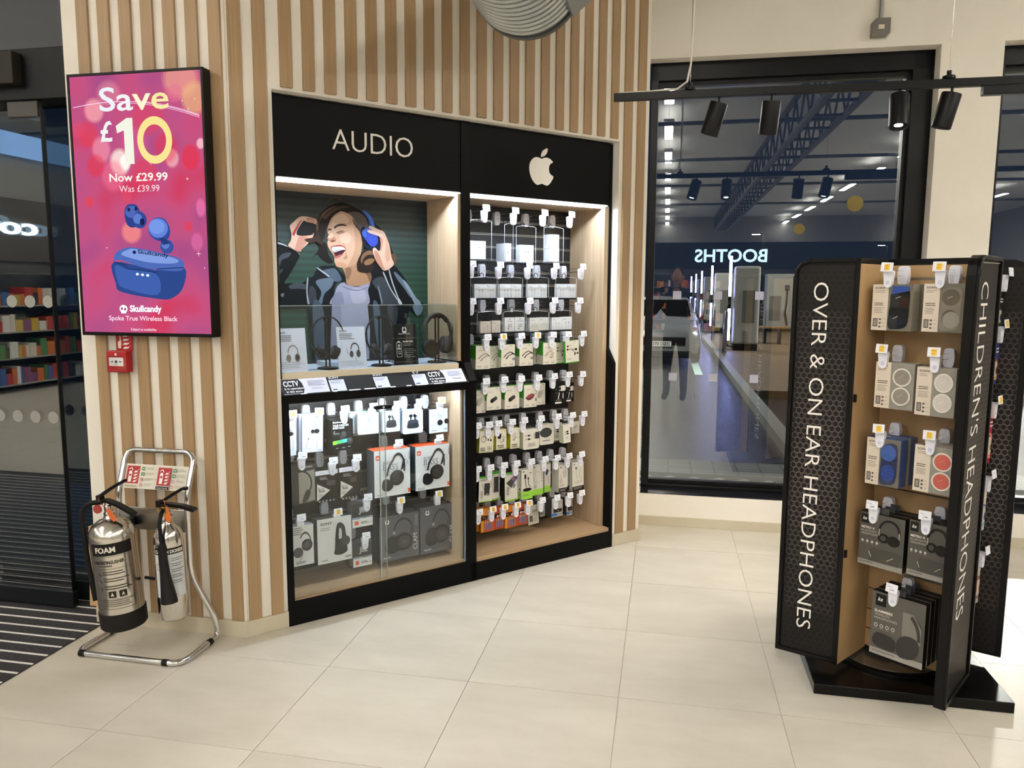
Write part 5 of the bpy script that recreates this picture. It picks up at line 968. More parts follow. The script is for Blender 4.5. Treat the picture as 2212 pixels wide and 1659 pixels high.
# sign fins
def hexart(W,H,r=.0135):
    a=Art(1,1); a.r(0,0,W,H,'1a1716')
    lc=['211e1d','332e2c','48423f','59514e','635b58']
    rows=int(H/(1.5*r))+1
    for j in range(rows):
        z=j*1.5*r
        if z+r>H: break
        t=min(z,H-z)/H*9; ci=min(4,int(t)); 
        for i in range(int(W/(r*1.732))+1):
            x=r*.9+i*r*1.732+(r*.866 if j%2 else 0)
            if x+r*.866>W: continue
            a.poly([(x+r*.866*s*1.0,z+r*c) for s,c in [(math.sin(math.radians(60*m)),math.cos(math.radians(60*m))) for m in range(6)]][::-1],lc[ci])
    # dark cells over the lighter lines
    b=Art(1,1)
    for vs,fs,col,k in a.sh[1:]:
        cx_=sum(v[0] for v in vs)/6; cz_=sum(v[1] for v in vs)/6; b.raw([(cx_+(v[0]-cx_)*.84,cz_+(v[1]-cz_)*.84) for v in vs],fs,'161312')
    for s in b.sh: a.sh.append((s[0],s[1],s[2],1000))
    return a
def fin(tip,inn,texts,zb=ZB,edge=False,back=False):
    W=math.hypot(inn[0]-tip[0],inn[1]-tip[1]); th=math.atan2(inn[1]-tip[1],inn[0]-tip[0])
    g=MB().prism([(.0,zb),(W,zb),(W,ZT),(.065,ZT),(.03,ZT-.012),(.008,ZT-.035),(0,ZT-.07)],.004,.034).build('sign_fin',BLK_K,ks,loc=(tip[0],tip[1],0),rot=th)
    # border
    f=.016; MB().box(0,W,-.006,.004,zb,zb+f).box(0,f,-.006,.004,zb,ZT-.07).box(W-f,W,-.006,.004,zb,ZT).box(.065,W,-.006,.004,ZT-f,ZT).tube([(.008,-.001,ZT-.075),(.012,-.001,ZT-.045),(.03,-.001,ZT-.02),(.065,-.001,ZT-.008)],.0075,8).build('border',BLK_K,g,bevel=.002)
    a=hexart(W-.044,ZT-zb-.05); a.build('honeycomb_print',g,mp=lambda u,v,k:(u+.022,.0032-.0000004*k,v+zb+.022),rough=.4)
    if back: hexart(W-.044,ZT-zb-.05).build('honeycomb_print',g,mp=lambda u,v,k:(u+.022,.0346+.0000004*k,v+zb+.022),rough=.4)
    MB().tube([(.02,.001,ZT-.42),(.02,.001,ZT-.10),(.026,.001,ZT-.06),(.05,.001,ZT-.026),(W-.02,.001,ZT-.022)],.0013,6).build('sheet_edge',M('b9b0a0',.5),g) if edge else None
    for tx,x,z0,z1,cap in texts:
        W_=text_mesh(tx,-.008)[2]; kx=(z0-z1)/W_
        for i,ch in enumerate(tx):
            if ch==' ': continue
            vs,fs,w=text_mesh(ch,-.008); off=(text_mesh(tx[:i+1],-.008)[2]-w)*kx
            t_=Art(1,1); t_.raw([(x+v[1]*cap/CAP,z0-off-v[0]*kx) for v in vs],fs,'f0ece6'); t_.build('letter',g,mp=lambda u,v,k:(u,.0024,v))
    return g
fin(P1L,P1R,[('OVER & ON EAR HEADPHONES',.079,1.598,.190,.057)])
fin(rel((1.562,2.607)),rel((1.803,2.867)),[("CHILDREN'S HEADPHONES",.088,1.60,.37,.105)],.065,True)
fin(rel((2.03,3.02)),rel((1.83,3.164)),[],back=True)
fin(rel((1.567,3.582)),rel((1.423,3.383)),[('WIRELESS HEADPHONES',.079,1.55,.30,.057)])
for z in (1.14,.52): B(-.004,.008,-.003,.012,z,z+.03).build('catch',BLK,ks,loc=(P1R[0]+.008,P1R[1],0),rot=math.radians(40))
# right-hand bay: hooks and children's packs seen from the side
FK2=Fr(1.602,3.005,math.radians(40))
def kid(c1_,c2_):
    def f(a): a.r(.08,.1,.92,.55,c2_); a.e(.5,.35,.28,.18,'d9cdb8'); a.ln(.15,.7,.85,.85,2,'e8e4dc'); a.hp(.5,.4,.5,.4,c1_)
    return f
ARTS.update({'kid_k':('1a1a1c','c9c6c0',kid('333333','55504a')),'kid_b':('24348a','1c2a78',kid('8a3a2a','b98a5a')),'kid_r':('a81c34','a01a30',kid('d8b0a0','e07a6a')),'kid_w':('d8d2c8','cfc9bf',kid('6a4a8a','8ab0c0')),'kid_c':('c9bfae','b9ae9c',kid('c2442a','7a6a7a'))})
K2=[(.17,.33,1.42,1.56,'kid_k',"black and cream children's pack at the top, behind the front fin",1.62),(.17,.33,1.20,1.37,'kid_b',"blue children's pack, second down behind the front fin",1.42),(.18,.33,.88,1.08,'kid_r',"red children's pack, third down behind the front fin",1.12),(.18,.33,.60,.78,'kid_w',"white children's pack, fourth down behind the front fin",.82),(.20,.33,.29,.48,'kid_c',"printed children's bag hanging lowest behind the front fin",.505)]
prk=hook_meshes(.2); tk=Art(.04,.03); tk.ln(.08,.55,.6,.75,2,'b9bccb'); TKP=tk.build('tmp',None); ty=Art(.04,.03); ty.r(.2,.08,.85,.9,'e8c24a'); TKY=ty.build('tmp',None)
for x0,x1,z0,z1,art,lab,zh in K2:
    product(FK2,(x0,x1,z0,z1,-.18,.06,art,lab,0),"children's packs on the right bay")
    hook(FK2,.25,zh+.02,-.2,.2,prk,int(art in('kid_b','kid_r')),'peg hook seen from behind, over the '+lab.split(',')[0].split(' at ')[0].split(' hanging')[0],'peg hooks on the headphone stand')
for d in list(prk.values())+[TKP,TKY]: bpy.data.objects.remove(d)
# ================================================================ ADVERTISING SCREEN
sx0,sx1,sz0,sz1=-.694,-.055,1.356,2.452
tv=thing('advert_screen','tall black wall screen showing pink earbud advert with Save £10','screen',FA.w(sx0,-.08,sz0),FA.th)
W,H=sx1-sx0,sz1-sz0; bz=.011
B(0,W,.004,.055,0,H).build('casing',M('0d0b0c',.35),tv,bevel=.003)
MB().box(0,W,0,.01,0,bz+.004).box(0,W,0,.01,H-bz,H).box(0,bz,0,.01,0,H).box(W-bz,W,0,.01,0,H).build('bezel',M('0b090a',.3),tv,bevel=.0015)
B(W*.3,W*.7,.055,.08,H*.3,H*.7).build('wall_bracket',BLKM,tv)
pm=bpy.data.materials.new('advert_backdrop'); pm.use_nodes=True; nt=pm.node_tree; nt.nodes.clear(); N=nt.nodes.new; L=nt.links.new
tc=N('ShaderNodeTexCoord'); no=N('ShaderNodeTexNoise'); no.inputs['Scale'].default_value=4.2; no.inputs['Detail'].default_value=1; cr=N('ShaderNodeValToRGB')
for p,c in ((.30,'a04a80'),(.48,'b54f7c'),(.58,'bd4c76'),(.72,'c43c5c')):
    e=cr.color_ramp.elements.new(p); e.color=(*lin(c),1)
cr.color_ramp.elements.remove(cr.color_ramp.elements[0]); cr.color_ramp.elements.remove(cr.color_ramp.elements[-1])
em=N('ShaderNodeEmission'); ou=N('ShaderNodeOutputMaterial'); L(tc.outputs['Object'],no.inputs[0]); L(no.outputs[0],cr.inputs[0]); L(cr.outputs[0],em.inputs[0]); em.inputs[1].default_value=1; L(em.outputs[0],ou.inputs[0])
scr=MB().add([(bz,.0035,bz),(W-bz,.0035,bz),(W-bz,.0035,H-bz),(bz,.0035,H-bz)],[(0,1,2,3)]).build('display_panel',pm,tv)
def EMT(col,al):
    k=('et',col,al)
    if k in MC: return MC[k]
    m=bpy.data.materials.new('soft_glow'); m.use_nodes=True; nt=m.node_tree; nt.nodes.clear(); N=nt.nodes.new; L=nt.links.new
    t=N('ShaderNodeBsdfTransparent'); e=N('ShaderNodeEmission'); x=N('ShaderNodeMixShader'); o=N('ShaderNodeOutputMaterial'); e.inputs[0].default_value=(*lin(col),1); x.inputs[0].default_value=al
    L(t.outputs[0],x.inputs[1]); L(e.outputs[0],x.inputs[2]); L(x.outputs[0],o.inputs[0]); MC[k]=m; return m
w_,h_=W-2*bz,H-2*bz; rb=random.Random(11); bk=MB(); bm=[]
bok=[(.18,.87,.075,.045,'f0a0a8',.75),(.30,.93,.09,.05,'e08a98',.4),(.12,.78,.08,.05,'d83a4a',.6),(.85,.97,.13,.07,'e8a08a',.6),(.95,.90,.10,.06,'e0b07a',.6),(.80,.92,.06,.035,'d86a8a',.5),(.22,.72,.07,.05,'e88aa0',.7),(.36,.67,.075,.05,'f6e0d8',.85),(.40,.67,.04,.03,'fff6ee',.8),(.30,.62,.09,.06,'e86a88',.5),(.17,.66,.07,.045,'d8323c',.6),(.76,.68,.05,.035,'f0b0b8',.7),(.72,.72,.09,.06,'dc3040',.5),(.90,.68,.07,.05,'dc2a38',.7),(.60,.84,.12,.07,'d83a50',.4),(.10,.52,.03,.022,'e0403a',.7),(.42,.40,.075,.042,'f08a80',.75),(.46,.43,.05,.03,'e07a90',.4),(.96,.49,.035,.035,'f07ab0',.5),(.92,.36,.045,.035,'d86aa0',.6),(.86,.42,.03,.022,'dc3a4a',.6),(.48,.74,.1,.06,'c85a90',.4),(.55,.62,.1,.06,'d83a50',.5),(.40,.54,.04,.025,'d84a60',.5),(.98,.73,.03,.02,'f6c0c8',.8),(.05,.80,.05,.03,'d84a6a',.4)]
for i,(u,v,ru,rv,c,al) in enumerate(bok):
    for j,(f,g) in enumerate(((1.12,.35),(1,.7),(.85,1))):
        m=EMT(c,round(al*g*.62,3))
        if m not in bm: bm.append(m)
        p=[(min(max(a,0),1),min(max(b,0),1)) for a,b in ell(u,v,ru*f,rv*f,28)]
        bk.add([(bz+a*w_,.0033-.00002*(3*i+j),bz+b*h_) for a,b in p],[tuple(range(28))],bm.index(m))
bk.build('bokeh_lights',bm,scr)['kind']='stuff'
AM=lambda u,v,k:(bz+u,.0015-.00001*k,bz+v)
a=Art(w_,h_,em=1.0)
a.tm('Save',.227,.866,.088,['dfe5ea','e4e7e4','ebe8c4','e8de9c'],bold=.012,width=.53)
a.t('£',.222,.752,.075,'e2e6e4',bold=.02); a.poly([(.405,.662),(.475,.662),(.475,.836),(.43,.836),(.345,.808),(.352,.780),(.405,.790)],'e6e6d8'); a.ring(.637,.749,.132,.089,.34,'ead98c',40)
a.build('headline',scr,mp=AM); a=Art(w_,h_,em=1.0)
a.t('Now £29.99',.272,.597,.030,'f2ece0',bold=.018,width=.45); a.t('Was £39.99',.345,.556,.025,'f0d8dc',width=.31)
a.build('price_text',scr,mp=AM); a=Art(w_,h_,em=1.0)
arc=[(.02+.96*k/24,.872+.038*math.sin(math.pi*(.1+k/24*.72))-.06*(k/24)**2) for k in range(25)]
a.line(arc,.004,'f6d8f0'); a.line([(u,v-.006) for u,v in arc[9:]],.003,'f0c8e8'); a.line([(u,v+.004) for u,v in arc[12:]],.002,'ffe8f8')
for u,v,s in ((.6,.665,.02),(.87,.60,.012),(.93,.315,.022),(.22,.34,.006),(.97,.26,.006),(.9,.86,.008),(.86,.89,.006),(.95,.895,.006)):
    a.poly([(u-s*w_/w_,v),(u,v-.0012),(u+s,v),(u,v+.0012)],'fff0f0'); a.poly([(u,v-s*w_/h_),(u+.002,v),(u,v+s*w_/h_),(u-.002,v)],'fff0f0')
a.build('light_trail',scr,mp=AM); a=Art(w_,h_,em=1.0)
a.poly(smooth_poly([(.375,.475),(.40,.505),(.47,.505),(.50,.47),(.49,.435),(.44,.418),(.39,.43)]),'2c3f82'); a.poly(smooth_poly([(.38,.475),(.41,.50),(.46,.498),(.48,.47),(.42,.455)]),'4a63b0'); a.e(.49,.447,.055,.033,'31468c'); a.e(.475,.452,.035,.02,'5a76c2'); a.e(.51,.440,.018,.014,'16214a'); a.e(.41,.488,.012,.008,'1a2652'); a.e(.465,.490,.012,.008,'1a2652')
a.build('earbud_picture',scr,mp=AM); a=Art(w_,h_,em=1.0)
a.poly(smooth_poly([(.555,.415),(.60,.452),(.68,.45),(.72,.41),(.70,.372),(.63,.365),(.57,.385)]),'2f4590'); a.e(.63,.415,.075,.038,'5d7ccc'); a.e(.62,.42,.06,.028,'6f90dc'); a.e(.69,.343,.052,.028,'384f98'); a.e(.68,.35,.03,.016,'5a76c2'); a.poly([(.63,.378),(.68,.375),(.72,.355),(.66,.35)],'263872')
a.build('earbud_picture',scr,mp=AM); a=Art(w_,h_,em=1.0)
a.poly(smooth_poly([(.27,.285),(.275,.20),(.32,.165),(.62,.138),(.72,.145),(.80,.185),(.815,.262),(.60,.252)]),'2c4584'); a.poly(smooth_poly([(.27,.285),(.285,.318),(.36,.338),(.46,.338),(.77,.300),(.815,.262),(.74,.248),(.5,.262),(.32,.292)]),'4a66ae'); a.poly(smooth_poly([(.33,.315),(.39,.333),(.46,.333),(.75,.297),(.74,.278),(.55,.282),(.40,.300)]),'7c96d6')
a.poly(smooth_poly([(.28,.27),(.29,.21),(.34,.18),(.60,.155),(.60,.235),(.38,.255)]),'3d5ca6'); a.line([(.27,.283),(.36,.272),(.37,.258),(.60,.243),(.605,.256),(.81,.262)],.006,'1c2d60')
for u in (.45,.49,.53): a.e(u,.236-.06*(u-.45),.012,.005,'eaf2ff')
a.t('Skullcandy',.46,.318,.014,'18264e',bold=.02,width=.24,rot=-7); a.e(.435,.322,.014,.007,'18264e')
a.build('case_picture',scr,mp=AM); a=Art(w_,h_,em=1.0)
a.e(.325,.098,.032,.016,'eef4ff'); a.r(.305,.080,.345,.09,'eef4ff'); a.e(.312,.099,.008,.006,'a63a66'); a.e(.337,.097,.008,.006,'a63a66')
a.t('Skullcandy',.375,.088,.024,'eef4ff',bold=.04,width=.25); a.t('Spoke True Wireless Black',.205,.052,.0185,'f0d8e4',bold=.012,width=.54); a.t('Subject to availability.',.375,.012,.010,'f0d8e4',bold=.01,width=.205)
a.build('brand_text',scr,mp=AM)
# ================================================================ FIRE POINT
o=tag(B(-.04,.04,-.004,0,0,.088).build('fire_sign',M('b01f24',.4),loc=FA.w(-.535,-.018,1.286),rot=FA.th),'red fire alarm sign with hand and flames under the screen','sign')
a=Art(.08,.088); a.poly([(.12,.12),(.3,.12),(.34,.45),(.30,.75),(.24,.75),(.24,.5),(.12,.45)],'eee6e0'); 
for k in range(4): a.poly(smooth_poly([(.45,.1+.2*k),(.75,.12+.2*k),(.92,.32+.2*k),(.8,.2+.2*k),(.55,.2+.2*k)]),'eee6e0')
a.build('pictogram',o,mp=lambda u,v,k:(u-.04,-.0046-.0002*k,v))
o=thing('fire_call_point','red break-glass fire alarm call point on the slatted wall','alarm',FA.w(-.549,-.018,1.193),FA.th)
B(-.05,.05,-.042,0,0,.094).build('housing',M('a81a20',.35),o,bevel=.004); a=Art(.1,.094); a.r(.14,.30,.86,.70,'e6e2e0'); a.poly([(.2,.5),(.34,.54),(.34,.46)],'222222'); a.poly([(.8,.5),(.66,.54),(.66,.46)],'222222'); a.e(.5,.5,.07,.07,'2a3a78'); a.ln(.4,.34,.6,.38,1,'555555'); a.e(.5,.84,.06,.06,'e6dcd8'); a.r(.1,.74,.9,.76,'7d1216')
a.build('front_print',o,mp=lambda u,v,k:(u-.05,-.0426-.0002*k,v)); B(-.052,.052,-.046,-.043,.0,.07).build('clear_cover',CLEAR,o)
# ---- chrome stand
st=thing('extinguisher_stand','chrome tubular fire extinguisher stand with sign panel','stand',FA.w(-.37,-.15,0),FA.th)
X=lambda x:x+.37
Yy=lambda y:y+.15
def arcpts(c,r,a0,a1,n,plane):
    out=[]
    for i in range(n+1):
        t=math.radians(a0+(a1-a0)*i/n); p,q=r*math.cos(t),r*math.sin(t); out.append((c[0]+p,c[1],c[2]+q) if plane=='xz' else (c[0]+p,c[1]+q,c[2]))
    return out
def fillet(pts,r,n=6):
    P=[Vector(p) for p in pts]; out=[]
    for i,p in enumerate(P):
        if i in (0,len(P)-1): out.append(p); continue
        a=(P[i-1]-p); b=(P[i+1]-p); k=min(r,a.length*.45,b.length*.45); s=p+a.normalized()*k; e=p+b.normalized()*k
        for j in range(n+1):
            t=j/n; out.append((1-t)**2*s+2*t*(1-t)*p+t*t*e)
    return out
lo=[(-.545,-.035,.838),(-.545,-.10,.66),(-.545,-.10,.32),(-.615,-.055,.10),(-.618,-.045,.0145),(-.618,-.318,.0145),(-.118,-.318,.0145),(-.118,-.045,.0145),(-.122,-.055,.10),(-.205,-.10,.32),(-.205,-.10,.66),(-.205,-.035,.838)]
lo=[(-.375,-.03,.845)]+[(-.545,-.03,.845)]+lo[1:-1]+[(-.205,-.03,.845),(-.375,-.03,.845)]
MB().tube(fillet([(X(x),Yy(y),z) for x,y,z in lo],.055),.0125,14).build('tube_frame',CHROME,st,smooth=True)
for p,q in (((-.618,-.10,.0145),(-.618,-.125,.0145)),((-.118,-.10,.0145),(-.118,-.125,.0145)),((-.60,-.318,.0145),(-.575,-.318,.0145)),((-.20,-.318,.0145),(-.175,-.318,.0145))): MB().tube([(X(p[0]),Yy(p[1]),p[2]),(X(q[0]),Yy(q[1]),q[2])],.0142,12).build('rubber_foot',BLKM,st,smooth=True)
B(X(-.535),X(-.215),-.010+Yy(-.10),Yy(-.10)-.004,.505,.605).build('back_plate',STEEL,st,bevel=.002)
def signp(u,v,k): z=.682+v; return (X(-.53)+u,Yy(-.088)+(z-.68)*.36-.0004-.0002*k,z)
b=MB(); b.add([signp(0,0,-2),signp(.32,0,-2),signp(.32,.102,-2),signp(0,.102,-2)],[(0,1,2,3)]).build('sign_panel',M('d9d3c6',.3),st)
a=Art(.32,.102)
for x0,tx in ((0,'Foam Spray'),(.5,'Carbon Dioxide')):
    a.r(x0+.02,.20,x0+.22,.92,'a81a20'); a.r(x0+.055,.26,x0+.105,.62,'f0ece6'); a.e(x0+.08,.64,.025,.08,'f0ece6'); a.r(x0+.062,.5,x0+.098,.58,'a81a20'); a.line([(x0+.05,.78),(x0+.09,.84),(x0+.11,.74)],.012,'f0ece6')
    for k in range(4): a.poly(smooth_poly([(x0+.14,.26+.13*k),(x0+.18,.28+.13*k),(x0+.21,.46+.13*k),(x0+.185,.34+.13*k),(x0+.15,.33+.13*k)]),'f0ece6')
    a.r(x0+.02,.05,x0+.22,.16,'c9bfa4' if x0==0 else '14120f'); a.t(tx,x0+.03,.075,.06,'3a372f' if x0==0 else 'e8e4da',width=.17)
    for v,c in ((.78,'2a7a4a'),(.56,'2a7a4a'),(.34,None),(.12,None)):
        if c: a.r(x0+.255,v-.02,x0+.30,v+.12,c); a.e(x0+.28,v+.05,.01,.03,'e8ece6')
        else: a.ring(x0+.278,v+.05,.024,.075,.22,'b0302f',16); a.line([(x0+.262,v+.09),(x0+.294,v+.01)],.006,'b0302f')
        a.ln(x0+.325,v,x0+.46,v+.11,3,'8a8579',.3)
a.r(.497,0,.5,1,'b9b3a6'); a.build('sign_print',st,mp=signp)
# ---- extinguishers
def cylmap(R,phi,z0):   # front print wrapped on a cylinder; phi = label centre angle from -y towards +x
    def f(u,v,k):
        a_=phi+u/R; r=R+.0005+.00015*k; return (r*math.sin(a_),-r*math.cos(a_),z0+v)
    return f
INOX=M('d4cfc6',.2,1)
fo=thing('foam_extinguisher','polished steel foam fire extinguisher with black rubber foot','fire extinguisher',FA.w(-.448,-.225,.118),FA.th); fo.rotation_euler=(math.radians(2),math.radians(-3.5),FA.th)
R1=.090
MB().lathe([(0,.02),(R1,.02),(R1,.40),(R1*.97,.425),(R1*.82,.452),(R1*.5,.472),(.026,.478),(.022,.49),(0,.49)],48).build('cylinder',INOX,fo,smooth=True)
MB().lathe([(0,0),(R1*.96,0),(R1+.003,.008),(R1+.004,.075),(R1+.001,.078),(0,.078)],40).build('rubber_foot',M('1a1816',.6),fo,smooth=True)
v=MB().lathe([(0,.485),(.02,.485),(.022,.50),(.017,.505),(.017,.53),(.013,.535),(.013,.55),(0,.55)],20).build('valve',CHROME,fo,smooth=True)
MB().lathe([(0,-.012),(.018,-.012),(.019,-.004),(0,-.004)],18,(-.03,-.02,.523),axis='y').build('gauge',M('9a3a34',.4),v,smooth=True)
def bar(pts,w,t): return band([(x,0,z) for x,z in pts],w,t)
bar([(-.035,.552),(.0,.553),(.05,.535),(.105,.505),(.125,.492)],.028,.014).build('carry_handle',BLK,fo,smooth=60,bevel=.002)
bar([(-.035,.568),(-.01,.585),(.04,.612),(.10,.640)],.026,.012).build('squeeze_lever',BLK,fo,smooth=60,bevel=.002)
B(-.045,-.02,-.014,.014,.545,.578).build('pivot',BLK,fo,bevel=.004)
MB().tube(fillet([(-.018,-.01,.548),(-.075,-.02,.548),(-.112,-.03,.51),(-.112,-.03,.30),(-.098,-.035,.12)],.05),.0105,12).build('hose',BLKM,fo,smooth=True)
MB().add([(.012,-.03,.53),(.05,-.045,.525),(.075,-.05,.49),(.06,-.05,.475),(.03,-.04,.495)],[(0,1,2,3,4)]).build('tamper_tag',M('c8642a',.5),fo); MB().tube([(-.03,-.016,.57),(-.02,-.018,.545),(.01,-.03,.53)],.001,5).build('tamper_seal',M('c8642a',.5),fo)
a=Art(.17,.30); a.sub=14; a.r(0,.78,1,.95,'181513'); a.t('FOAM',.12,.825,.075,'e0d8cc',bold=.035,width=.48)
a.r(0,.765,.98,.768,'4a443a'); a.t('FIRE EXTINGUISHER',.05,.66,.045,'2a2620',bold=.03,width=.72); a.ln(.12,.60,.55,.64,1,'4a443a'); a.r(0,.585,1,.588,'4a443a')
for v_ in (.50,.40,.29): a.ln(.24,v_-.02,.88,v_+.05,2,'3a352d',.3); a.e(.12,v_,.05,.03,'55504a')
for u_ in (.32,.56): a.r(u_,.17,u_+.17,.26,'2a2620'); a.poly([(u_+.05,.19),(u_+.12,.19),(u_+.085,.25)],'d8ccb8')
a.r(0,.145,1,.148,'4a443a'); a.ln(.05,.02,.9,.13,4,'5a5348',.25); a.r(0,0,1,.004,'4a443a'); a.r(.985,0,.99,.77,'4a443a')
a.build('label_print',fo,mp=cylmap(R1,math.radians(-22),.105))
B(-.02,.02,R1-.005,R1+.03,.40,.44).build('wall_hook',BLKM,fo)
co=thing('co2_extinguisher','slim polished carbon dioxide extinguisher with black horn','fire extinguisher',FA.w(-.222,-.20,.165),FA.th); co.rotation_euler=(math.radians(1),math.radians(-1),FA.th)
R2=.062
MB().lathe([(0,0),(R2*.94,0),(R2,.006),(R2,.335),(R2*.95,.365),(R2*.78,.392),(R2*.5,.408),(.026,.418),(.024,.445),(0,.445)],40).build('cylinder',M('d6d2cc',.14,1),co,smooth=True)
v=MB().lathe([(0,.44),(.019,.44),(.019,.462),(.014,.466),(.014,.49),(0,.49)],6).build('valve',M('b89a5a',.3,1),co); MB().lathe([(0,-.028),(.009,-.028),(.009,-.014),(0,-.014)],12,(-.014,0,.476),axis='y').build('outlet',M('b89a5a',.3,1),v)
bar([(-.03,.492),(.02,.494),(.08,.490),(.135,.476),(.138,.472)],.028,.014).build('carry_handle',BLK,co,smooth=60,bevel=.002)
bar([(-.028,.502),(.0,.515),(.05,.545),(.09,.567),(.108,.566)],.024,.012).build('squeeze_lever',BLK,co,smooth=60,bevel=.002)
B(-.04,-.018,-.013,.013,.482,.512).build('pivot',BLK,co,bevel=.004)
hx,hy=.034,-.072
MB().tube([(.0,-.02,.472),(.012,-.05,.465),(hx*.5,hy,.43),(hx*.6,hy,.36),(hx*.62,hy,.34)],.0085,10).build('horn_neck',BLKM,co,smooth=True)
MB().tube([(hx*.55,hy,.345),(hx*.60,hy,.325),(hx*.85,hy-.004,.22),(hx*1.3,hy-.010,.105),(hx*1.32,hy-.0105,.098)],[.0125,.0165,.020,.033,.033],20).build('discharge_horn',M('161414',.55),co,smooth=True)
MB().add([(.03,-.03,.50),(.05,-.05,.485),(.062,-.055,.455),(.05,-.052,.43),(.03,-.048,.445)],[(0,1,2,3,4)]).build('tamper_tag',M('d2692a',.5),co); MB().tube([(.0,-.016,.54),(.02,-.03,.50),(.03,-.032,.49)],.001,5).build('tamper_seal',M('d2692a',.5),co)
a=Art(.125,.22); a.sub=14; a.r(0,.86,1,.98,'14120f'); a.t('CARBON DIOXIDE',.03,.885,.06,'e0dace',bold=.04,width=.94); a.r(0,0,1,.85,'c2c6c8')
for k in range(5): a.ln(.55,.70-.11*k,.95,.78-.11*k,2,'3a3834',.3); a.r(0,.68-.11*k,1,.683-.11*k,'8a8a86')
a.r(.08,.55,.2,.68,'9a9a96'); a.r(.1,.57,.18,.66,'c2c6c8'); a.t('CAUTION',.2,.12,.04,'2a2826',bold=.03,width=.4); a.ln(.2,.04,.7,.1,2,'4a4844')
a.build('label_print',co,mp=cylmap(R2,math.radians(-22),.105))
MB().tube([(-.15,.03,.15),(-.06,.02,.15)],.007,8).build('strap_link',BLKM,co)
# ================================================================ CEILING SERVICES
dax=Vector((-.197,-.98,0)); d0=Vector((.068,3.78,2.985)); RD=.252
du_=thing('spiral_duct','galvanised spiral ventilation duct end hanging below the ceiling','duct',tuple(d0),math.atan2(dax.y,dax.x))
prof=[]; L_=3.2; PT=.05; n=int(L_/PT)
for i in range(n): x=i*PT; prof+=[(RD,x),(RD,x+PT-.016),(RD+.010,x+PT-.012),(RD+.010,x+PT-.005),(RD,x+PT)]
db=MB(); vs=[];NN=56
for r,x in prof:
    for j in range(NN): t_=2*math.pi*j/NN; vs.append((x+.009*math.sin(t_)*0+PT*j/NN,r*math.cos(t_),r*math.sin(t_)))
db.add(vs,[(i*NN+j,(i+1)*NN+j,(i+1)*NN+(j+1)%NN,i*NN+(j+1)%NN) for i in range(len(prof)-1) for j in range(NN-1)]+[((i)*NN+NN-1,(i+1)*NN+NN-1,min(i+6,len(prof)-1)*NN,min(i+5,len(prof)-1)*NN) for i in range(len(prof)-6)])
GALV=NOISE('galvanised','9a9f9f','a3a7a6',nscale=8,rough=.3); GALV.node_tree.nodes['Principled BSDF'].inputs['Metallic'].default_value=.85
db.build('tube',GALV,du_,smooth=22)
MB().lathe([(RD-.03,-.004),(RD+.008,-.004),(RD+.008,.03),(RD-.03,.03)],56,axis='x').build('end_rim',M('6f7474',.35,.8),du_,smooth=True); MB().lathe([(0,.004),(RD-.02,.004),(RD-.02,.012),(0,.012)],40,axis='x').build('end_cap',M('555a5a',.5,.6),du_)
bx=MB().box(.06,.40,-.02,.17,-.30,-.19); bx.build('damper_box',M('9ea2a2',.4,.5),du_,bevel=.003,loc=(0,.05,.06),rot=(math.radians(38),0,0))
for y in (.2,-.2): MB().tube([(1.0,y,.1),(1.0,y,CEIL-2.99)],.004,6).build('hanger_rod',STEEL,du_)
# track lighting
tr_=thing('track_light_bar','black suspended lighting track in front of the window','track light',FC.w(-.138,-1.2,2.49),FC.th)
B(0,2.9,-.016,.016,-.018,.018).build('track',BLK,tr_,bevel=.002); B(1.63,2.1,-.02,.02,-.058,-.018).build('driver_box',BLK,tr_,bevel=.003)
MB().tube([(.02,0,.02),(.16,0,.022),(.30,0,.028),(.345,0,.06),(.36,0,.14),(.365,0,.3),(.375,0,1.72)],.005,8).build('supply_cable',M('d9d4c8',.5),tr_,smooth=True)
for x in (.36,1.49):
    MB().lathe([(0,.018),(.028,.018),(.026,.032),(.010,.036),(.010,.055),(0,.055)],16,(x,0,0)).build('suspension_boss',BLK,tr_,smooth=True)
    MB().tube([(x,0,.05),(x,0,1.71)],.0011,5).build('suspension_wire',STEEL,tr_)
for i,(x,zc,tx,ty,lab) in enumerate(((.497,2.392,16,10,'black track spotlight tilted left, nearest the slatted wall'),(.735,2.38,3,14,'black track spotlight, second from the slatted wall'),(1.289,2.392,2,-14,'lit black track spotlight at the window frame'),(1.507,2.384,12,6,'black track spotlight in front of the white pillar'))):
    s=thing('track_spotlight',lab,'spotlight',FC.w(-.138+x,-1.2,2.472),FC.th,'spotlights on the track')
    MB().tube([(0,0,.002),(0,0,-.03)],.006,8).build('stem',BLK,s)
    h=MB().lathe([(0,.0),(.040,.0),(.042,-.004),(.042,-.15),(.039,-.153),(.036,-.146),(0,-.14)],28).build('housing',M('121113',.4),s,smooth=True,loc=(0,0,-.024),rot=(math.radians(ty),math.radians(tx),0))
    MB().lathe([(0,-.1405),(.035,-.1405),(.035,-.143),(0,-.143)],24).build('lens',EM((1,.95,.86),26),h)
    ld=bpy.data.lights.new('beam','SPOT'); ld.energy=38; ld.spot_size=math.radians(75); ld.spot_blend=.7; ld.color=(1,.9,.76); ld.shadow_soft_size=.035
    lo_=bpy.data.objects.new('beam',ld); COL.objects.link(lo_); lo_.parent=h; lo_.location=(0,0,-.148)
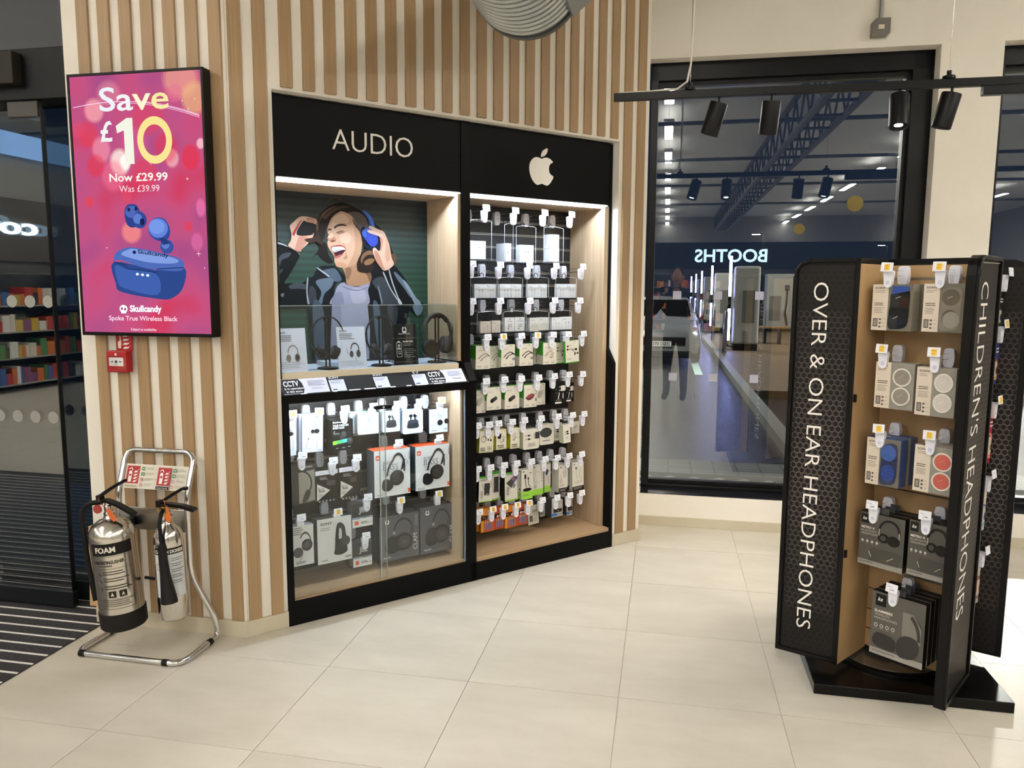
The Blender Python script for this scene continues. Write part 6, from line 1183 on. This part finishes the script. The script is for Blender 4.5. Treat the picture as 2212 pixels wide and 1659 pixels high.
# junction box on the pillar
jb=thing('junction_box','grey junction box with conduit above the window','junction box',FC.w(1.329,0,3.10),FC.th)
MB().prism([(-.05,-.05),(.035,-.05),(.05,-.035),(.05,.05),(-.03,.05),(-.05,.03)],-.045,0).build('box',M('6f6c66',.4,.3),jb,bevel=.002); MB().tube([(0,-.02,.05),(0,-.02,1.05)],.0125,10).build('conduit',M('8f8c86',.35,.7),jb,smooth=True)
B(-.016,.016,-.05,-.045,-.012,.012).build('socket',M('d8cdb8',.4),jb)
# ================================================================ CEILING LIGHT ROWS (perpendicular to the window wall)
CX=.057
fm=MB().box(-.075,.075,-.62,.62,0,.06); dm=MB().box(-.06,.06,-.60,.60,-.004,0); um=MB().box(-.05,.05,-.55,.55,.06,.063); sus=MB().tube([(0,-.5,.06),(0,-.5,.25)],.003,5).tube([(0,.5,.06),(0,.5,.25)],.003,5)  # um: glowing top strip added to each housing to brighten the ceiling
TUBE=EM(WARM,LAMP); pf=pd=pw=None
n_=0
for r_,dx in enumerate((-8.3,-4.2,.05,4.15,8.2)):
    for k in range(10):
        y=-2.1-2.4*k
        x=CX+dx
        if (x<-3.0 or r_==2) and y>-2.4: continue
        lab='ceiling tube light number %d from the window in row %s'%(k+1,('far left','left','above the camera','right','far right')[r_])
        o=thing('ceiling_light','white suspended tube light, %s row, %s from the window wall'%(('outer left','inner left','middle','inner right','outer right')[r_],('first','second','third','fourth','fifth','sixth','seventh','eighth','ninth','tenth')[k]),'ceiling light',FC.w(x,y,CEIL-.25),FC.th,'suspended tube lights')
        if pf is None: pf=fm.build('housing',M('d9d9d6',.5),o); pd=dm.build('diffuser',TUBE,o); pw=sus.build('hangers',STEEL,o); pu=um.build('added_uplight',EM(WARM,48),o)
        else:
            for nm,s in (('housing',pf),('diffuser',pd),('hangers',pw),('added_uplight',pu)):
                c=bpy.data.objects.new(nm,s.data); COL.objects.link(c); c.parent=o
# ================================================================ BACK OF THE SHOP (seen mirrored in the glass)
fa=thing('fascia_sign','dark fascia with glowing white BOOTHS letters at the back of the shop','sign',FC.w(2.36,-23.4,0),FC.th+math.pi)
B(-6,8,0,.1,2.3,3.25).build('fascia',M('14161a',.5),fa)
letters3d(fa,'BOOTHS',-1.25,1.25,2.56,3.0,0,.03,EM((.55,.76,1),7),.02)
def shelf(label,loc,rz,w,h,seed,cols,lit=False):
    o=thing('shop_shelving',label,'shelving',loc,rz,'shelving deep in the shop'); r=random.Random(seed)
    MB().box(-w/2,w/2,.38,.42,0,h).box(-w/2,-w/2+.03,0,.4,0,h).box(w/2-.03,w/2,0,.4,0,h).build('carcass',M('2a2a2a',.5),o)
    n=max(3,int(h/.36)); sb=MB(); gb_=MB()
    for k in range(n):
        z=.12+k*(h-.2)/n; sb.box(-w/2,w/2,.0,.4,z-.02,z)
        x=-w/2+.05
        while x<w/2-.1:
            ww=r.uniform(.06,.16); gb_.box(x,x+ww-.01,.03,.3,z,z+r.uniform(.14,.27),r.randrange(len(cols))); x+=ww
    sb.build('shelves',M('8a8a88',.5),o); g=gb_.build('goods',[M(c,.5) for c in cols],o); g['kind']='stuff'
MIX=['b03028','2a5a9a','c9a83a','3a7a4a','d8d2c4','7a3a6a','c86a2a','e0e0dc','303030']
for k,x in enumerate((-7,-4,-1,2,5)): shelf('tall shelving bay with mixed groceries, number %s along the back wall'%('one','two','three','four','five')[k],FC.w(x,-23.0,0),FC.th+math.pi,2.8,2.1,k,MIX)
for k,y in enumerate((-5.2,-8.2,-11.2,-14.2)): shelf('shelving bay by the far left wall, %s from the door'%('first','second','third','fourth')[k],FC.w(-9.4,y,0),FC.th+math.pi/2,2.8,1.75,20+k,MIX)
cf=thing('coffee_sign','glowing white rounded coffee letters on a slatted panel','sign',FC.w(-9.85,-9.0,0),FC.th+math.pi/2)
B(-3,3.5,0,.05,1.95,2.9).build('panel',M('4a453f',.6),cf); letters3d(cf,'coffee',-.42,1.35,2.36,2.62,-.01,.03,EM((.62,.80,1),7),.02)
lb=tag(B(-1.1,.6,-.03,.0,3.55,3.9).build('light_box',EM((.30,.52,.9),2.0),loc=FC.w(-9.9,-9.4,0),rot=FC.th+math.pi/2),'pale blue light box high on the far left wall','light box')
for k,D_ in enumerate((13.0,17.1,24.0)):
    o=tag(MB().lathe([(0,-.01),(.16,-.01),(.16,.01),(0,.01)],24,axis='y').build('aisle_disc',M('c9a818',.5),loc=FC.w(CX+3.88,5.1-D_,3.36),rot=FC.th),'yellow hanging aisle disc, %s from the window'%('nearest','second','furthest')[k],'aisle sign','yellow aisle discs')
# ================================================================ OUTSIDE, at dusk
ROAD=NOISE('wet_tarmac','0e0f11','24262a',nscale=26,detail=7,rough=.24,bump=1.0,bscale=45,pos=(.4,.62))
ROAD.node_tree.nodes['Bump'].inputs['Distance'].default_value=.012
PAVE=brickmat('pale_pavers','5f625e','6b6e69','3c3e3c',.2,.1,.5,.008)
struct(MB().add([(-40,.31,-.06),(60,.31,-.06),(60,160,-.06),(-40,160,-.06)],[(0,1,2,3)]).build('ground',ROAD,**inF(FC)))
struct(B(-3,9,.31,2.15,-.06,-.02).build('pavement',PAVE,**inF(FC)))
# near pavers laid in a herringbone, as pieces
pv=None; hb=struct(B(-.3,3.2,.31,1.6,-.02,-.016).build('pavement_bed',M('2c2e2d',.8),**inF(FC)))
for i in range(-2,18):
    for j in range(-4,16):
        for q in (0,1):
            # herringbone cell
            X0=i*.2+ (j%2)*0; 
            a_=math.radians(45); bx_,by_=(i*.1+j*.1, i*.1-j*.1) if q==0 else (i*.1+j*.1+.1, i*.1-j*.1+.1)
            cx_=bx_*1.0; cy_=by_+1.0
            if not (-.2<cx_<2.9 and .42<cy_<1.5): continue
            if (i+j)%2: continue
            rz=a_ if q==0 else -a_
            if pv is None: pv=o=MB().box(-.066,.066,-.0325,.0325,-.004,.004).build('paver',NOISE('paver_stone','6f7370','868a86',nscale=6,rough=.5),hb)
            else: o=bpy.data.objects.new('paver',pv.data); COL.objects.link(o); o.parent=hb
            o.location=(cx_,cy_,-.013); o.rotation_euler=(0,0,rz)
KX=CX+1.27
struct(B(KX,KX+.15,2.6,90,-.06,.06).build('kerb',M('6a6c6a',.5),**inF(FC)))
struct(B(KX+.15,30,7.0,90,-.06,.05).build('charging_island',NOISE('island_paving','4a3d2c','5a4b37',nscale=8,rough=.5),**inF(FC)))
struct(B(KX-.6,KX-.45,10,16,-.058,-.055).build('road_marking',M('a8c4bc',.5),**inF(FC)))
def charger(lab,x,y):
    o=thing('ev_charger',lab,'charger',FC.w(x,y,.05),FC.th,'chargers along the island')
    B(.0,.62,0,.5,.16,2.1).build('cabinet',M('8f8f8a',.45),o,bevel=.06,seg=3); B(.02,.60,.02,.48,0,.16).build('plinth',M('121214',.5),o)
    MB().tube([(-.10,.1,.25),(-.10,.1,1.05)],.035,10).build('light_tube_lower',EM((.42,.44,1),26),o); MB().tube([(-.10,.1,1.35),(-.10,.1,2.35)],.035,10).build('light_tube_upper',EM((.46,.48,1),26),o)
    MB().tube([(-.10,.1,1.05),(-.10,.1,1.35)],.04,10).build('tube_joint',BLK,o)
    B(.2,.5,-.01,0,.7,1.5).build('vent_grille',M('55554f',.5),o)
    MB().tube([(-.08,.05,1.25),(-.22,.0,.9),(-.26,-.05,.45),(-.12,-.05,.12),(.02,.0,.10)],.02,8).build('charging_cable',BLK,o,smooth=True)
for k,D_ in enumerate((20,28,36,43,51)): charger('grey charging post with violet-white light tubes, %s along the kerb'%('nearest','second','third','fourth','furthest')[k],CX+1.75,D_-5.1)
for k,(x,y) in enumerate(((CX+3.7,24.5),(CX+4.9,24.5))):
    o=thing('power_cabinet','tall grey power cabinet with black plug cable, %s of two'%('left','right')[k],'cabinet',FC.w(x,y,.05),FC.th,'power cabinets on the island')
    B(0,1.0,0,.8,.12,2.1).build('body',M('8a8a84',.5),o,bevel=.01); B(.03,.97,.02,.7,0,.12).build('plinth',BLK,o); B(.1,.5,-.012,0,.4,1.3).build('vent_grille',M('5a5a55',.5),o); B(.62,.78,-.03,0,1.5,1.7).build('plug_socket',M('1a2a3a',.4),o); MB().tube([(.7,-.05,1.55),(.7,-.08,1.1),(.66,-.08,.7),(.75,-.05,.25)],.022,8).build('cable',BLK,o,smooth=True)
for k,D_ in enumerate((19.2,24,31,38,45)):
    tag(MB().lathe([(0,0),(.055,0),(.055,1.0),(.045,1.02),(0,1.02)],18).build('bollard',M('9a9aa2',.2,.9),loc=FC.w(CX+1.5,D_-5.1,.05),smooth=True),'shiny steel bollard by the chargers, %s along the kerb'%('nearest','second','third','fourth','furthest')[k],'bollard','bollards along the kerb')
bn=thing('bench','timber-topped bench with black splayed legs outside','bench',FC.w(CX+2.95,17.6,.05),FC.th)
for k in range(3): B(-.35,.75,.0+.16*k,.14+.16*k,.44,.48).build('seat_plank',M('6a5132',.5),bn)
for x in (-.05,.35): MB().slab((x,.05),(x,.42),.06,0,.44).build('leg',BLK,bn)
for k,(x,y,h) in enumerate(((CX+17.7,55,8.0),(CX+31,115,8.0),(CX+11,90,8.0))):
    o=thing('street_lamp','tall street lamp with glowing head, %s one across the car park'%('nearest','right distant','left distant')[k],'street lamp',FC.w(x,y,0),FC.th,'street lamps')
    MB().tube([(0,0,0),(0,0,h)],[.09,.05],10).build('column',M('8a8a86',.4,.5),o); B(-1.3,.1,-.12,.12,h,h+.1).build('head',M('555555',.5),o); B(-1.25,-.35,-.1,.1,h-.03,h).build('lens',EM((1,.93,.8),40),o)
for k,(x,y,h,en) in enumerate(((CX-2.6,8.0,5.2,900),(CX+8.2,14.5,6.0,2600),(CX-3.2,20,6.0,1800))):  # lamps added out of view to brighten the car and charging island
    o=thing('added_forecourt_lamp','forecourt lamp post beyond the glass, %s'%('beside the parked car','right of the charging island','behind the parked car')[k],'street lamp',FC.w(x,y,0),FC.th,'forecourt lamps')
    MB().tube([(0,0,0),(0,0,h)],[.07,.05],10).build('column',M('8a8a86',.4,.5),o); B(-.3,.3,-.3,.3,h,h+.08).build('head',M('555555',.5),o); B(-.25,.25,-.25,.25,h-.02,h).build('lens',EM((1,.93,.82),20),o)
    ld=bpy.data.lights.new('added_lamp_light','AREA'); ld.shape='SQUARE'; ld.size=.5; ld.energy=en; ld.color=(1,.92,.80); lo_=bpy.data.objects.new('added_lamp_light',ld); COL.objects.link(lo_); lo_.parent=o; lo_.location=(0,0,h-.03)
# silver car facing the window
cr_=thing('car','silver hatchback parked nose-on outside the window','car',FC.w(.02,11.95,-.06),FC.th)
def carsec(y,pts): return [(x,y,z) for x,z in pts]
secs=[(0.0,[(.55,.30),(.62,.45),(.60,.62),(.50,.70),(0,.74)]),(.10,[(.80,.24),(.86,.48),(.80,.68),(.62,.78),(0,.82)]),(.5,[(.86,.22),(.90,.55),(.86,.76),(.70,.87),(0,.90)]),(1.15,[(.88,.22),(.91,.60),(.88,.88),(.74,.97),(0,1.01)]),(1.75,[(.88,.22),(.91,.60),(.88,.92),(.66,1.35),(0,1.40)]),(2.4,[(.88,.22),(.91,.60),(.88,.94),(.64,1.43),(0,1.47)]),(3.4,[(.88,.22),(.91,.60),(.88,.95),(.62,1.38),(0,1.43)]),(4.0,[(.82,.26),(.86,.60),(.82,.95),(.6,1.0),(0,1.02)])]
rings=[]
for y,h in secs: rings.append([(x,y,z) for x,z in h]+[(-x,y,z) for x,z in h[-2::-1]])
nb=len(rings[0]); cb=MB(); vs=[p for r in rings for p in r]
fs=[(i*nb+j,i*nb+j+1,(i+1)*nb+j+1,(i+1)*nb+j) for i in range(len(rings)-1) for j in range(nb-1)]+[tuple(range(nb-1,-1,-1)),tuple((len(rings)-1)*nb+j for j in range(nb))]
cb.add(vs,fs).build('body',M('9fa1a4',.22,.6),cr_,smooth=60)
MB().add([(-.70,1.20,1.0),(.70,1.20,1.0),(.62,1.74,1.37),(-.62,1.74,1.37)],[(0,1,2,3)]).build('windscreen',M('0b0d10',.08),cr_,loc=(0,-.03,.015))
B(-.56,.56,-.03,.02,.42,.60).build('grille',M('0b0b0c',.4),cr_,bevel=.02); B(-.7,.7,-.01,.12,.14,.30).build('bumper',M('15161a',.4),cr_,bevel=.03)
for s in (-1,1): 
    MB().add([(s*.58,.0,.62),(s*.80,.12,.64),(s*.82,.22,.76),(s*.60,.06,.70)],[(0,1,2,3)]).build('headlamp',M('c9d0d8',.12,.3),cr_)
    MB().lathe([(0,-.1),(.24,-.1),(.31,-.08),(.31,.08),(.24,.1),(0,.1)],24,(s*.80,.75,.31),axis='x').build('wheel',BLKM,cr_,smooth=True); MB().sphere((s*1.0,1.35,.98),.10,.08,.07).build('mirror',M('15161a',.3),cr_,smooth=True)
np_=B(-.26,.26,-.045,-.03,.40,.51).build('number_plate',M('d8d8d4',.4),cr_); a=Art(.52,.11); a.t('PO70 DZC',.06,.2,.6,'1a1a1a',bold=.03,width=.88); a.build('plate_print',np_,mp=lambda u,v,k:(u-.26,-.0455-.0002*k,v+.40))
# ================================================================ PHOTOGRAPHER (seen mirrored in the window)
SKIN=M('b98a6c',.5); CLOTH=M('14151a',.85); TROU=M('1b1e26',.85); HAIR=M('1c1613',.7)
pe=thing('person','person in dark jacket and trousers raising a phone to take the picture','person',(.06,-.50,0),0)
def skin(name,verts,edges,radii,mat,parent,root=0,sub=2):
    me=bpy.data.meshes.new(name); me.from_pydata(verts,edges,[]); o=bpy.data.objects.new(name,me); COL.objects.link(o); o.parent=parent
    sk=o.modifiers.new('skin','SKIN'); sk.use_smooth_shade=True
    for i,r in enumerate(radii): me.skin_vertices[0].data[i].radius=(r,r) if not isinstance(r,tuple) else r
    me.skin_vertices[0].data[root].use_root=True
    s=o.modifiers.new('sub','SUBSURF'); s.levels=sub; s.render_levels=sub; me.materials.append(mat); return o
V=[(0,0,.98),(0,.01,1.16),(0,0,1.36),(0,-.01,1.52),(0,.01,1.60)]; E_=[(0,1),(1,2),(2,3),(3,4)]; RR=[(.155,.11),(.15,.105),(.17,.115),(.10,.085),.058]
for s in (-1,1):
    b=len(V); V+=[(s*.185,0,1.49),(s*.27,.13,1.27),(s*.20,.30,1.38),(s*.115,.43,1.50)]; E_+=[(3,b),(b,b+1),(b+1,b+2),(b+2,b+3)]; RR+=[.072,.054,.044,.034]
    b=len(V); V+=[(s*.10,0,.90),(s*.115,.015,.52),(s*.12,-.01,.12),(s*.13,.13,.045)]; E_+=[(0,b),(b,b+1),(b+1,b+2),(b+2,b+3)]; RR+=[.105,.068,.05,.042]
cm=bpy.data.materials.new('dark_clothes'); cm.use_nodes=True; nt=cm.node_tree; bb=nt.nodes['Principled BSDF']; bb.inputs['Roughness'].default_value=.85
tc=nt.nodes.new('ShaderNodeTexCoord'); sp=nt.nodes.new('ShaderNodeSeparateXYZ'); gt=nt.nodes.new('ShaderNodeMath'); gt.operation='GREATER_THAN'; gt.inputs[1].default_value=.96; mx=nt.nodes.new('ShaderNodeMix'); mx.data_type='RGBA'
mx.inputs[6].default_value=(*lin('1b1e26'),1); mx.inputs[7].default_value=(*lin('131318'),1); nt.links.new(tc.outputs['Object'],sp.inputs[0]); nt.links.new(sp.outputs[2],gt.inputs[0]); nt.links.new(gt.outputs[0],mx.inputs[0]); nt.links.new(mx.outputs[2],bb.inputs['Base Color'])
skin('body',V,E_,RR,cm,pe)
hd=MB().sphere((0,.02,1.745),.076,.098,.122,20,14).sphere((0,.045,1.675),.055,.062,.055,16,8).build('head',SKIN,pe,smooth=80)
MB().add([(-.014,.112,1.72),(.014,.112,1.72),(0,.14,1.716),(0,.112,1.765),(0,.115,1.708)],[(0,2,3),(2,1,3),(0,4,2),(4,1,2)]).build('nose',SKIN,hd)
for s in (-1,1):
    MB().sphere((s*.032,.104,1.752),.012,.008,.008).build('eye',M('e8e4de',.3),hd,smooth=True); MB().sphere((s*.078,.01,1.735),.012,.022,.034).build('ear',SKIN,hd,smooth=True)
MB().sphere((0,.098,1.682),.026,.01,.008).build('mouth',M('8a4a44',.5),hd,smooth=True)
hb_=MB(); 
for i in range(9):
    pass
MB().sphere((0,.0,1.775),.084,.100,.104,20,12).build('hair',HAIR,hd,smooth=80)
for s in (-1,1):
    w0=(s*.115,.43,1.50)
    hv=[w0,(s*.098,.452,1.535)]; he=[(0,1)]; hr=[.026,(.034,.018)]
    for k,(dz,l) in enumerate(((.028,.052),(.010,.058),(-.008,.054),(-.026,.042))):
        b=len(hv); hv+=[(s*.088,.462,1.548+dz),(s*.083,.462+.012,1.552+dz),(s*(.083-l*.5),.462+.016,1.556+dz),(s*(.083-l),.462+.006,1.556+dz)]; he+=[(1,b),(b,b+1),(b+1,b+2),(b+2,b+3)]; hr+=[.011,.0095,.0088,.0078]
    b=len(hv); hv+=[(s*.082,.440,1.520),(s*.062,.428,1.535),(s*.048,.430,1.553)]; he+=[(1,b),(b,b+1),(b+1,b+2)]; hr+=[.012,.0105,.009]
    skin('hand',hv,he,hr,SKIN,pe)
tag(MB().prism(rrect(-.074,.074,-.036,.036,.009),0,.008).build('mobile_phone',M('101013',.25),loc=(0.0,-.030,1.5676),smooth=True),'dark mobile phone held sideways by the photographer','phone')
